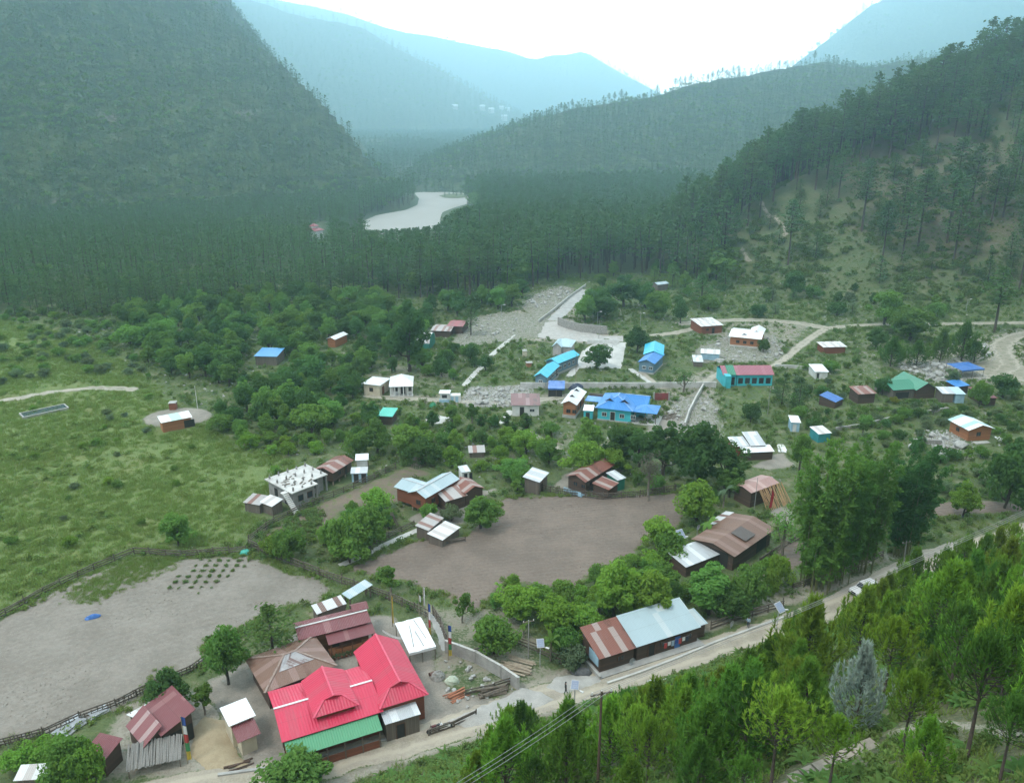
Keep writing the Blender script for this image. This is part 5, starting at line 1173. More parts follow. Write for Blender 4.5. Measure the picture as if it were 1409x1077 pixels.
def young_pine(kind, seed, Hh, bare, wh, nbr, spread, blades=9, bl=.36, bw=.036):
    g = np.random.default_rng(seed); rr = random.Random(seed); mb = MB(); r0 = .011 * Hh + .02
    T = []; D = []; TP = []
    mb.tube([(0, 0, -.4), (.05, .02, Hh * .5), (0, 0, Hh * .96)], [r0 * 1.3, r0 * .8, r0 * .15], 6)
    for w_ in range(wh):
        f = w_ / (wh - 1); z = Hh * (bare + (.93 - bare) * f)
        for k in range(nbr):
            a = 2 * PI * k / nbr + w_ * 1.1 + rr.uniform(-.35, .35); L = spread * (1.0 - .78 * f) * rr.uniform(.7, 1.12) * (0.75 + .5 * math.sin(PI * min(1, f + .25)))
            pts = []
            for j in range(7):
                q = j / 6; pts.append(Vector((math.cos(a) * L * q * (1 - .16 * q), math.sin(a) * L * q * (1 - .16 * q), z + L * (.12 * q + .78 * q * q))))
            mb.tube([pts[0], pts[3], pts[6]], [r0 * .35, r0 * .24, r0 * .08], 4, cap=False)
            for j in range(3, 7):
                d = (pts[j] - pts[j - 1]).normalized()
                T.append(pts[j]); D.append((d + Vector((0, 0, .45))).normalized()); TP.append(.25 + .75 * (j - 1) / 5)
                if j in (3, 4, 5):
                    sd = Vector((-math.sin(a), math.cos(a), .5)) * (1 if (j + k) % 2 else -1); e = pts[j] + sd * L * .16
                    T.append(e); D.append((d * .5 + sd * .7 + Vector((0, 0, .5))).normalized()); TP.append(.6)
            # the pale upright candle at the branch end
            for j in range(3): T.append(pts[6] + Vector((0, 0, .17 * (j + 1)))); D.append(Vector((0, 0, 1))); TP.append(1.0)
    for j in range(9): T.append(Vector((0, 0, Hh * (.84 + .20 * j / 8)))); D.append(Vector((0, 0, 1))); TP.append(1.0)
    T = np.array([tuple(q) for q in T]); D = np.array([tuple(q) for q in D]); TP = np.array(TP)
    n = len(T); C = np.repeat(T, blades, 0); DD = unit(np.repeat(D, blades, 0) + g.normal(size=(n * blades, 3)) * .36); tp = np.repeat(TP, blades) * (.75 + .25 * g.random(n * blades))
    C = C + np.repeat(D, blades, 0) * (g.random((n * blades, 1)) - .5) * .18
    Ln = bl * (.75 + .5 * g.random((n * blades, 1))); S_ = unit(np.cross(DD, g.normal(size=DD.shape))) * bw
    V = np.stack([C - S_, C + S_, C + DD * Ln], 1).reshape(-1, 3); F_ = np.arange(len(V)).reshape(-1, 3)
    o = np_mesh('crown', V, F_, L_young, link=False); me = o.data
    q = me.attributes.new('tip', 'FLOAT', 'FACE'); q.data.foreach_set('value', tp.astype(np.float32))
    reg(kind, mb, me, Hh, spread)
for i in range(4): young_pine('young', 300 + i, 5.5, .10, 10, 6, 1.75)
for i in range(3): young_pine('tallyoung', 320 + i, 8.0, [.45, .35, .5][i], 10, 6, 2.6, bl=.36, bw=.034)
# --- bamboo
def bamboo(kind, seed, Hh, Rr, nc):
    g = np.random.default_rng(seed); rr = random.Random(seed); mb = MB(); P_ = []; N_ = []
    for i in range(nc):
        a = rr.uniform(0, 6.28); r = Rr * .42 * math.sqrt(rr.random()); b0 = Vector((math.cos(a) * r, math.sin(a) * r, -.3)); h = Hh * rr.uniform(.50, 1.0)
        out = Vector((math.cos(a), math.sin(a), 0)) * Rr * rr.uniform(.15, .6)
        pt = [b0 + Vector((0, 0, h * q * (1 - .05 * q * q))) + out * q ** 2.4 for q in (0, .25, .5, .75, 1)]
        mb.tube(pt, [.07, .06, .05, .035, .012], 5, cap=False)
        for j in range(26):       # drooping sprays, tiered up the culm
            q = .22 + .78 * (j / 25) ** .9; k = min(3, int(q * 4)); c = pt[k].lerp(pt[k + 1], q * 4 - k); a2 = rr.uniform(0, 6.28); L = (1.0 - .62 * max(0, q - .4)) * rr.uniform(.5, 1.15) * Rr * .27
            n = 30; tt = g.random(n) ** .7; w = np.stack([math.cos(a2) * L * tt, math.sin(a2) * L * tt, .35 * L * tt - .75 * L * tt * tt], -1) + g.normal(size=(n, 3)) * np.array([.16, .16, .13])
            P_.append(np.array(c) + w); N_.append(np.stack([g.normal(size=n), g.normal(size=n), np.full(n, .6)], -1))
    p = np.concatenate(P_); p[:, 2] = np.maximum(p[:, 2], .4)
    V, F_ = leaf_cloud(p, np.concatenate(N_), .23 * (.6 + .7 * g.random(len(p))), .38, g)
    reg(kind, mb, crown_mesh('crown', V, F_, L_broad), Hh, Rr, plain('bamboo_culm', (.16, .17, .06), (.11, .12, .05), 3, .6, 0))
for i in range(2): bamboo('bamboo', 400 + i, 19.0, 4.0, 30)
# --- banana
def banana(kind, seed):
    rr = random.Random(seed); mb = MB(); lf = MB()
    mb.tube([(0, 0, -.2), (.05, 0, 1.2), (.1, 0, 2.3)], [.17, .14, .09], 7)
    for i in range(8):
        a = i * 2.3 + rr.uniform(-.3, .3); L = rr.uniform(1.7, 2.6); up = rr.uniform(.6, 1.5); pr = None; s = Vector((-math.sin(a), math.cos(a), 0)); n = 9
        for j in range(n + 1):
            q = j / n; c = Vector((.1, 0, 2.2)) + Vector((math.cos(a), math.sin(a), 0)) * L * q * .8 + Vector((0, 0, up * q * 1.6 - 1.9 * q * q * (1.2 - .3 * up)))
            w = .33 * math.sin(PI * min(1, q * .93 + .06)) ** .7; e = [c - s * w + Vector((0, 0, .10 * w)), c, c + s * w + Vector((0, 0, .10 * w))]
            if pr:
                lf.face([pr[0], pr[1], e[1], e[0]]); lf.face([pr[1], pr[2], e[2], e[1]])
            pr = e
    o = lf.build('crown', L_broad, smooth=True); COL.objects.unlink(o)
    reg(kind, mb, o.data, 3.8, 2.0, M_barkp)
for i in range(2): banana('banana', 500 + i)
# --- burnt / dead trees
def bare_tree(kind, seed, Hh):
    rr = random.Random(seed); mb = MB(); mb.tube([(0, 0, -.3), (.1, 0, Hh * .5), (0, .1, Hh)], [Hh * .022, Hh * .016, .02], 6); tw = MB()
    for i in range(30):
        z = Hh * (.25 + .7 * rr.random()); a = rr.uniform(0, 6.28); L = Hh * .3 * (1.1 - z / Hh) + .4; b = Vector((0, 0, z)); e = b + Vector((math.cos(a) * L, math.sin(a) * L, L * .5)); tw.tube([b, e], [.05, .01], 4, cap=False)
        for k in range(7):
            p = b.lerp(e, rr.uniform(.4, 1)); tw.tube([p, p + Vector((rr.uniform(-1, 1), rr.uniform(-1, 1), rr.uniform(0, 1))) * L * .35], [.022, .006], 3, cap=False)
    o = tw.build('crown', plain('grey_twigs', (.17, .15, .14), (.10, .09, .085), 3, .9, 0)); COL.objects.unlink(o); reg(kind, mb, o.data, Hh, Hh * .3)
bare_tree('bare', 600, 7.0)

# ------------------------------------------------------------------ keeping clear of roads, fields and houses
EXCL = [(min(p[0] for p in q), max(p[0] for p in q), min(p[1] for p in q), max(p[1] for p in q), q) for q in SHEETS + SHEETPOLY]
EXH = EXCL[len(SHEETS):]
def clear(x, y, r, only=None):
    for a, b, c, d, q in (only or EXCL):
        if a - r < x < b + r and c - r < y < d + r and float(sdf_poly(q, np.array([x]), np.array([y]))[0]) < r: return False
    return True
def hides(x, y, z, h, r):
    """would a plant here stand in front of a house in the photograph?"""
    bx, by = proj(x, y, z); _, ty = proj(x, y, z + h); zc = y * CP - (z - CZ) * SP; w = F * r / zc
    for x0, y0, x1, y1 in RECT:
        if by > y1 - 2 and ty < y1 - 2 and bx + w > x0 and bx - w < x1 and ty > y0 - 400: 
            if by > y1 - 2 and ty < y1 - 3: return True
    return False
KINDNAME = dict(round='broadleaf_tree', oval='broadleaf_tree', bush='shrub', spire='small_tree', small='small_tree', thin='small_tree', pine='pine_tree', conifer='pine_tree', young='pine_sapling', tallyoung='pine_sapling', bamboo='bamboo_clump', banana='banana_plant', bare='bare_tree')
CATNAME = dict(round='tree', oval='tree', bush='shrub', spire='tree', small='tree', thin='tree', pine='pine tree', conifer='pine tree', young='young pine', tallyoung='young pine', bamboo='bamboo', banana='banana plant', bare='tree')
TREES = []
def plant(kind, x, y, h, r=None, col=C_mid, label=None, group=None, v=None, z=None, rz=None):
    pr = PROTO[kind]; tm_, cm_, Hh, Rr = pr[random.randrange(len(pr)) if v is None else v % len(pr)]
    z = H(x, y) if z is None else z
    sz = h / Hh; sx = (r / Rr) if r else sz * random.uniform(.88, 1.12)
    o = thing(KINDNAME[kind], label, CATNAME[kind], (x, y, z - .05), random.uniform(0, 6.28) if rz is None else rz, group); o.scale = (sx, sx, sz)
    a = bpy.data.objects.new('trunk', tm_); COL.objects.link(a); a.parent = o
    b = bpy.data.objects.new('crown', cm_); COL.objects.link(b); b.parent = o
    k = random.uniform(.82, 1.18); k2 = random.uniform(.93, 1.07); b.color = (col[0] * k * k2, col[1] * k, col[2] * k / k2, 1)
    TREES.append((x, y, r or Rr * sx)); return o
def tree_px(box, kind, label, col=C_mid, group=None, v=None, base=None):
    """a tree whose outline fills this part of the photograph, standing on the ground at its foot"""
    x0, y0, x1, y1 = box; p = P((x0 + x1) / 2, y1 - 1); zc = p.y * CP - (p.z - CZ) * SP
    k = math.hypot(p.y, CZ - p.z); cosd = p.y / k
    r = (x1 - x0) / 2 * zc / F; h = ((y1 - y0) * zc / F - r * 0.55 * (CZ - p.z) / k) / cosd
    return plant(kind, p.x, p.y, max(h, r * .8), r, col, label, group, v)
# ================================================================== labels that tell neighbours apart
USED = {}
def look(kind, col, h):
    tone = 'dark green' if col in (C_dark, C_pine) else 'bright green' if col is C_bright else 'grey green' if col is C_grey else 'green'
    size = 'small ' if h < 3.0 else 'tall ' if h > 9.5 else ''
    noun = dict(round='round tree', oval='tree', bush='shrub', spire='slender tree', small='young tree', thin='thin tree', pine='pine', conifer='bushy pine', banana='banana plant', bare='leafless tree', young='young pine')[kind]
    return size + tone + ' ' + noun
def autolabel(kind, col, h, x, y):
    px, py = proj(x, y, H(x, y)); base = look(kind, col, h); c = []
    for q in HOUSES:
        if not q.short: continue
        hx, hy = proj(q.c.x, q.c.y, q.g); dx, dy = px - hx, (py - hy) * 1.6
        if abs(dx) > abs(dy) * 1.4: rel = 'left of' if dx < 0 else 'right of'
        else: rel = 'in front of' if dy > 0 else 'behind'
        c.append((math.hypot(dx, dy), rel, q.short))
    c.sort()
    for _, rel, s in c[:3]:
        l = f'{base} {rel} {s}'
        if l not in USED and len(l.split()) <= 16: USED[l] = 1; return l
    for i in range(3):
        for j in range(i + 1, 4):
            l = f'{base} between {c[i][2]} and {c[j][2]}'
            if l not in USED and len(l.split()) <= 16: USED[l] = 1; return l
    return f'{base} among the growth near {c[0][2]}'
# ------------------------------------------------------------------ trees one can point at
def T(box, kind, col=C_mid, label=None, group=None, v=None):
    p = P((box[0] + box[2]) / 2, box[3] - 1); zc = p.y * CP - (p.z - CZ) * SP
    o = tree_px(box, kind, None, col, group, v)
    o['label'] = label or autolabel(kind, col, (box[3] - box[1]) * zc / F, p.x, p.y); o['group'] = group or 'trees and shrubs of the village'
    return o
T((283,856,346,942),'round',C_mid,'dense green tree at the corner of the sandy field by the rusty hip roof')
T((340,824,414,908),'conifer',C_dark,'bushy dark feathery pine touching the maroon log house roof')
T((203,915,270,974),'round',C_dark,'wide dark bush tree on the sandy field edge above the maroon barn')
T((264,940,300,984),'small',C_mid,'small leafy tree between the maroon barn and the outhouse')
T((355,1028,458,1096),'round',C_mid,'leafy tree rising at the bottom edge before the crimson house veranda')
T((60,1005,140,1085),'round',C_mid,'light green bush tree in the lower left corner by the small maroon shed')
T((85,1020,155,1090),'bush',C_bright,'bright shrub crowding the small maroon shed in the lower left corner')
T((0,1022,60,1062),'bush',C_bright,'low bright shrub along the lower left field edge')
T((40,1010,100,1050),'bush',C_bright,'bright shrub beside the pale tin shed at the field edge')
T((222,702,271,753),'round',C_mid,'lone round tree at the lower edge of the green meadow')
T((436,700,490,768),'bush',C_mid); T((478,688,540,762),'round',C_mid); T((450,725,515,775),'bush',C_mid); T((505,690,545,745),'small',C_dark)
T((372,722,425,770),'bush',C_mid); T((355,735,395,765),'bush',C_bright)
T((517,774,557,818),'small',C_mid,'small tree by the fence corner between the two tilled fields')
T((620,812,653,857),'small',C_mid,'small upright tree at the lower tip of the brown tilled field')
T((680,797,748,853),'round',C_bright); T((648,838,714,900),'round',C_mid); T((735,812,800,872),'round',C_bright); T((770,830,830,880),'bush',C_bright); T((806,764,882,852),'round',C_bright); T((855,778,925,855),'round',C_bright); T((890,770,942,832),'oval',C_mid); T((800,842,850,875),'bush',C_bright)
T((752,858,800,902),'bush',C_mid); T((760,880,815,915),'bush',C_grey); T((885,825,940,850),'bush',C_mid)
T((926,656,990,722),'round',C_bright,'round bright tree at the right end of the brown tilled field'); T((880,708,932,756),'round',C_bright); T((893,728,950,772),'bush',C_mid)
T((918,568,1002,668),'round',C_dark,'largest dense dark tree between the royal blue house and the tin sheet shack'); T((880,575,945,655),'oval',C_dark); T((965,600,1030,672),'oval',C_dark); T((985,640,1022,685),'oval',C_mid)
T((868,612,915,690),'thin',(.15,.14,.11),'grey half bare tree at the corner of the tilled field')
T((780,570,832,640),'oval',C_mid); T((825,572,882,640),'oval',C_dark); T((858,585,900,650),'oval',C_dark); T((770,600,830,655),'round',C_bright); T((815,610,870,652),'round',C_bright); T((735,600,775,642),'round',C_mid)
T((630,676,692,728),'round',C_mid,'round tree in front of the rusty annex at the tilled field edge'); T((604,690,640,718),'bush',C_grey); T((575,690,605,715),'bush',C_mid)
T((800,470,843,508),'round',C_dark,'round dark tree standing at the edge of the games court', v=0); T((858,446,896,485),'round',C_dark,'round dark tree behind the far corner of the games court', v=1)
T((924,503,958,541),'thin',C_dark,'thin crowned tree at the bend of the lower path'); T((655,487,681,511),'round',C_dark,'single round dark bush beside the diagonal concrete path')
T((712,560,736,602),'spire',C_dark,'slender dark tree in front of the rust red roofed white house'); T((688,562,706,590),'spire',C_dark); T((653,565,672,590),'spire',C_dark); T((612,575,632,605),'spire',C_dark); T((702,655,721,682),'spire',C_mid)
T((530,575,592,628),'round',C_mid); T((495,572,545,625),'round',C_mid); T((470,590,510,630),'bush',C_mid); T((558,600,612,640),'bush',C_dark)
T((490,548,528,590),'oval',C_dark); T((545,555,556,572),'spire',C_mid)
T((535,408,592,512),'oval',C_dark,'tall dark tree towering over the tree belt by the arched store'); T((560,475,600,510),'round',C_mid); T((600,478,628,508),'round',C_dark); T((634,468,662,500),'round',C_dark); T((595,490,622,520),'bush',C_dark)
T((636,418,660,462),'pine',C_pine,'dark pine standing right beside the dull red shed roof')
T((1188,448,1222,480),'round',C_dark); T((1192,396,1242,448),'round',C_mid,'rounded tree left of the pair beside the upper road'); T((1216,416,1286,470),'round',C_mid,'broad rounded tree on the lower side of the upper road')
T((1346,368,1390,458),'pine',C_dark,'large dark tree alone beside the upper road at the right'); T((1076,370,1108,410),'round',C_dark,'round dark tree at the foot of the hill clearing'); T((924,412,948,446),'round',C_dark); T((880,395,925,440),'round',C_mid); T((788,405,822,445),'round',C_mid); T((800,400,850,440),'oval',C_dark); T((835,375,880,425),'oval',C_dark); T((870,385,905,425),'oval',C_dark); T((945,378,985,420),'conifer',C_dark)
T((1304,658,1346,712),'round',C_bright,'bright rounded tree by the small field at the right'); T((1340,612,1425,700),'bush',C_dark,'wide dark thicket at the right edge below the orange hut'); T((1375,600,1425,650),'bush',C_dark)
T((1200,514,1228,545),'bush',C_dark); T((1330,515,1362,560),'bush',C_mid); T((1358,512,1402,548),'round',C_dark); T((1295,505,1320,535),'small',C_grey)
T((1060,512,1090,560),'conifer',C_pine); T((1085,518,1112,565),'conifer',C_pine); T((1018,548,1048,582),'bush',C_pine); T((1040,500,1058,520),'bush',C_dark); T((1040,465,1060,485),'bush',C_dark)
T((1222,545,1238,556),'bush',(0.20,0.22,0.02),'small vivid yellow green shrub before the green roofed house')
for b in ((1205,465,1245,505),(1240,470,1280,505),(1275,455,1310,500),(1300,445,1345,498),(1320,470,1360,500)): T(b,'young',(.13,.24,.045))
T((940,770,1010,845),'oval',C_mid); T((1000,770,1060,830),'bush',C_mid); T((1045,760,1090,815),'bush',C_bright); T((975,800,1040,850),'bush',C_dark); T((1050,690,1100,770),'thin',C_mid); T((1085,590,1115,650),'oval',C_mid)
for b in ((740,862,775,910),(800,815,850,850),(905,715,945,765),(885,800,925,835),(855,835,890,870)): T(b,'banana',C_mid,None,'banana plants near the long house')
T((955,705,990,745),'banana',C_mid); T((980,660,1010,700),'banana',C_grey)
T((700,640,735,672),'bush',C_mid); T((680,625,730,660),'round',C_mid); T((868,640,890,668),'bush',C_mid)
# bamboo by the road bend
for b, lab, c in (((1072,592,1172,808),'tallest front clump of bamboo beside the road bend',(0.125,0.235,0.05)),((1140,592,1222,786),'middle clump of tall bamboo behind the front one',(0.105,0.205,0.045)),((1200,594,1284,764),'dark rear clump of tall feathery bamboo at the right',(0.07,0.145,0.045)),((1112,618,1190,800),'leaning clump of bamboo between the two tallest',(0.115,0.22,0.05))):
    tree_px(b, 'bamboo', lab, c, 'bamboo clumps by the road')
# silvery shrub and single pines on the near slope
def T2(box, kind, label, col, group=None, v=None, rmul=1):
    return tree_px(box, kind, label, col, group, v)
C_silver = (0.33, 0.41, 0.36)
SV = T2((1135,895,1212,1012),'young','silvery blue grey shrub standing out among the green young pines',C_silver); SV.name = 'silver_shrub'; SV['category'] = 'shrub'

# ------------------------------------------------------------------ scattered trees
def inpoly(q, x, y): return float(sdf_poly(q, np.array([x]), np.array([y]))[0]) < 0
def scatter(pxpoly, n, kinds, hr, cols, sp, group=None, label=None, guard=True, tries=14, m=0.6):
    q = PX(pxpoly); xs = [p[0] for p in q]; ys = [p[1] for p in q]; k = 0
    for _ in range(n * tries):
        if k >= n: break
        x, y = random.uniform(min(xs), max(xs)), random.uniform(min(ys), max(ys))
        if not inpoly(q, x, y): continue
        h = random.uniform(*hr); kd = random.choice(kinds); r = h * (.72 if kd == 'bush' else .42 if kd != 'spire' else .25)
        if any((x - a) ** 2 + (y - b) ** 2 < (sp * (r + c)) ** 2 for a, b, c in TREES): continue
        if not clear(x, y, r * m): continue
        z = H(x, y)
        if guard and hides(x, y, z, h, r): continue
        col = random.choice(cols)
        plant(kd, x, y, h, r, col, label or autolabel(kd, col, h, x, y), group or 'trees and shrubs of the village'); k += 1
    return k
BELT = [(150,440),(210,425),(330,412),(520,412),(560,432),(600,428),(588,470),(560,512),(505,512),(492,548),(470,590),(430,608),(360,612),(300,600),(285,575),(350,560),(300,530),(215,512),(170,480)]
n1_ = scatter(BELT, 290, ['round', 'round', 'oval', 'bush'], (4.0, 7.6), [C_mid, C_dark, C_dark, C_mid], .60, 'trees of the belt left of the village', 'leafy green tree in the thick belt of trees left of the village', guard=True)
scatter([(0,432),(150,430),(170,480),(215,520),(60,520),(0,530)], 95, ['bush', 'bush', 'bush'], (1.2, 3.0), [C_mid, C_grey, C_mid], .75, 'bushes of the upper meadow', 'bush scattered in the upper meadow below the pine forest')
scatter([(600,430),(700,410),(720,400),(720,420),(640,440)], 14, ['round', 'oval'], (5, 9), [C_mid, C_dark], .7)
scatter([(570,470),(640,470),(690,475),(640,530),(575,515)], 12, ['bush', 'round'], (2.2, 4.5), [C_dark, C_mid], .8)
scatter([(800,385),(880,372),(1000,395),(1000,435),(930,440),(850,440),(800,420)], 26, ['round', 'oval', 'bush', 'conifer'], (3.0, 8), [C_dark, C_mid], .75)
scatter([(1000,385),(1180,400),(1300,420),(1300,440),(1000,436)], 22, ['bush', 'round', 'conifer'], (2.5, 5.5), [C_dark, C_mid, C_grey], .8)
scatter([(1060,490),(1180,455),(1300,455),(1330,480),(1230,500),(1100,520)], 26, ['bush', 'conifer', 'bush'], (1.6, 3.8), [C_mid, C_grey, C_mid], .8)
scatter([(1050,520),(1230,545),(1340,555),(1409,560),(1409,700),(1290,690),(1230,620),(1100,600)], 90, ['bush', 'bush', 'small'], (1.4, 3.2), [C_mid, C_grey, C_dark], .9)
scatter([(480,580),(620,580),(760,590),(770,650),(640,650),(560,640),(500,630)], 36, ['bush', 'round', 'bush', 'small'], (2.0, 5.2), [C_mid, C_dark, C_bright], .75)
scatter([(870,650),(1000,670),(1030,700),(940,720),(900,690)], 14, ['bush', 'round'], (2.0, 4.5), [C_mid, C_dark], .8)
scatter([(680,800),(800,790),(940,750),(960,800),(800,860),(690,900),(650,880)], 34, ['bush', 'bush', 'round', 'banana'], (2.0, 4.2), [C_bright, C_mid, C_mid], .55)
scatter([(680,860),(800,850),(960,790),(960,840),(800,870),(760,920)], 16, ['bush'], (1.8, 3.2), [C_mid, C_bright], .75)
scatter([(960,760),(1080,770),(1090,830),(980,850),(940,830)], 18, ['bush', 'round'], (2.0, 4.4), [C_mid, C_dark, C_bright], .7)
scatter([(290,575),(360,560),(480,600),(420,640),(330,620)], 22, ['bush', 'bush', 'round'], (1.8, 4.0), [C_bright, C_mid], .8)
scatter([(0,560),(200,540),(280,620),(400,650),(340,720),(0,800)], 26, ['bush'], (.9, 2.0), [C_bright, C_mid, C_grey], 1.0, 'low bushes of the meadow', 'low bush dotted in the long grass of the meadow')
scatter([(430,690),(545,680),(555,740),(440,775)], 12, ['bush', 'round'], (2.2, 4.5), [C_mid, C_bright], .7)
scatter([(640,500),(740,470),(760,520),(650,530)], 8, ['bush'], (.8, 1.6), [C_mid], 1)
scatter([(560,610),(700,600),(700,655),(620,650)], 12, ['bush', 'banana'], (1.8, 3.4), [C_mid, C_bright], .7)
scatter([(1095,800),(1180,780),(1240,740),(1290,730),(1290,690),(1240,700)], 16, ['bush'], (1.5, 3.0), [C_mid, C_dark], .8)

# ------------------------------------------------------------------ pines of the forest and the hill
def lineY(pts, x):
    return float(np.interp(x, [p[0] for p in pts], [p[1] for p in pts]))
FRONT = [(-700,450),(0,440),(150,436),(330,418),(520,410),(600,416),(690,410),(720,396),(770,390),(830,378),(870,374),(930,388),(985,392),(1010,372),(1040,340)]
g = np.random.default_rng(5)
cand = []
RIVPX = [(500,316),(500,300),(520,292),(560,286),(576,280),(580,268),(572,262),(600,260),(640,262),(662,268),(655,280),(622,290),(608,296),(606,303),(600,309),(560,313)]
def over_river(x, y, z, h):
    if y > 900: return False
    a, b = proj(x, y, z + h); _, c = proj(x, y, z)
    return any(inpoly(RIVPX, a, b + (c - b) * k) for k in (0, .15, .3, .5)) or (428 < a < 453 and b < 321 and c > 306 and y < 640)
def spaced(pts, sp):
    cell = {}; out = []
    for p in pts:
        k = (int(p[0] // sp), int(p[1] // sp)); ok = True
        for i in (-1, 0, 1):
            for j in (-1, 0, 1):
                for q in cell.get((k[0] + i, k[1] + j), ()):
                    if (q[0] - p[0]) ** 2 + (q[1] - p[1]) ** 2 < sp * sp: ok = False; break
                if not ok: break
            if not ok: break
        if ok: cell.setdefault(k, []).append(p); out.append(p)
    return out
X = g.uniform(-620, 190, 60000); Y = g.uniform(262, 780, 60000)
Z = H0(X, Y); rid = ridge_h(HILL, .60, X, Y); rs = sdf_poly(RIVER, X, Y); mt1 = MT['mountain'](X, Y); mt2 = MT['hill_range'](X, Y)
zc = Y * CP - (Z - CZ) * SP; pxs = CX + F * X / zc; pys = CY + F * (-(Z - CZ) * CP - Y * SP) / zc
ok = (rid < 4) & (rs > 5) & (mt1 < -6) & (mt2 < -6) & (pxs > -340) & (pxs < 1080) & (pys < np.interp(pxs, [p[0] for p in FRONT], [p[1] for p in FRONT]))
plain_pts = spaced([(x, y, z, 0) for x, y, z in zip(X[ok], Y[ok], Z[ok])], 4.9)
X = g.uniform(60, 460, 9000); Y = g.uniform(255, 520, 9000); Z = H0(X, Y); rid = ridge_h(HILL, .60, X, Y)
zc = Y * CP - (Z - CZ) * SP; pxs = CX + F * X / zc; pys = CY + F * (-(Z - CZ) * CP - Y * SP) / zc
# distance below the crest decides how thickly they stand
crest = np.interp(pxs, [960, 985, 1050, 1120, 1200, 1290, 1400, 1500], [345, 338, 270, 234, 200, 164, 126, 90])
dn = pys - crest
dens = np.where(dn < 28, .95, np.where(dn < 75, .34, .20)); dens = np.where((pxs < 1035) & (dn < 60), 1.0, dens); dens = np.where((pxs > 1210) & (pys > 300) & (pys < 415), .34, dens); dens = np.where((pxs > 1000) & (pxs < 1200) & (pys > 320), .05, dens)
ok = (rid > 2) & (pxs > 930) & (pxs < 1620) & (g.random(9000) < dens) & (dn > -30)
hill_pts = [p for p in spaced([(x, y, z, 1) for x, y, z in zip(X[ok], Y[ok], Z[ok])], 5.2) if clear(p[0], p[1], 2.0)]
def pxh(p): return F * 26 / (p[1] * CP - (p[2] - CZ) * SP)
inv = lambda p: -30 < proj(*p[:3])[0] < 1440
hill_pts.sort(key=lambda p: (not inv(p), -pxh(p))); plain_pts.sort(key=lambda p: (not inv(p), -pxh(p)))
NH = min(len(hill_pts), 170); NP = 300 - NH - 36
REST = []
for i, p in enumerate(hill_pts):
    px_, py_ = proj(*p[:3]); low = py_ > lineY([(960,345),(1050,300),(1120,262),(1200,235),(1290,205),(1400,170),(1500,140)], px_)
    hh = random.uniform(5, 12) if low and random.random() < .68 else random.uniform(21, 31)
    if i < NH:
        kd = 'conifer' if hh < 14 else 'pine'
        plant(kd, p[0], p[1], hh, None, C_pine, 'tall dark pine on the steep hill right of the village' if hh > 18 else 'shorter pine on the slope of the steep hill at the right', 'pines on the steep hill')
    else: REST.append((p[0], p[1], p[2], hh))
for i, p in enumerate(plain_pts):
    px_, py_ = proj(*p[:3]); hh = random.uniform(17, 25) if px_ > 620 else random.uniform(13, 20) if px_ > 500 else random.uniform(9, 15.5)
    if px_ < 420: hh *= .85
    while hh > 7 and over_river(p[0], p[1], p[2], hh): hh -= 1.5
    if hh <= 7: continue
    if i < NP: plant('conifer' if hh < 13 or (px_ < 480 and random.random() < .75) else 'pine', p[0], p[1], hh, None, C_pine, 'tall pine in the front rows of the forest behind the village', 'pines in the front of the forest')
    else: REST.append((p[0], p[1], p[2], hh))
print('pines', len(hill_pts), len(plain_pts), 'belt', n1_)

# ------------------------------------------------------------------ masses nobody could count
def combined(name, mb, V, F_, mats):
    v0 = np.array(mb.v, float).reshape(-1, 3); nv = len(v0)
    me = bpy.data.meshes.new(name)
    me.from_pydata([tuple(q) for q in np.concatenate([v0, V])], [], [tuple(f) for f in mb.f] + [tuple(int(i) + nv for i in f) for f in F_])
    for m_ in mats: me.materials.append(m_)
    me.polygons.foreach_set('material_index', [0] * len(mb.f) + [1] * len(F_)); me.update()
    return bpy.data.objects.new(name, me)
def low_pine(seed, bare, ls, nb=24, pads=11, spread=4.6):
    mb, V, F_ = tall_pine('x', seed, 24.0, bare, nb, spread, pads, ls, True); return combined('forest_pine', mb, V, F_, [M_bark, G_pine])
def low_broad(seed, mat, Hh=7, Rr=3, nc=12, per=26, ls=.34):
    g2 = np.random.default_rng(seed); cen = unit(g2.normal(size=(nc, 3))) * (g2.random((nc, 1)) ** .4) * np.array([Rr, Rr, Hh * .36]) * .8 + np.array([0, 0, Hh * .55]); p, n = blob_leaves(g2, cen, np.full(nc, Rr * .38), per)
    p[:, 2] = np.maximum(p[:, 2], .05); V, F_ = leaf_cloud(p, n, ls * (.7 + .6 * g2.random(len(p))), .62, g2); mb = MB(); mb.tube([(0, 0, -.4), (0, 0, Hh * .6)], [Rr * .05, Rr * .03], 4); return combined('forest_tree', mb, V, F_, [M_bark, mat])
def tuft(seed, mat, n=34, r=.6, h=.55, w=.035):
    g2 = np.random.default_rng(seed); b = g2.normal(size=(n, 3)) * np.array([r * .45, r * .45, 0]); d = unit(g2.normal(size=(n, 3)) * .55 + np.array([0, 0, 1])); s = unit(np.cross(d, g2.normal(size=(n, 3)))) * w
    V = np.stack([b - s, b + s, b + d * h * (.6 + .7 * g2.random((n, 1)))], 1).reshape(-1, 3); return np_mesh('grass_tuft', V, np.arange(3 * n).reshape(-1, 3), mat, link=False)
def fern(seed, mat):
    g2 = random.Random(seed); mb = MB()
    for i in range(11):
        a = i * 2.4 + g2.uniform(-.3, .3); L = g2.uniform(.7, 1.2); pr = None; s = Vector((-math.sin(a), math.cos(a), 0))
        for j in range(6):
            q = j / 5; c = Vector((math.cos(a) * L * q, math.sin(a) * L * q, .1 + 1.1 * q - 1.0 * q * q)); w = .17 * (1 - q) + .03; e = (c - s * w, c + s * w)
            if pr: mb.face([pr[0], pr[1], e[1], e[0]])
            pr = e
    o = mb.build('fern', mat); COL.objects.unlink(o); return o
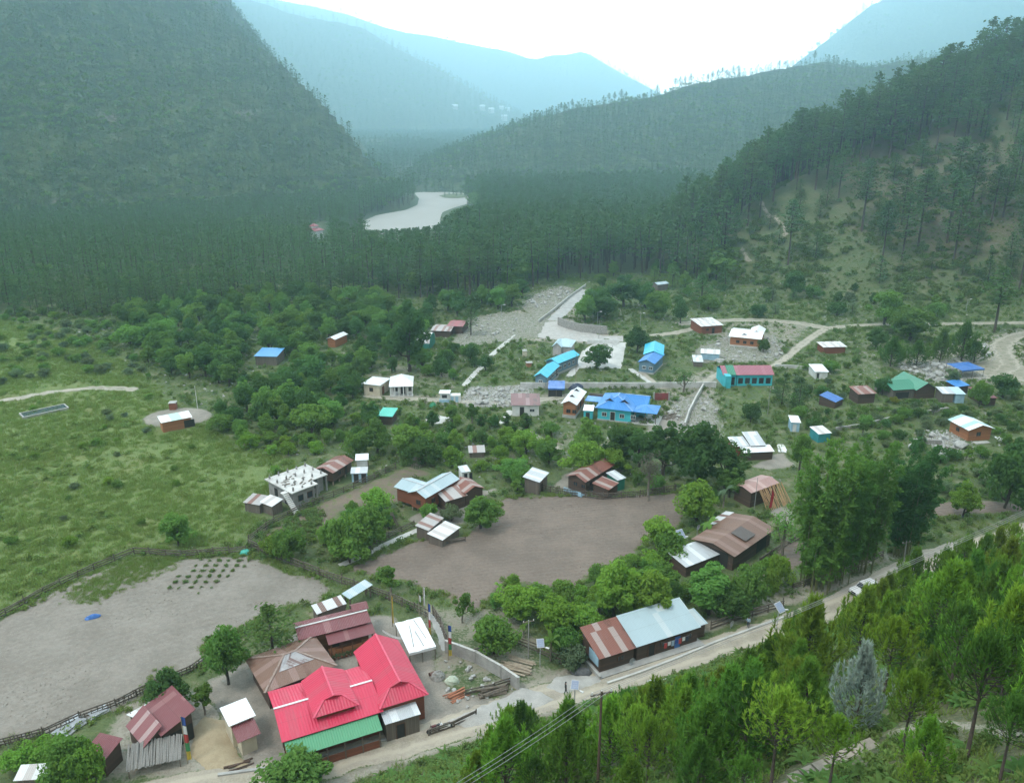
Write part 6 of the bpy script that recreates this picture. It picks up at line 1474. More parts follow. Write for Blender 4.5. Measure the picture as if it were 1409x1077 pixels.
def stone(seed):
    import bmesh
    g2 = random.Random(seed); bm = bmesh.new(); bmesh.ops.create_icosphere(bm, subdivisions=2, radius=.5)
    pl = [(Vector((g2.gauss(0, 1), g2.gauss(0, 1), g2.gauss(0, 1))).normalized(), g2.uniform(.26, .42)) for _ in range(9)]
    for v in bm.verts:
        for n_, d_ in pl:
            k = v.co.dot(n_)
            if k > d_: v.co -= n_ * (k - d_)
        v.co *= g2.uniform(.95, 1.05)
    me = bpy.data.meshes.new('boulder'); bm.to_mesh(me); bm.free(); me.materials.append(M_boulder); return bpy.data.objects.new('boulder', me)
M_boulder = plain('pale_boulder_rock', (0.46, 0.45, 0.42), (0.24, 0.235, 0.22), 1.6, 0.9, 0.6)
def stuff(name, label, pts, rot, sc, pick, protos):
    n = len(pts); me = bpy.data.meshes.new(name); me.vertices.add(n); me.vertices.foreach_set('co', np.ascontiguousarray(pts, np.float32).ravel())
    for k, d, ty in (('rot', rot, 'FLOAT_VECTOR'), ('sc', sc, 'FLOAT_VECTOR')):
        a = me.attributes.new(k, ty, 'POINT'); a.data.foreach_set('vector', np.ascontiguousarray(d, np.float32).ravel())
    a = me.attributes.new('pick', 'INT', 'POINT'); a.data.foreach_set('value', np.ascontiguousarray(pick, np.int32)); me.update()
    o = bpy.data.objects.new(name, me); COL.objects.link(o); o['kind'] = 'stuff'
    if label: o['label'] = label
    ng = bpy.data.node_groups.new(name + '_scatter', 'GeometryNodeTree'); ng.interface.new_socket('Geometry', in_out='INPUT', socket_type='NodeSocketGeometry'); ng.interface.new_socket('Geometry', in_out='OUTPUT', socket_type='NodeSocketGeometry')
    N = ng.nodes; Lk = ng.links.new; gi = N.new('NodeGroupInput'); go_ = N.new('NodeGroupOutput'); jn = N.new('GeometryNodeJoinGeometry')
    def na(k, ty):
        q = N.new('GeometryNodeInputNamedAttribute'); q.data_type = ty; q.inputs['Name'].default_value = k; return q.outputs['Attribute']
    ra, sa, pa = na('rot', 'FLOAT_VECTOR'), na('sc', 'FLOAT_VECTOR'), na('pick', 'INT')
    e2r = N.new('FunctionNodeEulerToRotation'); Lk(ra, e2r.inputs[0])
    for i, pr in enumerate(protos):
        oi = N.new('GeometryNodeObjectInfo'); oi.inputs['Object'].default_value = pr
        cm = N.new('FunctionNodeCompare'); cm.data_type = 'INT'; cm.operation = 'EQUAL'; Lk(pa, cm.inputs[2]); cm.inputs[3].default_value = i
        ip = N.new('GeometryNodeInstanceOnPoints'); Lk(gi.outputs[0], ip.inputs['Points']); Lk(cm.outputs[0], ip.inputs['Selection']); Lk(oi.outputs['Geometry'], ip.inputs['Instance']); Lk(e2r.outputs[0], ip.inputs['Rotation']); Lk(sa, ip.inputs['Scale']); Lk(ip.outputs[0], jn.inputs[0])
    Lk(jn.outputs[0], go_.inputs[0])
    md = o.modifiers.new('scatter', 'NODES'); md.node_group = ng
    return o
def spin(n, tilt=.06): return np.stack([g.normal(size=n) * tilt, g.normal(size=n) * tilt, g.random(n) * 6.283], -1)
LP = [low_pine(700 + i, b, .62, 26, 15) for i, b in enumerate((.34, .42, .28, .48))]
LB = [low_broad(720 + i, G_broad) for i in range(3)]
R_ = np.array(REST); n = len(R_); s = R_[:, 3:4] / 24.0
LP += [low_pine(760 + i, .06, .62, 26, 15) for i in range(3)]
G_mix = leafmat('mixed_leaves', 0.35, (0.115, 0.20, 0.05), 0.4); LP += [low_broad(770 + i, G_mix, 17, 6.5, 14, 30, .8) for i in range(2)]
pk = np.where(CX + F * R_[:, 0] / (R_[:, 1] * CP) < 520, g.integers(4, 7, n), g.integers(0, 4, n))
pk = np.where((fbm(R_[:, 0], R_[:, 1], 40, 2.0, 3) + g.normal(size=n) * .5 > .85), g.integers(7, 9, n), pk)
stuff('forest', 'pine forest filling the valley floor between village and river', R_[:, :3] - [0, 0, .2], spin(n, .03), np.concatenate([s * g.uniform(.85, 1.15, (n, 1)) * np.where(pk > 3, 1.35, 1)[:, None], s * g.uniform(.85, 1.15, (n, 1)) * np.where(pk > 3, 1.35, 1)[:, None], s * np.where(pk > 6, .8, 1)[:, None]], 1), pk, LP)
LPf = [low_pine(740 + i, b, 1.05, 16, 10, 6.0) for i, b in enumerate((.04, .10, .02))] + [low_broad(780 + i, G_mix, 16, 7.5, 10, 18, 1.1) for i in range(2)]
def mountain_wood(key, name, label, n, x0, x1, y0, y1, hs, far=1.0, sp=6.0, gaps=.5, mx=None):
    hf = MT[key]; X = g.uniform(x0 * far, x1 * far, n); Y = g.uniform(y0 * far, y1 * far, n); Z = hf(X, Y); e = 4.0
    gx = (hf(X + e, Y) - Z) / e; gy = (hf(X, Y + e) - Z) / e
    zc = Y * CP - (Z - CZ) * SP; px = CX + F * X / zc; py = CY + F * (-(Z - CZ) * CP - Y * SP) / zc
    facing = (gx * X + gy * Y) / np.hypot(X, Y) > (Z + 8 - CZ) / np.hypot(X, Y) - .12
    k = (Z > -12.5) & facing & (px > -330) & (px < 1650) & (py > -120) & (fbm(X, Y, 60, 9.0, 3) + g.normal(size=n) * .5 > -1.5 + gaps)
    if key != 'mountain': k &= MT['mountain'](X, Y) < Z
    pts = np.array(spaced(list(zip(X[k], Y[k], Z[k])), sp)); m_ = len(pts)
    if key in ('mountain', 'hill_range') :
        pts = np.array([q for q in pts if not over_river(*q, 15)]); m_ = len(pts)
    if mx and m_ > mx: pts = pts[:mx]; m_ = mx
    s = (g.uniform(*hs, (m_, 1))) / 24.0
    print(name, key, m_)
    return stuff(name, label, pts - [0, 0, .4], spin(m_, .03), np.concatenate([s * 1.25, s * 1.25, s], 1), np.where(fbm(pts[:, 0], pts[:, 1], 70, 3.3, 3) + g.normal(size=m_) * .5 > .55, g.integers(3, 5, m_), g.integers(0, 3, m_)), LPf)
mountain_wood('mountain', 'forest', 'pine forest covering the steep mountain at the left', 130000, -900, 20, 440, 1260, (6, 11.5), sp=4.6)
mountain_wood('hill_range', 'forest', 'forest on the long ridge beyond the river', 90000, -120, 760, 640, 1330, (6, 11.5), sp=5.2, gaps=.55)
mountain_wood('far_mountain', 'forest', 'hazy forest on the mountain behind the river bend', 16000, -600, 160, 1250, 1950, (18, 28), far=2.2, sp=22, gaps=.4)
X = g.uniform(-900, 900, 60000); Y = g.uniform(840, 3200, 60000); Z = H0(X, Y); k = (MT['mountain'](X, Y) < Z - 2) & (MT['hill_range'](X, Y) < Z - 2) & (MT['foothill'](X, Y) < Z) & (MT['far_mountain'](X, Y) < Z) & (np.abs(X / Y + .08) < .14) & (sdf_poly(RIVER, X, Y) > 6)
k &= ~((Y > 1000) & (Y < 1180) & (X / Y > -.125) & (X / Y < -.07))
pts = np.array(spaced(list(zip(X[k], Y[k], Z[k])), 9.0)); m_ = len(pts); s = g.uniform(10, 17, (m_, 1)) / 24
stuff('forest', 'forest on the flat valley floor beyond the river bend', pts - [0, 0, .3], spin(m_, .03), np.concatenate([s * 1.5, s * 1.5, s], 1), g.integers(0, 3, m_), LPf)
for px, py in ((612,270.5),(618,268.5),(624,268),(628,270),(634,268.5),(640,270)):
    x_, y_ = at_z(px, py, -12.7); plant('conifer', x_, y_, random.uniform(4, 7), None, C_pine, 'small tree on the gravel bar in the river bend', 'trees on the river gravel bar', z=-12.7)
cr = [P_ for P_ in [(772,160),(779,156),(787,152),(838,134),(846,131),(855,128),(862,126),(905,117),(930,111),(936,110),(943,108),(951,106),(975,103),(981,102),(988,101),(994,100),(1001,100),(1009,99),(1016,98),(1072,93),(1080,92),(1120,88),(700,196),(742,172)]]
for i, (px, py) in enumerate(cr):
    u_, f_, w_ = ray(px, py); Y_ = float(np.interp(px, [700, 750, 800, 870, 950, 1050, 1130], [950, 1000, 1040, 1080, 1120, 1150, 1180])); x_ = u_ / f_ * Y_; z_ = float(MT['hill_range'](np.array([x_]), np.array([Y_]))[0])
    plant('pine', x_, Y_, random.uniform(9, 15), None, C_pine, 'lone pine standing tall on the crest of the long ridge against the sky', 'pines on the crest of the long ridge', z=z_)
mountain_wood('foothill', 'forest', 'forest on the low slope behind the river bend', 30000, -330, 330, 900, 1700, (12, 20), sp=8, gaps=.2)
mountain_wood('farthest_mountain', 'forest', 'hazy forest on the farthest mountain', 7000, -500, 500, 1800, 2350, (24, 38), far=2.6, sp=42, gaps=.3)
mountain_wood('far_right_mountain', 'forest', 'hazy forest on the far mountain at the right', 7000, 550, 1300, 1450, 1900, (18, 30), far=1.9, sp=24, gaps=.3)
# undergrowth, weeds, meadow and slope
EXN = EXCL
def free_mask(X, Y, r):
    ok = np.ones(len(X), bool)
    for a, b, c, d, q in EXN:
        m_ = (X > a - r) & (X < b + r) & (Y > c - r) & (Y < d + r)
        if m_.any(): idx = np.nonzero(m_)[0]; ok[idx] &= sdf_poly(q, X[idx], Y[idx]) > r
    return ok
def cover(name, label, n, x0, x1, y0, y1, cond, protos, sc, r=.25, flat=1.0, tilt=.12):
    X = g.uniform(x0, x1, n); Y = g.uniform(y0, y1, n)
    zc0 = Y * CP + CZ * SP; px = CX + F * X / zc0
    k = (px > -330) & (px < 1700); X, Y = X[k], Y[k]
    k = cond(X, Y); X, Y = X[k], Y[k]; k = free_mask(X, Y, r); X, Y = X[k], Y[k]; Z = H0(X, Y); m_ = len(X); s = g.uniform(*sc, (m_, 1)) ; print(name, m_)
    return stuff(name, label, np.stack([X, Y, Z - .03], -1), spin(m_, tilt), np.concatenate([s, s, s * flat], 1), g.integers(0, len(protos), m_), protos)
MQ = PX(MEADOW_PX)
inmead = lambda X, Y: sdf_poly(MQ, X, Y) < 1.5
TG = [tuft(800 + i, G_grass) for i in range(3)]
SC = [low_broad(820 + i, G_scrub, .8, .8, 7, 16, .13) for i in range(3)]
FE = [fern(840 + i, G_fern) for i in range(3)]
cover('grass', 'long green grass of the meadow', 120000, -290, -20, 85, 330, lambda X, Y: inmead(X, Y) & (fbm(X, Y, 9, 1.0, 3) + g.normal(size=len(X)) * .4 > -.6), TG, (.7, 1.5))
G_mw = leafmat('meadow_weed_leaves', 0.3, (0.165, 0.235, 0.065), 0.3, 0.03); SM = [low_broad(880 + i, G_mw, .6, .8, 7, 16, .13) for i in range(3)]
cover('meadow_weeds', 'low weeds and scrub in the meadow', 11000, -290, -20, 90, 330, lambda X, Y: inmead(X, Y) & (fbm(X, Y, 14, 6.0, 3) + g.normal(size=len(X)) * .35 > .25), SM, (.7, 1.6))
cover('undergrowth', 'weeds and low scrub between the houses of the village', 60000, -160, 290, 82, 345, lambda X, Y: ~inmead(X, Y) & (side(X, Y) < -3.4) & (fbm(X, Y, 11, 3.0, 3) + g.normal(size=len(X)) * .45 > np.where(Y > 180, .15, .05)) & ~((sdf_poly(YQ, X, Y) < 0)), SC, (.5, 1.5)) if 0 else None
YQ = PX([(560,830),(720,830),(790,930),(720,965),(560,960)])
cover('undergrowth', 'weeds and low scrub between the houses of the village', 80000, -160, 290, 82, 345, lambda X, Y: ~inmead(X, Y) & (side(X, Y) < -3.4) & (fbm(X, Y, 11, 3.0, 3) + g.normal(size=len(X)) * .5 > -.12) & (sdf_poly(YQ, X, Y) > -1), SC + TG[:2], (.35, 1.35))
cover('grass', 'short grass between the houses of the village', 70000, -160, 290, 82, 345, lambda X, Y: ~inmead(X, Y) & (side(X, Y) < -3.2) & (sdf_poly(YQ, X, Y) > -1), TG, (.35, .8), r=.1)
cover('undergrowth', 'ferns and weeds on the slope below the camera', 22000, -40, 120, 15, 130, lambda X, Y: (side(X, Y) > 3.6) & (fbm(X, Y, 6, 3.0, 3) + g.normal(size=len(X)) * .5 > -.5), FE + SC + SM[:1], (.4, 1.15))
cover('grass', 'rough grass on the slope below the camera', 20000, -40, 120, 15, 130, lambda X, Y: (side(X, Y) > 3.1), TG, (.5, 1.2))
cover('undergrowth', 'scrub on the steep hill at the right', 14000, 60, 420, 262, 460, lambda X, Y: (ridge_h(HILL, .6, X, Y) > -2) & (fbm(X, Y, 16, 3.0, 3) + g.normal(size=len(X)) * .4 > .1), [low_broad(860 + i, G_scrub, 1.3, 1.2, 8, 18, .2) for i in range(2)], (.6, 1.9), r=.8)

# ------------------------------------------------------------------ young pines of the near slope
TOPL = [(560,1090),(640,1082),(662,1030),(690,988),(716,968),(745,998),(790,974),(840,960),(900,948),(955,938),(1000,918),(1045,896),(1075,862),(1105,828),(1130,870),(1150,852),(1165,832),(1185,826),(1210,798),(1240,760),(1300,742),(1330,730),(1370,726),(1409,716),(1500,690)]
C_young = (0.21, 0.37, 0.042); C_youngd = (0.15, 0.29, 0.042)
KEEP = [[(1050,1085),(1075,1062),(1210,1004),(1290,978),(1420,990),(1420,1026),(1330,1012),(1225,1036),(1150,1085)], [(1130,890),(1215,890),(1215,1010),(1130,1010)], [(812,968),(834,968),(834,1095),(812,1095)]]
pts = []; rr = random.Random(4); YP = []
for (px, py, hpx, kd) in [(1330,1042,172,'tallyoung'),(1140,1085,105,'tallyoung'),(1375,1075,120,'tallyoung'),(1240,1040,120,'tallyoung'),(1265,1075,90,'young'),(1105,950,124,'young'),(716,1035,70,'young'),(1215,960,110,'tallyoung'),(1180,900,90,'young'),(1290,900,120,'young'),(1390,930,120,'young')]:
    p = P(px, py); zc = p.y * CP - (p.z - CZ) * SP; pts.append((p.x, p.y, p.z, hpx * zc / F * 1.12, kd))
for _ in range(9000):
    px, py = rr.uniform(640, 1470), rr.uniform(720, 1120); p = P(px, py) if _ < 2600 else None
    if p is None: break
    s_ = side(p.x, p.y)
    if s_ < 4.5 or p.y < 20: continue
    bx, by = px, py; zc = p.y * CP - (p.z - CZ) * SP
    ty = lineY(TOPL, bx); cosd = p.y / math.hypot(p.y, CZ - p.z)
    mxh = (by - ty) * zc / F / cosd
    h = min(rr.uniform(2.6, 7.2), mxh)
    if h < 2.0: continue
    if px < 760 and rr.random() < .3: continue
    if not clear(p.x, p.y, .5): continue
    tx, ty2 = proj(p.x, p.y, p.z + h); rp = F * .24 * h / zc
    if any(inpoly(KEEP[i], bx + ddx, by + (ty2 - by) * k) for i in (0, 1, 2) for k in (0, .3, .6, .9) for ddx in (-rp, 0, rp)): continue
    sp = rr.uniform(1.9, 2.6) if zc > 75 else rr.uniform(2.1, 3.1)
    if any((p.x - a) ** 2 + (p.y - b) ** 2 < sp * sp for a, b, *_r in pts): continue
    pts.append((p.x, p.y, p.z, h, 'young' if rr.random() < .75 else 'tallyoung'))
pts = pts[:11] + sorted(pts[11:], key=lambda q: q[1])[:287]
for i, (x, y, z, h, kd) in enumerate(pts):
    lab = 'young long needled pine in the plantation on the near slope'
    if i == 0: lab = 'large spreading young pine with bare lower trunk in the lower right'
    if i == 1: lab = 'bright young pine beside the hillside steps at the bottom edge'
    if i == 5: lab = 'dark full young pine standing out against the road below the solar lamp'
    if i == 6: lab = 'leftmost small upright young pine at the road edge'
    plant(kd, x, y, h, (.36 * h if kd == 'young' else .34 * h), rr.choice([C_young, C_youngd, C_young, (.235,.355,.045), (.10,.205,.035)]), lab, 'young pines on the near slope', z=z)
print('young', len(pts))
# ================================================================== walls, fences, poles, vehicles, people and small things
def line3(px, step=0.0):
    return [P(*q) for q in px]
M_fence = plain('grey_fence_wood', (0.15, 0.12, 0.095), (0.075, 0.06, 0.05), 3, 0.9, 0.3)
def fence(label, px, hgt=1.25, gap=2.3, rails=3, dense=False, mat=None, group='rail fences of the fields'):
    pts = [Vector(p) for p in line3(px)]; mat = mat or M_fence; rr = random.Random(len(label))
    xy = resample([p[:2] for p in pts], gap, False); o = xy[0]; z0 = H(*o)
    t_ = thing('rail_fence', label, 'fence', (o[0], o[1], z0), 0, group); last = None
    pm = MB(); pm.tube([(0, 0, -.35), (0.02, 0, hgt * 1.08)], [.095, .075], 5); pmesh = None; rl = [MB() for _ in range(rails)]; dn = MB(); prev = None
    for i, (x, y) in enumerate(xy):
        z = H(x, y) - z0; q = Vector((x - o[0], y - o[1], z))
        if pmesh is None: po = pm.build('post', mat, t_); pmesh = po; pc = po
        else: pc = link_copy(pmesh, t_)
        pc.location = q; pc.rotation_euler = (rr.uniform(-.09, .09), rr.uniform(-.09, .09), rr.uniform(0, 3)); pc.scale = (1, 1, rr.uniform(.85, 1.25))
        if prev is not None:
            for k in range(rails):
                h0 = hgt * (.28 + .68 * k / max(1, rails - 1)); rl[k].beam(prev + Vector((0, 0, h0 + rr.uniform(-.10, .10))), q + Vector((0, 0, h0 + rr.uniform(-.10, .10))), .11, .13)
            if dense:
                n = 7
                for j in range(n):
                    c = prev.lerp(q, (j + rr.random() * .6) / n); dn.beam(c + Vector((0, 0, -.1)), c + Vector((rr.uniform(-.1, .1), rr.uniform(-.1, .1), hgt * rr.uniform(.7, 1.15))), .09, .06)
        prev = q
    for r_ in rl:
        if r_.v: r_.build('rail', mat, t_)
    if dense: dn.build('pickets', mat, t_)
    return t_
fence('weathered rail fence between the meadow and the sandy field', [(-20,862),(60,817),(130,784),(185,762),(250,766),(338,760)], 1.1)
fence('dense picket fence between the sandy field and the bushy fallow corner', [(342,752),(400,777),(440,793),(470,804),(505,815),(535,826),(572,842),(590,852)], 1.4, dense=True)
fence('rail fence running up the left side of the fallow strip', [(342,747),(378,720),(430,696),(500,666),(545,645)], 1.2)
fence('rail fence beside the white concrete path', [(470,770),(500,757),(535,740),(570,724)], 1.0)
fence('long bent picket fence behind the brown tilled field', [(735,673),(780,682),(830,688),(880,684),(930,676)], 1.3, dense=True)
fence('roadside rail fence right of the long house', [(978,866),(1005,857),(1035,848),(1078,836)], 1.2)
fence('old rail fence at the foot of the bamboo', [(1090,812),(1140,796),(1185,780),(1215,766)], 1.1)
fence('short rail fence left of the plank pile', [(640,906),(672,897),(704,888)], 1.2)
fence('short rail fence behind the plank pile', [(706,884),(740,898),(772,914)], 1.2)
fence('ragged picket fence along the lower edge of the sandy field', [(-10,1030),(60,1012),(110,990),(160,972),(215,945),(262,925),(290,905)], 1.0, dense=True)
fence('picket fence behind the white tarpaulin shelter', [(596,846),(606,862),(614,884),(622,900)], 1.5, dense=True)
fence('rail fence on the yard side before the concrete wall', [(640,958),(680,948),(712,938)], .9)
fence('rail fence left of the tilled field below the cattle sheds', [(575,738),(610,750),(640,745)], .8)
fence('rail fence beside the brown roofed barn', [(1045,775),(1075,755),(1100,742)], 1.0)
fence('wooden fence by the small shed and scooter', [(590,1012),(625,1000),(655,985)], .9)
def wall(name, label, px, hgt, th, mat, cap=None, pil=None, base=0.3):
    pts = [Vector(p) for p in line3(px)]; xy = resample([p[:2] for p in pts], 3.0, False); o = xy[0]; z0 = H(*o)
    t_ = thing(name, label, 'wall', (o[0], o[1], z0)); w_ = MB(); c_ = MB()
    L = [Vector((x - o[0], y - o[1], H(x, y) - z0)) for x, y in xy]
    nrm = []
    for i in range(len(L)):
        d = (L[min(i + 1, len(L) - 1)] - L[max(i - 1, 0)]); nrm.append(Vector((-d.y, d.x, 0)).normalized() * th / 2)
    top = [p.z + hgt for p in L]
    for i in range(len(L) - 1):
        a, b = L[i], L[i + 1]; na, nb = nrm[i], nrm[i + 1]
        A = [a - na, b - nb, b + nb, a + na]; lo = [Vector((q.x, q.y, q.z - base)) for q in A]; hi = [Vector((A[0].x, A[0].y, top[i])), Vector((A[1].x, A[1].y, top[i + 1])), Vector((A[2].x, A[2].y, top[i + 1])), Vector((A[3].x, A[3].y, top[i]))]
        w_.face([lo[0], lo[1], hi[1], hi[0]]); w_.face([lo[2], lo[3], hi[3], hi[2]]); w_.face(hi)
        if i == 0: w_.face([lo[3], lo[0], hi[0], hi[3]])
        if i == len(L) - 2: w_.face([lo[1], lo[2], hi[2], hi[1]])
        if cap: c_.beam(Vector((a.x, a.y, top[i] + .05)), Vector((b.x, b.y, top[i + 1] + .05)), th + .12, .09)
    w_.build('wall_body', mat, t_)
    if cap: c_.build('coping', cap, t_)
    if pil:
        for i in range(0, len(L)):
            q = MB(); p = L[i]; q.box(p.x - th * .8, p.x + th * .8, p.y - th * .8, p.y + th * .8, p.z - base, top[i] + .12); q.build('pillar', pil, t_)
    return t_
M_wallc = plain('stained_concrete_wall', (.40, .385, .36), (.26, .25, .235), .7, .9, .4)
wall('concrete_wall', 'grey concrete panel wall beside the rubble yard', [(614,897),(632,903),(655,912),(690,932),(713,948)], 1.7, .2, M_wallc, M_concp, M_wallc)
wall('retaining_wall', 'long whitewashed retaining wall below the school and court', [(716,534),(780,534),(850,534),(900,534),(985,533)], 1.5, .35, plain('stained_whitewash', (.62, .61, .58), (.40, .39, .37), .5, .9, .3))
wall('stone_wall', 'curved grey stone wall above the games court', [(768,447),(780,452),(800,457),(835,460)], 2.6, .5, M_stone)
wall('low_wall', 'low white wall at the far end of the games court', [(808,473),(830,473),(852,473)], 1.3, .3, W_white)
wall('ramp_wall', 'pale parapet along the left side of the concrete ramp', [(741,444),(762,428),(782,411),(806,394)], 1.0, .3, M_concp)
wall('low_wall', 'diagonal pale wall below the lower path bend', [(968,533),(958,550),(948,570),(942,588)], 1.2, .35, M_concp)
wall('low_wall', 'low concrete wall right of the turquoise school', [(1066,506),(1090,507),(1119,510)], 1.0, .35, M_concp)
wall('stone_wall', 'long dry stone wall across the right meadow', [(1150,592),(1184,587),(1236,575),(1304,564)], .7, .5, M_stone)
wall('stone_wall', 'stone pen wall below the rubble of the right meadow', [(1256,609),(1296,611),(1301,636)], .9, .5, M_stone)
wall('stone_wall', 'stone wall below the royal blue house', [(868,604),(890,612),(915,604)], 1.3, .4, M_stone)
wall('kerb_wall', 'pale roadside kerb wall before the long house', [(836,941),(880,926),(930,907),(985,884),(1040,864),(1078,850)], .28, .3, M_concp)
wall('kerb_wall', 'pale kerb along the road before the crimson house', [(300,1067),(392,1054),(470,1034),(540,1016)], .25, .35, M_conc)
c = P(910, 551); t_ = thing('gate', 'dull red sheet gate behind the royal blue house', 'gate', c); mb = MB(); mb.box(-1.6, 1.6, -.04, .04, .1, 1.9); mb.build('panel', RM_dkred, t_)
for sx_ in (-1.8, 1.8):
    mb = MB(); mb.box(sx_ - .15, sx_ + .15, -.2, .2, -.3, 2.1); mb.build('gatepost', M_wallc, t_)

# --- water tank in the meadow
a, b, c = P(32, 577), P(95.5, 563.5), P(27, 571); d = Vector((b - a)); d.z = 0; L = d.length; n = Vector((-d.y, d.x, 0)).normalized(); W = abs((c - a).dot(n)); W = max(W, 2.6)
t_ = thing('water_tank', 'long open concrete tank of dark water in the meadow', 'tank', (a.x, a.y, H(a.x, a.y)), math.atan2(d.y, d.x))
mb = MB(); mb.box(0, L, 0, .3, -.5, .55); mb.box(0, L, W - .3, W, -.5, .55); mb.box(0, .3, .3, W - .3, -.5, .55); mb.box(L - .3, L, .3, W - .3, -.5, .55); mb.build('rim', M_conc, t_)
m, t = newmat('tank_water'); t.put(t.b.inputs['Base Color'], (.02, .035, .03)); t.b.inputs['Roughness'].default_value = .12
mb = MB(); mb.box(.3, L - .3, .3, W - .3, -.4, .50); mb.build('water', m, t_)
# --- lumps: tarpaulins and heaps
def lump(name, label, cat, px, sx, sy, sz, mat, seed=1, rz=0):
    p = P(*px); rr = random.Random(seed); mb = MB(); n, k = 14, 7; R_ = []
    for j in range(k + 1):
        f = j / k; ring = []
        for i in range(n):
            a = 2 * PI * i / n; q = math.cos(f * PI / 2) * (1 + rr.uniform(-.12, .12)); ring.append((math.cos(a) * sx * q, math.sin(a) * sy * q, -.1 + (sz + .1) * math.sin(f * PI / 2) * (1 + rr.uniform(-.1, .1))))
        R_.append(ring)
    for j in range(k):
        for i in range(n): mb.face([R_[j][i], R_[j][(i + 1) % n], R_[j + 1][(i + 1) % n], R_[j + 1][i]])
    o = mb.build(name, mat, smooth=True); o.location = p; o.rotation_euler[2] = rz; return tag(o, label, cat)
lump('tarpaulin_bundle', 'bright blue tarpaulin bundle lying on the sandy field', 'tarpaulin', (128,850), 1.05, .5, .6, M_tarpb, 2, .5)
lump('tarpaulin', 'green plastic heap at the corner of the rail fences', 'tarpaulin', (338,761), .9, .6, .7, M_tarpt, 3, .2)
lump('tarpaulin', 'crumpled teal tarpaulin hanging in the bushes by the teal roofed hut', 'tarpaulin', (513,572), 1.9, 1.0, 2.6, M_tarpt, 4)
lump('tarpaulin', 'small green covered heap beside the village track', 'tarpaulin', (596,561), .9, .7, 1.3, plain('green_cover', (.03, .26, .12), (.02, .17, .08), 1, .6, .3), 5)
lump('tarpaulin', 'dark blue covered heap right of the blue tarpaulin shelter', 'tarpaulin', (793,536), 2.0, 1.3, 1.6, plain('dark_blue_cover', (.03, .045, .09), (.02, .03, .05), 1, .6, .3), 6)
lump('rubble_heap', 'heap of grey stones in the yard beside the crimson wing', 'heap', (602,932), 1.0, .8, .9, M_stone, 7)
lump('rubble_heap', 'dark heap of coal grey rubble at the corner of the long house', 'heap', (800,926), 1.4, .8, .7, plain('slate_rubble', (.14, .14, .14), (.07, .07, .075), 2.5, .9, .8), 8)
lump('sack_heap', 'pile of pale green and white sacks in the rubble yard', 'sacks', (622,938), .9, .6, .8, plain('woven_sacks', (.55, .60, .48), (.38, .44, .33), 1.5, .8, .4), 9)
lump('hay_heap', 'pale heap beside the pale blue rubble shed', 'heap', (990,497), 1.7, 1.2, .8, M_boulder, 10)
def pile(name, label, cat, a, b, n, w, mat, ln=None, seed=1, lift=.5, spread=.8, tube=True, group=None):
    """a heap of poles, planks or sheets between two places"""
    A, B = P(*a), P(*b); c = (A + B) / 2; d = (B - A); d.z = 0; L = ln or d.length; rr = random.Random(seed); t_ = thing(name, label, cat, (c.x, c.y, H(c.x, c.y)), math.atan2(d.y, d.x), group); k = 0
    for i in range(n):
        y = rr.uniform(-spread, spread); z = .06 + lift * (1 - abs(y) / spread) * rr.random(); o = rr.uniform(-.25, .25) * L * .3; an = rr.uniform(-.12, .12); e = Vector((math.cos(an), math.sin(an), rr.uniform(-.03, .03))) * L / 2 * rr.uniform(.7, 1.05); p = Vector((o, y, z)); mb = MB()
        if tube: mb.tube([p - e, p + e], w * rr.uniform(.7, 1.2), 6)
        else: mb.beam(p - e, p + e, w * rr.uniform(.7, 1.2), .05)
        mb.build(cat.split()[-1], mat, t_)
    return t_
M_red_pole = plain('reddish_poles', (.42, .17, .09), (.30, .12, .07), 2, .8, 0)
pile('plank_pile', 'loose pile of grey planks before the short rail fences', 'plank', (692,910), (732,922), 16, .32, M_timp, seed=2, tube=False, lift=.3, spread=1.5)
pile('pole_pile', 'heap of reddish split poles in the rubble yard', 'pole', (618,962), (640,952), 16, .07, M_red_pole, seed=3, ln=2.6)
pile('log_pile', 'stack of grey logs behind the gravel apron', 'log', (645,962), (712,945), 12, .14, M_tim, seed=4, ln=3.6, lift=.9)
pile('log_pile', 'dark brown logs lying on the sand by the outhouse', 'log', (312,1058), (345,1048), 6, .12, W_dark, seed=5, ln=2.6, lift=.2)
pile('pipe_stack', 'stack of white pipes lying on the near road edge among young pines', 'pipe', (893,943), (930,933), 9, .09, M_frame, seed=6, lift=.3, spread=.6)
pile('sheet_pile', 'stack of grey tin sheets leaning at the lower field fence', 'sheet', (83,1010), (112,988), 8, .8, M_metal, seed=7, tube=False, ln=3.4, lift=.5)
pile('sheet_pile', 'pale tin sheets thrown on the lower field fence', 'sheet', (122,985), (146,972), 5, .9, M_metal, seed=8, tube=False, ln=2.2, lift=.5)
pile('plank_pile', 'white boards on the ground by the tin sheet shack', 'plank', (1072,610), (1080,625), 6, .45, W_white, seed=9, tube=False, ln=4.0, lift=.2)
pile('log_pile', 'rubble of beams beside the lower path bend', 'log', (905,575), (935,570), 10, .16, M_tim, seed=10, ln=4.5, lift=.5, spread=2)
pile('sheet_pile', 'loose pale boards beside the striped roof orange hut', 'sheet', (1372,600), (1384,612), 4, .6, W_white, seed=12, tube=False, ln=3.0, lift=.3)
def cone_stack(label, px, h, seed):
    p = P(*px); t_ = thing('pole_stack', label, 'poles', p); rr = random.Random(seed)
    for i in range(18):
        a = i * .35 + rr.uniform(-.1, .1); mb = MB(); mb.tube([(math.cos(a) * h * .45, math.sin(a) * h * .45, -.05), (math.cos(a + .4) * .12, math.sin(a + .4) * .12, h * rr.uniform(.85, 1.1))], .05, 5); mb.build('pole', M_tim, t_)
cone_stack('cone of firewood poles leaning together in the yard', (540,725), 2.6, 1)
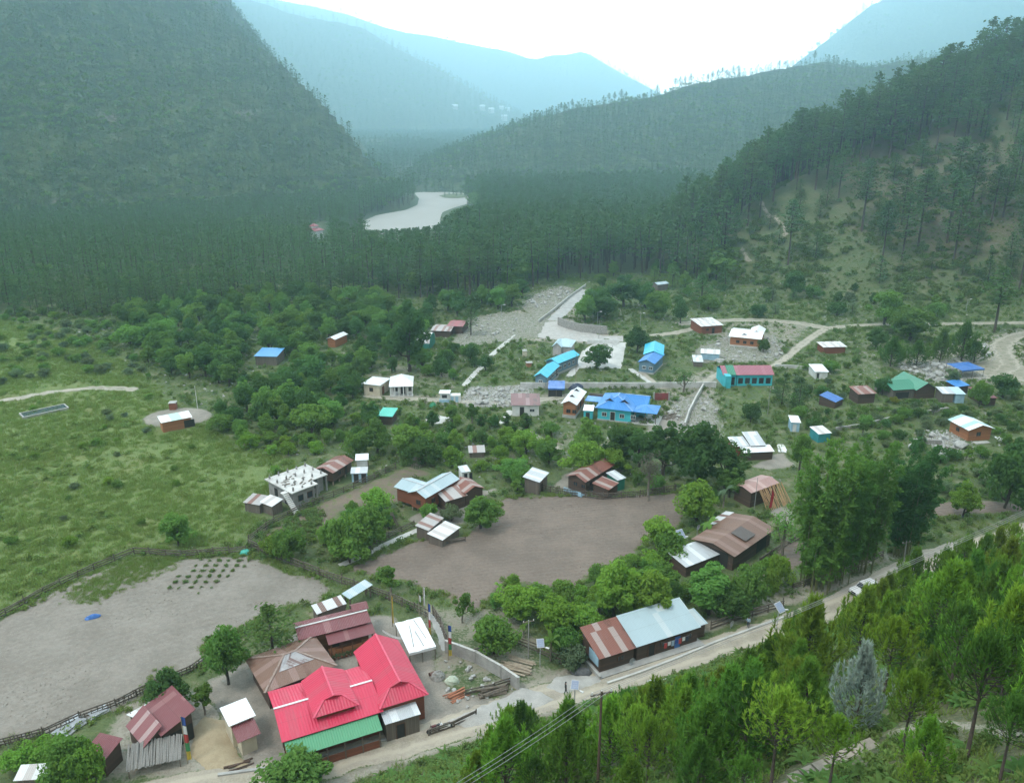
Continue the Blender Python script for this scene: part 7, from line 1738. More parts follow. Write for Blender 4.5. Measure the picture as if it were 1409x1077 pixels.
cone_stack('cone of long poles leaning together at the top of the fallow strip', (574,642), 2.8, 2)
# --- bamboo screen in the lower left
a, b = P(177, 1071), P(250, 1054); d = b - a; t_ = thing('bamboo_screen', 'grey split bamboo lean-to roof before the maroon barn', 'screen', a, math.atan2(d.y, d.x)); L = Vector((d.x, d.y)).length; rr = random.Random(3); mb = MB()
for i in range(46):
    x_ = L * i / 45; mb.beam((x_ + rr.uniform(-.06, .06), -.1, 1.1 + rr.uniform(-.12, .08)), (x_ + .15 + rr.uniform(-.08, .08), 2.3, 2.35 + rr.uniform(-.1, .15)), .13, .035)
mb.build('roof', plain('grey_bamboo', (.30, .285, .26), (.17, .16, .15), 3, .9, .2, (6, 6, .6)), t_)
for x_ in (.1, L - .1):
    for y_, z_ in ((0, 1.1), (2.2, 2.2)): mb = MB(); mb.tube([(x_, y_, -.3), (x_, y_, z_)], .06, 6); mb.build('post', M_tim, t_)
mb = MB(); mb.box(.15, L - .15, 2.1, 2.16, -.2, 2.1); mb.build('back_wall', W_grey, t_)
# --- small masonry boxes
for lab, px, w, h_, mt in (('small brick red tank box above the field hut clearing', (239,563), 1.5, 1.7, W_rwood), ('pale block tank standing in the school meadow', (722,491), 1.2, 1.8, W_cream), ('low orange brick box in the school meadow', (728,504), 1.5, 1.1, W_brick)):
    p = P(*px); t_ = thing('tank_box', lab, 'tank', p, .15); mb = MB(); mb.box(-w / 2, w / 2, -w / 2, w / 2, -.3, h_); mb.build('body', mt, t_); mb = MB(); mb.box(-w / 2 - .1, w / 2 + .1, -w / 2 - .1, w / 2 + .1, h_, h_ + .12); mb.build('lid', M_conc, t_)
p = P(596, 930); t_ = thing('drum', 'rusty brown drum lying in the yard beside the stones', 'drum', p, .6); mb = MB(); mb.tube([(-.45, 0, .32), (.45, 0, .32)], .31, 14); mb.build('body', plain('rusty_drum', (.16, .07, .05), (.09, .045, .035), 3, .7, 0), t_)
for k in (-.42, 0, .42): mb = MB(); mb.tube([(k - .03, 0, .32), (k + .03, 0, .32)], .335, 14); mb.build('hoop', M_brownframe, t_)
# --- poles, lamps, dishes
M_pole = plain('pole_grey', (.34, .33, .31), (.24, .235, .22), 2, .8, 0)
m, t = newmat('solar_cells'); co = t.coord('Object'); br = t.new('ShaderNodeTexBrick'); t.l.new(co, br.inputs[0]); br.offset = 0; br.inputs['Scale'].default_value = 5; br.inputs['Color1'].default_value = (.22, .26, .36, 1); br.inputs['Color2'].default_value = (.25, .29, .38, 1); br.inputs['Mortar'].default_value = (.5, .52, .55, 1); br.inputs['Mortar Size'].default_value = .02; br.inputs['Brick Width'].default_value = .8; br.inputs['Row Height'].default_value = .8
t.l.new(br.outputs[0], t.b.inputs['Base Color']); t.b.inputs['Roughness'].default_value = .15; M_solar = m
def solar(label, px, h, yaw=.3, s=1.0):
    p = P(*px); t_ = thing('solar_lamp', label, 'solar lamp', p, yaw, 'solar street lamps'); mb = MB(); mb.tube([(0, 0, -.4), (0, 0, h)], .055, 8); mb.build('pole', M_metal, t_)
    mb = MB(); mb.obox((0, -.1, h + .15), (.55 * s, 0, 0), (0, .5 * s, .42 * s), (0, -.02, .025)); pn = mb.build('frame', M_frame, t_); mb = MB(); mb.obox((0, -.125, h + .185), (.5 * s, 0, 0), (0, .45 * s, .378 * s), (0, -.008, .01)); mb.build('panel', M_solar, pn)
    mb = MB(); mb.beam((0, 0, h - .5), (.7, -.5, h - .25), .05); ar = mb.build('arm', M_metal, t_); mb = MB(); mb.obox((.8, -.58, h - .24), (.2, -.13, 0), (.06, .09, 0), (0, 0, .05)); mb.build('lamp_head', M_frame, ar)
solar('solar street lamp standing by the plank pile', (743,917), 3.4, .1, .85); solar('solar street lamp at the near road edge beside the walking person', (790,984), 4.1, -.2, .80); solar('solar street lamp on the roadside right of the long house', (1068,868), 3.6, .6, 1.1); solar('solar lamp above the banana leaves by the brown roofed barn', (934,762), 3.4, .5, 1.2)
def lamp(label, px, h):
    p = P(*px); t_ = thing('street_lamp', label, 'street lamp', p, 0, 'street lamps of the village'); mb = MB(); mb.tube([(0, 0, -.4), (0, 0, h)], .06, 6); mb.build('pole', M_metal, t_); mb = MB(); mb.beam((0, 0, h), (.8, 0, h + .15), .06); ar = mb.build('arm', M_metal, t_); mb = MB(); mb.obox((1.0, 0, h + .17), (.35, 0, 0), (0, .15, 0), (0, 0, .09)); mb.build('lamp_head', W_white, ar)
for lab, px in (('white headed street lamp right of the games court', (842,494)), ('white headed street lamp left of the round trees by the upper road', (1230,430)), ('white headed street lamp near the lone dark tree by the upper road', (1329,428)), ('white headed street lamp above the ramp meadow', (822,446)), ('white headed street lamp in the meadow right of the ramp', (881,448)), ('white headed street lamp at the forest edge above the rubble', (690,436))): lamp(lab, px, 4.0)
def upole(label, px, h, arm=True, lean=0, r=.09, mat=None, group='utility poles'):
    p = P(*px) if not isinstance(px, Vector) else px; t_ = thing('utility_pole', label, 'pole', p, .3, group); mb = MB(); mb.tube([(0, 0, -.6), (lean, 0, h)], [r * 1.2, r * .75], 8); mb.build('pole', mat or M_pole, t_)
    if arm:
        mb = MB(); mb.beam((lean - .75, 0, h - .2), (lean + .75, 0, h - .2), .09); ar = mb.build('crossarm', M_tim, t_)
        for k in (-.65, 0, .65): mb = MB(); mb.tube([(lean + k, 0, h - .15), (lean + k, 0, h + .05)], [.05, .035], 6); mb.build('insulator', W_white, ar)
    return p
upole('pale pole beside the lone meadow hut clearing', (272,562), 5.6, False, 0, .07, W_white); upole('utility pole behind the plank pile', (727,905), 5.6, True); upole('utility pole by the road beyond the white car', (1243,778), 4.2, True, -.2)
upole('thin utility pole in the meadow below the turquoise school', (1056,572), 7.0, True, 0, .06); upole('utility pole standing before the pale blue school block', (824,466), 5.5, True, 0, .06); upole('utility pole beside the upper court corner', (792,528), 8, False, 0, .06, M_timp); upole('utility pole left of the plank shack', (1038,700), 6.0, False, 0, .05)
upole('slim utility pole in the school field above the lower path', (957,500), 7, False, 0, .05)
PB = P(822, 1090); PT = PB + Vector((0, 0, 8.1)); upole('brown wooden power pole rising from the near slope at the bottom', PB, 8.1, True, 0, .10, plain('brown_pole', (.13, .085, .055), (.08, .055, .04), 2, .9, .2))
PR = Vector(at_y(1432, 694, 53)); PL = Vector(at_y(540, 1135, 30))
for q in (PR, PL): upole('power pole out on the near slope', Vector((q.x, q.y, H(q.x, q.y))), q.z - H(q.x, q.y) + .15, True)
M_wire = plain('wire', (.30, .30, .30), (.24, .24, .24), 1, .6, 0)
for k, nm in ((-.65, 'upper'), (0, 'middle'), (.65, 'lower')):
    off = Vector((k * math.cos(.3), k * math.sin(.3), -.02))
    mb = MB()
    for a, b, sg in ((PL + off, PT + off, .25), (PT + off, PR + off, .28)):
        mb.tube([a.lerp(b, i / 14) - Vector((0, 0, sg * 4 * (i / 14) * (1 - i / 14))) for i in range(15)], .016, 4, cap=False)
    tag(mb.build('power_cable', M_wire), f'{nm} of the three grey cables strung over the near slope', 'cable', 'cables over the near slope')
for lab, px in (('grey satellite dish on a stand before the long house', (867,916)), ('pale satellite dish by the roadside fence', (1005,864)), ('small satellite dish above the banana plants by the barn', (958,748))):
    p = P(*px); t_ = thing('satellite_dish', lab, 'dish', p, .8); mb = MB(); mb.tube([(0, 0, -.2), (0, 0, .7 if 'small' not in lab else 3.0)], .04, 6); mb.build('stand', M_metal, t_); hz = .8 if 'small' not in lab else 3.1; mb = MB()
    for j in range(4):
        for i in range(16):
            f = lambda jj, ii: Vector((math.cos(ii * PI / 8) * .45 * jj / 4, -.18 + .2 * (1 - (jj / 4) ** 2) * 1, hz + math.sin(ii * PI / 8) * .45 * jj / 4))
            mb.face([f(j, i), f(j + 1, i), f(j + 1, i + 1), f(j, i + 1)])
    mb.build('reflector', M_metal, t_, smooth=True)
# --- prayer flags
FC = [plain('flag_blue', (.03, .08, .33), (.02, .06, .25), 2, .8, 0), plain('flag_white', (.72, .72, .72), (.6, .6, .6), 2, .8, 0), plain('flag_red', (.48, .05, .05), (.36, .04, .04), 2, .8, 0), plain('flag_green', (.05, .26, .09), (.04, .2, .07), 2, .8, 0), plain('flag_yellow', (.58, .43, .06), (.46, .34, .05), 2, .8, 0)]
def flagpole(label, px, h, w, order, z0, z1, mat=M_timp, yaw=.2):
    p = P(*px); t_ = thing('flag_pole', label, 'flag pole', p, yaw, 'tall prayer flag poles'); mb = MB(); mb.tube([(0, 0, -.5), (.05, 0, h)], [.06, .04], 6); mb.build('pole', mat, t_); rr = random.Random(int(px[0])); n = len(order)
    for i, k in enumerate(order):
        b, a = h * (z1 - (z1 - z0) * (i + 1) / n), h * (z1 - (z1 - z0) * i / n); mb = MB(); m_ = 5; pr = None
        for j in range(m_ + 1):
            q = j / m_; x = .05 + w * q; y = .10 * math.sin(q * 5 + i) * q; e = ((x, y, b - .1 * q * rr.random()), (x, y, a - .12 * q))
            if pr: mb.face([pr[0], e[0], e[1], pr[1]])
            pr = e
        mb.build('flag', FC[k], t_)
flagpole('prayer flag pole with blue white red green and yellow cloth in the lower left', (258,1050), 6.2, .42, [0, 1, 2, 3, 4], .08, .98); flagpole('flag pole with dark blue, white, red and yellow cloth by the concrete wall', (617,907), 5.2, .42, [0, 1, 2, 3, 4], .1, .97); flagpole('flag pole with white and red cloth beside the white tarpaulin', (590,882), 6.0, .30, [0, 1, 2, 4], .15, .95); flagpole('bare yellowish prayer pole behind the maroon log house', (540,862), 6.0, .16, [4, 4], .1, .8)
flagpole('bare pole with a scrap of white cloth behind the white tarpaulin', (577,852), 4.0, .25, [1], .7, .95); flagpole('thin white cloth pole at the left of the tarpaulin flag poles', (583,850), 5.0, .22, [1, 1], .4, .98)
p = P(1057, 704); t_ = thing('flag_pole', 'deep red flag on a thin pole before the leaning planks', 'flag pole', p, .3, 'tall prayer flag poles'); mb = MB(); mb.tube([(0, 0, -.4), (.35, 0, 4.6)], .04, 6); mb.build('pole', M_tim, t_); mb = MB(); mb.face([(.05, -.05, .5), (.5, -.12, .9), (.75, -.1, 3.3), (.33, -.04, 4.4)]); mb.build('flag', plain('deep_red_flag', (.38, .015, .03), (.30, .012, .02), 1, .8, 0), t_)
h = canopy('bright white tarpaulin stretched over poles beside the crimson wing', (563,899), (600,889), 1.9, (541,862), M_tarpw, 'tarpaulin_shelter', 'shelter', sag=.3, rise=.5)
for i, (a, b) in enumerate((((.25, .15), (.45, .8)), ((.6, .1), (.55, .6)), ((.8, .3), (.7, .95)))):
    mb = MB(); mb.tube([(h.L * a[0], h.W * a[1], 1.9 + .5 * a[1] + .05), (h.L * b[0], h.W * b[1], 1.9 + .5 * b[1] + .05)], .035, 5); mb.build('pole', M_tim, h.r)
# bunting
A, B = P(527, 880) + Vector((0, 0, 1.6)), P(553, 890) + Vector((0, 0, 1.5)); t_ = thing('bunting', 'string of small white flags between the log house and the tarpaulin', 'bunting', A); mb = MB(); mb.tube([Vector(), (B - A) / 2 - Vector((0, 0, .25)), B - A], .012, 4); mb.build('string', M_wire, t_)
for i in range(14):
    q = (i + .5) / 14; c = (B - A) * q - Vector((0, 0, 1.0 * q * (1 - q))); mb = MB(); e = (B - A).normalized() * .09; mb.face([c - e, c + e, c + e - Vector((0, .05, .28)), c - e - Vector((0, .05, .28))]); mb.build('flag', FC[1], t_)
# --- steps on the near slope
t_ = None
A, B = P(1088, 1077), P(1205, 1024); n = 7
o = thing('steps', 'pale concrete steps climbing the near slope', 'steps', A, math.atan2(B.y - A.y, B.x - A.x)); D = math.hypot(B.x - A.x, B.y - A.y)
for i in range(n):
    q = (i + .5) / n; c = A.lerp(B, q); zg = H(c.x, c.y) - A.z; mb = MB(); mb.obox((D * q, 0, zg + .06), (D / n * .44, 0, 0), (0, .42, 0), (0, 0, .14)); mb.build('step', plain('worn_steps', (.34, .29, .23), (.22, .19, .15), 1.5, .9, .3), o)
# --- vehicles
M_paint = plain('white_car_paint', (.78, .78, .78), (.74, .74, .74), 1, .25, 0); M_tyre = plain('tyre_rubber', (.025, .025, .025), (.02, .02, .02), 2, .9, 0); M_lampg = plain('headlamp_glass', (.6, .62, .65), (.55, .57, .6), 1, .1, 0); M_black = plain('black_trim', (.03, .03, .03), (.02, .02, .02), 1, .5, 0)
def car(label, px, yaw, kind='suv'):
    p = P(*px); t_ = thing('parked_car', label, 'car', (p.x, p.y, H(p.x, p.y) + .06), yaw, 'white cars in the village'); import bmesh
    L, W = 4.2, 1.7; prof = [(-2.1, .35), (-2.08, .78), (-1.95, .95), (-.85, 1.02), (.9, 1.02), (1.95, 1.0), (2.1, .8), (2.1, .35)] if kind == 'suv' else [(-2.1, .32), (-2.08, .65), (-1.9, .8), (-.9, .9), (1.2, .92), (2.0, .86), (2.1, .6), (2.1, .32)]
    def prism(name, pr, w0, w1, mat, par, z_t=None):
        mb = MB(); n = len(pr)
        wd = lambda z: w0 + (w1 - w0) * max(0, min(1, (z - pr[0][1]) / (max(q[1] for q in pr) - pr[0][1] + 1e-6)))
        l = [(x, -wd(z) / 2, z) for x, z in pr]; r = [(x, wd(z) / 2, z) for x, z in pr]
        mb.face(l); mb.face(r[::-1])
        for i in range(n): j = (i + 1) % n; mb.face([l[j], l[i], r[i], r[j]])
        return mb.build(name, mat, par)
    body = prism('body', prof, 1.72, 1.62, M_paint, t_); zt = 1.72 if kind == 'suv' else 1.42; zb = 1.02 if kind == 'suv' else .9
    cabp = [(-.85, zb), (-.30, zt), (1.75 if kind == 'suv' else 1.0, zt), (2.0 if kind == 'suv' else 1.7, zb)]
    prism('cabin', cabp, 1.58, 1.32, M_paint, t_)
    g_ = [(-.80, zb + .07), (-.36, zt - .10), (1.66 if kind == 'suv' else .95, zt - .10), (1.86 if kind == 'suv' else 1.5, zb + .07)]; gl = MB()
    for sg in (-1, 1):
        for (a, b) in ((0.03, .47), (.53, .97)):
            lo = lambda q: (g_[0][0] + (g_[3][0] - g_[0][0]) * q, sg * .795, g_[0][1]); hi = lambda q: (g_[1][0] + (g_[2][0] - g_[1][0]) * q, sg * .69, g_[1][1])
            f = [lo(a), lo(b), hi(b), hi(a)]; gl.face(f if sg < 0 else f[::-1])
    gl.face([(-.86, .70, zb + .06), (-.86, -.70, zb + .06), (-.39, -.60, zt - .09), (-.39, .60, zt - .09)]); gl.build('window_glass', M_glass, t_)
    for x in (-1.35, 1.3):
        for sg in (-1, 1):
            mb = MB(); mb.tube([(x, sg * .66, .33), (x, sg * .88, .33)], .34, 14); w_ = mb.build('wheel', M_tyre, t_); mb = MB(); mb.tube([(x, sg * .87, .33), (x, sg * .895, .33)], .19, 10); mb.build('rim', M_metal, w_)
    for sg in (-1, 1): mb = MB(); mb.box(-2.13, -2.07, sg * .6 - .17, sg * .6 + .17, .62, .80); mb.build('headlight', M_lampg, t_)
    mb = MB(); mb.box(-2.14, -2.06, -.38, .38, .58, .78); mb.build('grille', M_black, t_); mb = MB(); mb.box(-2.2, -2.05, -.84, .84, .32, .5); mb.build('bumper', M_black, t_)
car('white pickup style car parked on the road by the bamboo', (1188,816), math.atan2(.4369, .8995), 'suv'); car('white car parked between the two white roofed houses by the track', (978,455), .25, 'sedan')
p = P(613, 1003); t_ = thing('scooter', 'white and black motor scooter parked by the small board shed', 'scooter', p, .35)
mb = MB(); mb.obox((.05, 0, .52), (.5, 0, .03), (0, .14, 0), (0, 0, .16)); mb.obox((-.55, 0, .62), (.10, 0, -.02), (0, .17, 0), (.08, 0, .3)); mb.obox((-.2, 0, .34), (.35, 0, 0), (0, .13, 0), (0, 0, .05)); mb.build('body', M_paint, t_); mb = MB(); mb.obox((.18, 0, .74), (.42, 0, .02), (0, .13, 0), (0, 0, .06)); mb.build('seat', M_black, t_)
for x in (-.65, .6): mb = MB(); mb.tube([(x, -.06, .25), (x, .06, .25)], .25, 14); mb.build('wheel', M_tyre, t_)
mb = MB(); mb.tube([(-.62, 0, .3), (-.5, 0, 1.0)], .03, 6); mb.tube([(-.5, -.32, 1.02), (-.5, .32, 1.02)], .025, 6); mb.build('handlebar', M_black, t_)
p = P(598, 1006); t_ = thing('motorcycle', 'dark motorcycle standing behind the white scooter by the board shed', 'motorcycle', p, .5)
mb = MB(); mb.obox((-.1, 0, .72), (.28, 0, .03), (0, .13, 0), (0, 0, .13)); mb.build('fuel_tank', plain('dark_red_paint', (.12, .02, .02), (.10, .02, .02), 1, .3, 0), t_); mb = MB(); mb.obox((.35, 0, .76), (.32, 0, .04), (0, .12, 0), (0, 0, .05)); mb.build('seat', M_black, t_); mb = MB(); mb.obox((.0, 0, .42), (.25, 0, 0), (0, .12, 0), (0, 0, .2)); mb.build('engine', M_metal, t_)
for x in (-.68, .66): mb = MB(); mb.tube([(x, -.05, .3), (x, .05, .3)], .3, 14); mb.build('wheel', M_tyre, t_)
mb = MB(); mb.tube([(-.68, 0, .3), (-.42, 0, 1.0)], .03, 6); mb.tube([(-.42, -.35, 1.03), (-.42, .35, 1.03)], .02, 6); mb.build('handlebar', M_black, t_)
# --- people
M_skin = plain('skin', (.30, .17, .11), (.26, .145, .095), 5, .6, 0); M_hair = plain('black_hair', (.015, .013, .012), (.01, .01, .01), 5, .7, 0)
def person(label, px, yaw, shirt, trousers, pose):
    p = P(*px); V = []; E_ = []; Rd = []
    def add(co, r, par=None):
        V.append(co); Rd.append(r)
        if par is not None: E_.append((par, len(V) - 1))
        return len(V) - 1
    pel = add((0, 0, .95), (.155, .115)); w_ = add((0, -.01, 1.12), (.135, .10), pel); ch = add((0, 0, 1.33), (.165, .115), w_); nk = add((0, -.01, 1.47), (.06, .06), ch); hb = add((0, -.03, 1.56), (.078, .088), nk); add((0, -.03, 1.68), (.07, .085), hb)
    for sg in (-1, 1):
        st = pose['stride'] * sg
        hip = add((.09 * sg, 0, .90), (.10, .10), pel); kn = add((.10 * sg, -.03 - st * .5 if st > 0 else -st * .30, .50), (.068, .068), hip); an = add((.10 * sg, -st, .09 + (.06 if st < 0 else 0)), (.045, .045), kn); add((.11 * sg, -st - .15, .045 + (.02 if st < 0 else 0)), (.045, .035), an)
        sh = add((.18 * sg, 0, 1.40), (.062, .062), ch); sw = -st * .7; el = add((.24 * sg, sw * .25 + .03, 1.13), (.045, .045), sh); fl = pose['arm'][0 if sg < 0 else 1]
        wr = add((.23 * sg - .05 * fl * sg, -sw * -.6 - .05 - .20 * fl, .90 + .20 * fl), (.03, .028), el); pm = add((.225 * sg - .06 * fl * sg, -sw * -.7 - .07 - .24 * fl, .84 + .18 * fl), (.033, .02), wr)
        c = Vector(V[pm])
        for k in range(4):
            a = add(tuple(c + Vector((.004 * sg, -.026 + .018 * k, -.045))), (.009, .009), pm); add(tuple(c + Vector((-.004 * sg, -.030 + .018 * k, -.085 + .008 * abs(k - 1.4)))), (.008, .008), a)
        a = add(tuple(c + Vector((-.012 * sg, -.045, -.01))), (.010, .010), pm); add(tuple(c + Vector((-.016 * sg, -.06, -.04))), (.008, .008), a)
    me = bpy.data.meshes.new('body'); me.from_pydata(V, E_, []); o = bpy.data.objects.new('body', me); COL.objects.link(o)
    md = o.modifiers.new('s', 'SKIN'); o.modifiers.new('b', 'SUBSURF').levels = 1
    for i, r in enumerate(Rd): me.skin_vertices[0].data[i].radius = r
    me.skin_vertices[0].data[0].use_root = True
    dg = bpy.context.evaluated_depsgraph_get(); m2 = bpy.data.meshes.new_from_object(o.evaluated_get(dg)); bpy.data.objects.remove(o)
    m2.materials.clear()
    for m_ in (M_skin, shirt, trousers, M_black): m2.materials.append(m_)
    for f in m2.polygons:
        c = f.center; arm = abs(c.x) > .19 and c.z < 1.2 and c.z > .7
        f.material_index = 0 if (c.z > 1.46 or (arm and c.z < .95 + .2 * max(pose['arm']))) else 1 if (c.z > .98 or arm) else 3 if c.z < .085 else 2
        f.use_smooth = True
    b = bpy.data.objects.new('person', m2); COL.objects.link(b); b.location = (p.x, p.y, H(p.x, p.y) + .07); b.rotation_euler = (0, 0, yaw); tag(b, label, 'person')
    mb = MB(); n = 10
    for j in range(5):
        for i in range(n):
            f = lambda jj, ii: Vector((math.cos(2 * PI * ii / n) * .092 * math.cos(jj * PI / 10), -.012 + math.sin(2 * PI * ii / n) * .108 * math.cos(jj * PI / 10), 1.63 + .15 * math.sin(jj * PI / 10)))
            mb.face([f(j, i), f(j, i + 1), f(j + 1, i + 1), f(j + 1, i)])
    mb.build('hair', M_hair, b, smooth=True)
    mb = MB()
    for sx_ in (-.03, .03): mb.obox((sx_, -.118, 1.60), (.012, 0, 0), (0, .008, 0), (0, 0, .007))
    mb.build('eyes', M_black, b); mb = MB(); mb.obox((0, -.125, 1.565), (.012, 0, 0), (0, .014, 0), (0, 0, .022)); mb.build('nose', M_skin, b)
    return b
D_black = plain('black_jacket', (.022, .022, .026), (.016, .016, .018), 3, .8, 0); D_dark = plain('dark_trousers', (.025, .025, .03), (.02, .02, .022), 3, .8, 0); D_blue = plain('pale_blue_shirt', (.34, .45, .56), (.28, .38, .48), 3, .8, 0); D_navy = plain('navy_trousers', (.03, .04, .07), (.025, .03, .05), 3, .8, 0)
person('person in black clothes walking across the road by the gravel', (778,955), 1.9, D_black, D_dark, dict(stride=.24, arm=(.5, .1)))
person('person in a pale blue shirt and dark trousers standing at the roadside fence', (1029,864), -.4, D_blue, D_navy, dict(stride=.04, arm=(.1, .4)))
# --- boulders: every one lies where the ground carries it
BD = [stone(900 + i) for i in range(6)]
def rocks(pxpoly, n, sz, group, label):
    q = PX(pxpoly); xs = [p[0] for p in q]; ys = [p[1] for p in q]; k = 0
    for _ in range(n * 20):
        if k >= n: break
        x, y = random.uniform(min(xs), max(xs)), random.uniform(min(ys), max(ys))
        if not inpoly(q, x, y) or not clear(x, y, .4, EXH): continue
        s = random.uniform(*sz); o = bpy.data.objects.new('boulder', BD[k % 6].data); COL.objects.link(o); o.location = (x, y, H(x, y) + s * .22); o.rotation_euler = (random.uniform(-.3, .3), random.uniform(-.3, .3), random.uniform(0, 6)); o.scale = (s * random.uniform(.8, 1.3), s * random.uniform(.8, 1.2), s * random.uniform(.6, .95)); tag(o, label, 'boulder', group); k += 1
ROCKS = [([(640,537),(725,531),(735,548),(712,560),(655,557)], 60, (.6, 1.9), 'boulders below the school meadow', 'pale boulder in the spill of rocks beside the retaining wall'),
 ([(1238,507),(1262,498),(1325,499),(1345,518),(1300,528)], 60, (.6, 2.0), 'boulders beside the open blue canopy', 'pale boulder in the rock bank by the open blue canopy'),
 ([(1335,465),(1352,470),(1368,490),(1340,498)], 22, (.8, 2.2), 'boulders along the dirt road', 'pale boulder on the bank of the right dirt road'),
 ([(716,423),(735,405),(772,394),(788,400),(765,425)], 34, (.6, 1.8), 'boulders beside the concrete ramp', 'pale boulder in the heap left of the concrete ramp'),
 ([(628,468),(645,440),(690,432),(735,440),(690,470)], 26, (.5, 1.6), 'boulders by the red roofed sheds', 'pale boulder on the waste ground right of the dull red shed'),
 ([(985,472),(1000,460),(1068,462),(1075,490),(1010,500),(950,497)], 40, (.5, 1.5), 'boulders around the white roofed houses', 'pale boulder on the waste ground around the broad white roofed house'),
 ([(915,562),(960,545),(988,562),(980,600),(930,606)], 30, (.6, 1.8), 'boulders right of the royal blue house', 'pale boulder on the waste ground right of the royal blue house'),
 ([(1272,600),(1318,592),(1328,610),(1290,622)], 18, (.5, 1.5), 'boulders of the right meadow', 'pale boulder in the rubble left of the striped roof orange hut'),
 ([(598,915),(620,905),(705,948),(660,965),(640,975),(605,945)], 34, (.22, .75), 'stones of the rubble yard', 'small stone lying in the rubble yard by the concrete wall')]
for r_ in ROCKS: rocks(*r_)
for px, s, lab in (((1322,616), 3.0, 'largest grey boulder below the striped roof orange hut'), ((1257,618), 2.4, 'round grey boulder beside the stone pen wall'), ((1292,628), 2.0, 'grey boulder inside the stone pen'), ((660,556), 2.4, 'largest pale boulder on the village track')):
    p = P(*px); o = bpy.data.objects.new('boulder', BD[1].data); COL.objects.link(o); o.location = (p.x, p.y, p.z + s * .2); o.scale = (s, s * .9, s * .75); tag(o, lab, 'boulder')
# loose rubble too small to count
X = []; 
for pol, n, *_r in ROCKS[:8]:
    q = PX(pol); xs = [p[0] for p in q]; ys = [p[1] for p in q]; x = g.uniform(min(xs), max(xs), n * 30); y = g.uniform(min(ys), max(ys), n * 30); k = sdf_poly(q, x, y) < 2.5; X += list(zip(x[k], y[k]))
X = np.array(X); n = len(X); s = g.uniform(.12, .55, (n, 1)); stuff('rubble', 'loose rubble of small stones on the waste ground', np.concatenate([X, H0(X[:, 0], X[:, 1])[:, None] + .03], 1), spin(n, .4), np.concatenate([s, s, s * .8], 1), g.integers(0, 6, n), BD)
X = g.uniform(-150, 280, 14000); Y = g.uniform(90, 330, 14000); k = (fbm(X, Y, 26, 7.0, 3) + g.normal(size=14000) * .35 > .05) & (side(X, Y) < -4) & ~inmead(X, Y) & free_mask(X, Y, .2) & (Y > 140); X, Y = X[k], Y[k]; n = len(X); s = g.uniform(.15, .85, (n, 1)) ** 1.3; stuff('rubble', 'loose pale stones strewn between the houses', np.stack([X, Y, H0(X, Y) + .04], -1), spin(n, .4), np.concatenate([s, s, s * .7], 1), g.integers(0, 6, n), BD)
# clods on the tilled soil
for nm_, fld, mt_, n in (('soil_clods', FIELD1, M_soilg, 5500), ('soil_clods', FIELD2, M_soilb, 5500)):
    cs = []
    for k in range(3):
        q_ = BD[k].data.copy(); q_.materials.clear(); q_.materials.append(plain(nm_ + mt_.name, (.30, .265, .225) if fld is FIELD1 else (.20, .16, .13), (.24, .21, .175) if fld is FIELD1 else (.15, .12, .098), 3, .95, 0)); cs.append(bpy.data.objects.new('clod', q_))
    x = g.uniform(min(p[0] for p in fld), max(p[0] for p in fld), n); y = g.uniform(min(p[1] for p in fld), max(p[1] for p in fld), n); k = (sdf_poly(fld, x, y) < -.6) & (fbm(x, y, 7, 2.0, 3) + g.normal(size=n) * .5 > 0); x, y = x[k], y[k]; n = len(x); s = g.uniform(.07, .22, (n, 1))
    stuff(nm_, 'loose clods on the ' + ('sandy' if fld is FIELD1 else 'brown tilled') + ' field', np.stack([x, y, H0(x, y) + .06], -1), spin(n, .4), np.concatenate([s, s, s * .55], 1), g.integers(0, 3, n), cs)
cover('meadow_weeds', 'weeds straggling over the field edges', 26000, -80, 70, 62, 140, lambda X, Y: (np.minimum(np.abs(sdf_poly(FIELD1, X, Y)), np.abs(sdf_poly(FIELD2, X, Y))) < .9 + .9 * nz(X, Y, 3, 1.0)) & (side(X, Y) < -4), TG + SM[:1], (.4, .95), r=-9)
# washing under the eaves of the long house
q = LONG; t_ = thing('washing_line', 'washing line with red, blue and white clothes under the eaves of the long house', 'washing line', q.r.location + q.d * (q.L * .60) - q.n * .25, q.rz); mb = MB(); mb.tube([(0, 0, 1.9), (4.2, 0, 1.9)], .012, 4); mb.build('line', M_wire, t_)
for i, mt_ in enumerate((FC[2], FC[1], D_blue, FC[0], FC[2], FC[1], D_navy)):
    mb = MB(); x_ = .25 + i * .56; mb.box(x_, x_ + .42, -.02, .02, 1.9 - (.55 if i % 2 else .8), 1.89); mb.build('garment', mt_, t_)
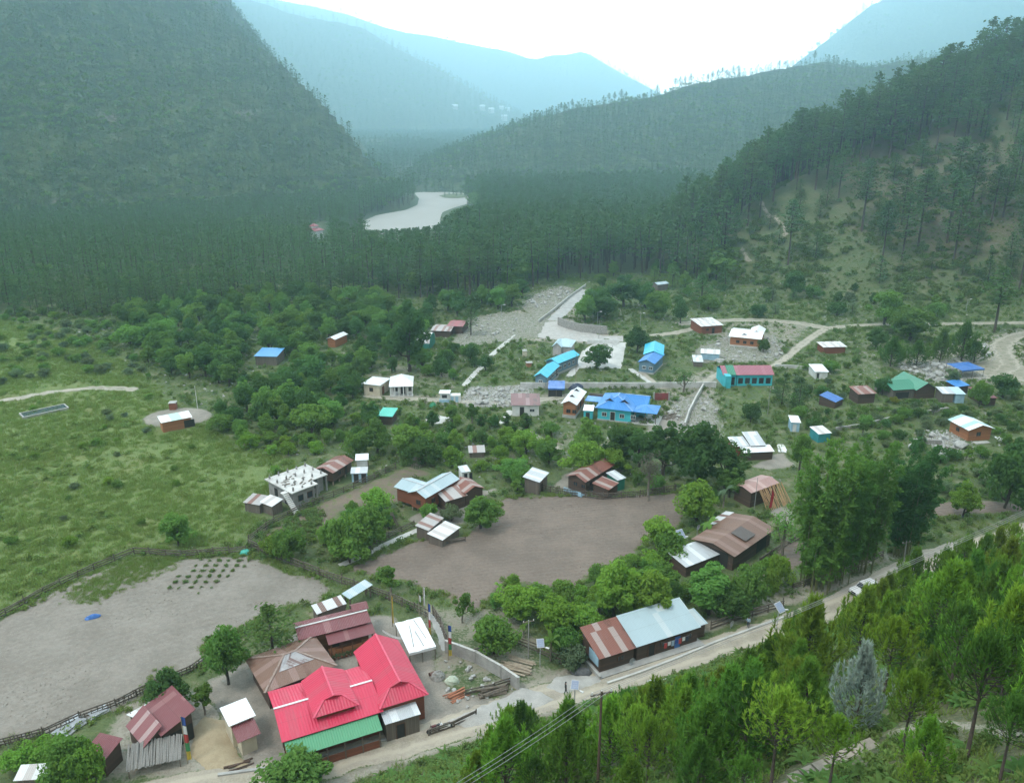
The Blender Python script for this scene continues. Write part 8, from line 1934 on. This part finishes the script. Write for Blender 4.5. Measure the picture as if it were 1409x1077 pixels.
# crops
def crop(name, label, pol, n, protos, sc, rows=None):
    q = PX(pol); xs = [p[0] for p in q]; ys = [p[1] for p in q]; x = g.uniform(min(xs), max(xs), n); y = g.uniform(min(ys), max(ys), n)
    if rows: x = np.round(x / rows) * rows + g.normal(size=n) * .12; y = np.round(y / rows) * rows + g.normal(size=n) * .12
    k = sdf_poly(q, x, y) + g.normal(size=n) * .8 < 0; x, y = x[k], y[k]; m_ = len(x); s = g.uniform(*sc, (m_, 1)); stuff(name, label, np.stack([x, y, H0(x, y) + .05], -1), spin(m_, .1), np.concatenate([s, s, s], 1), g.integers(0, len(protos), m_), protos)
crop('crop_plants', 'small dark crop plants in rows at the top of the sandy field', [(232,806),(250,790),(300,765),(338,765),(345,775),(300,800),(262,815)], 260, SC, (.30, .5), 1.5)
crop('crop_plants', 'green crop patch at the upper left of the sandy field', [(84,826),(120,800),(182,768),(252,769),(235,785),(185,800),(150,820),(118,832)], 1900, TG, (.4, .8))
crop('crop_plants', 'weedy edge of the fallow strip', [(345,750),(372,768),(430,748),(450,705),(420,700)], 500, SC, (.4, 1.0))
# distant hamlet
def PM(key, px, py):
    u, f, w_ = ray(px, py); ts = np.arange(900, 3600, 4.0); d = CZ + w_ * ts - MT[key](u * ts, f * ts); i = int(np.argmax(d < 0)) if (d < 0).any() else 300
    return Vector((u * ts[i], f * ts[i], MT[key](np.array([u * ts[i]]), np.array([f * ts[i]]))[0]))
for i, (px, py) in enumerate(((664,150),(676,154),(690,151),(698,153),(722,148),(694,164),(626,150))):
    p = PM('far_mountain', px, py); t_ = thing('house', 'tiny white house of the hamlet high on the hazy far mountain', 'house', p, .3, 'houses of the far hamlet'); mb = MB(); mb.box(-9, 9, -6, 6, -8, 9); mb.build('wall', W_white, t_); mb = MB(); mb.slab([(-10, -7, 9), (10, -7, 9), (10, 0, 14), (-10, 0, 14)]); mb.slab([(10, 7, 9), (-10, 7, 9), (-10, 0, 14), (10, 0, 14)]); mb.build('roof', RM_white, t_)
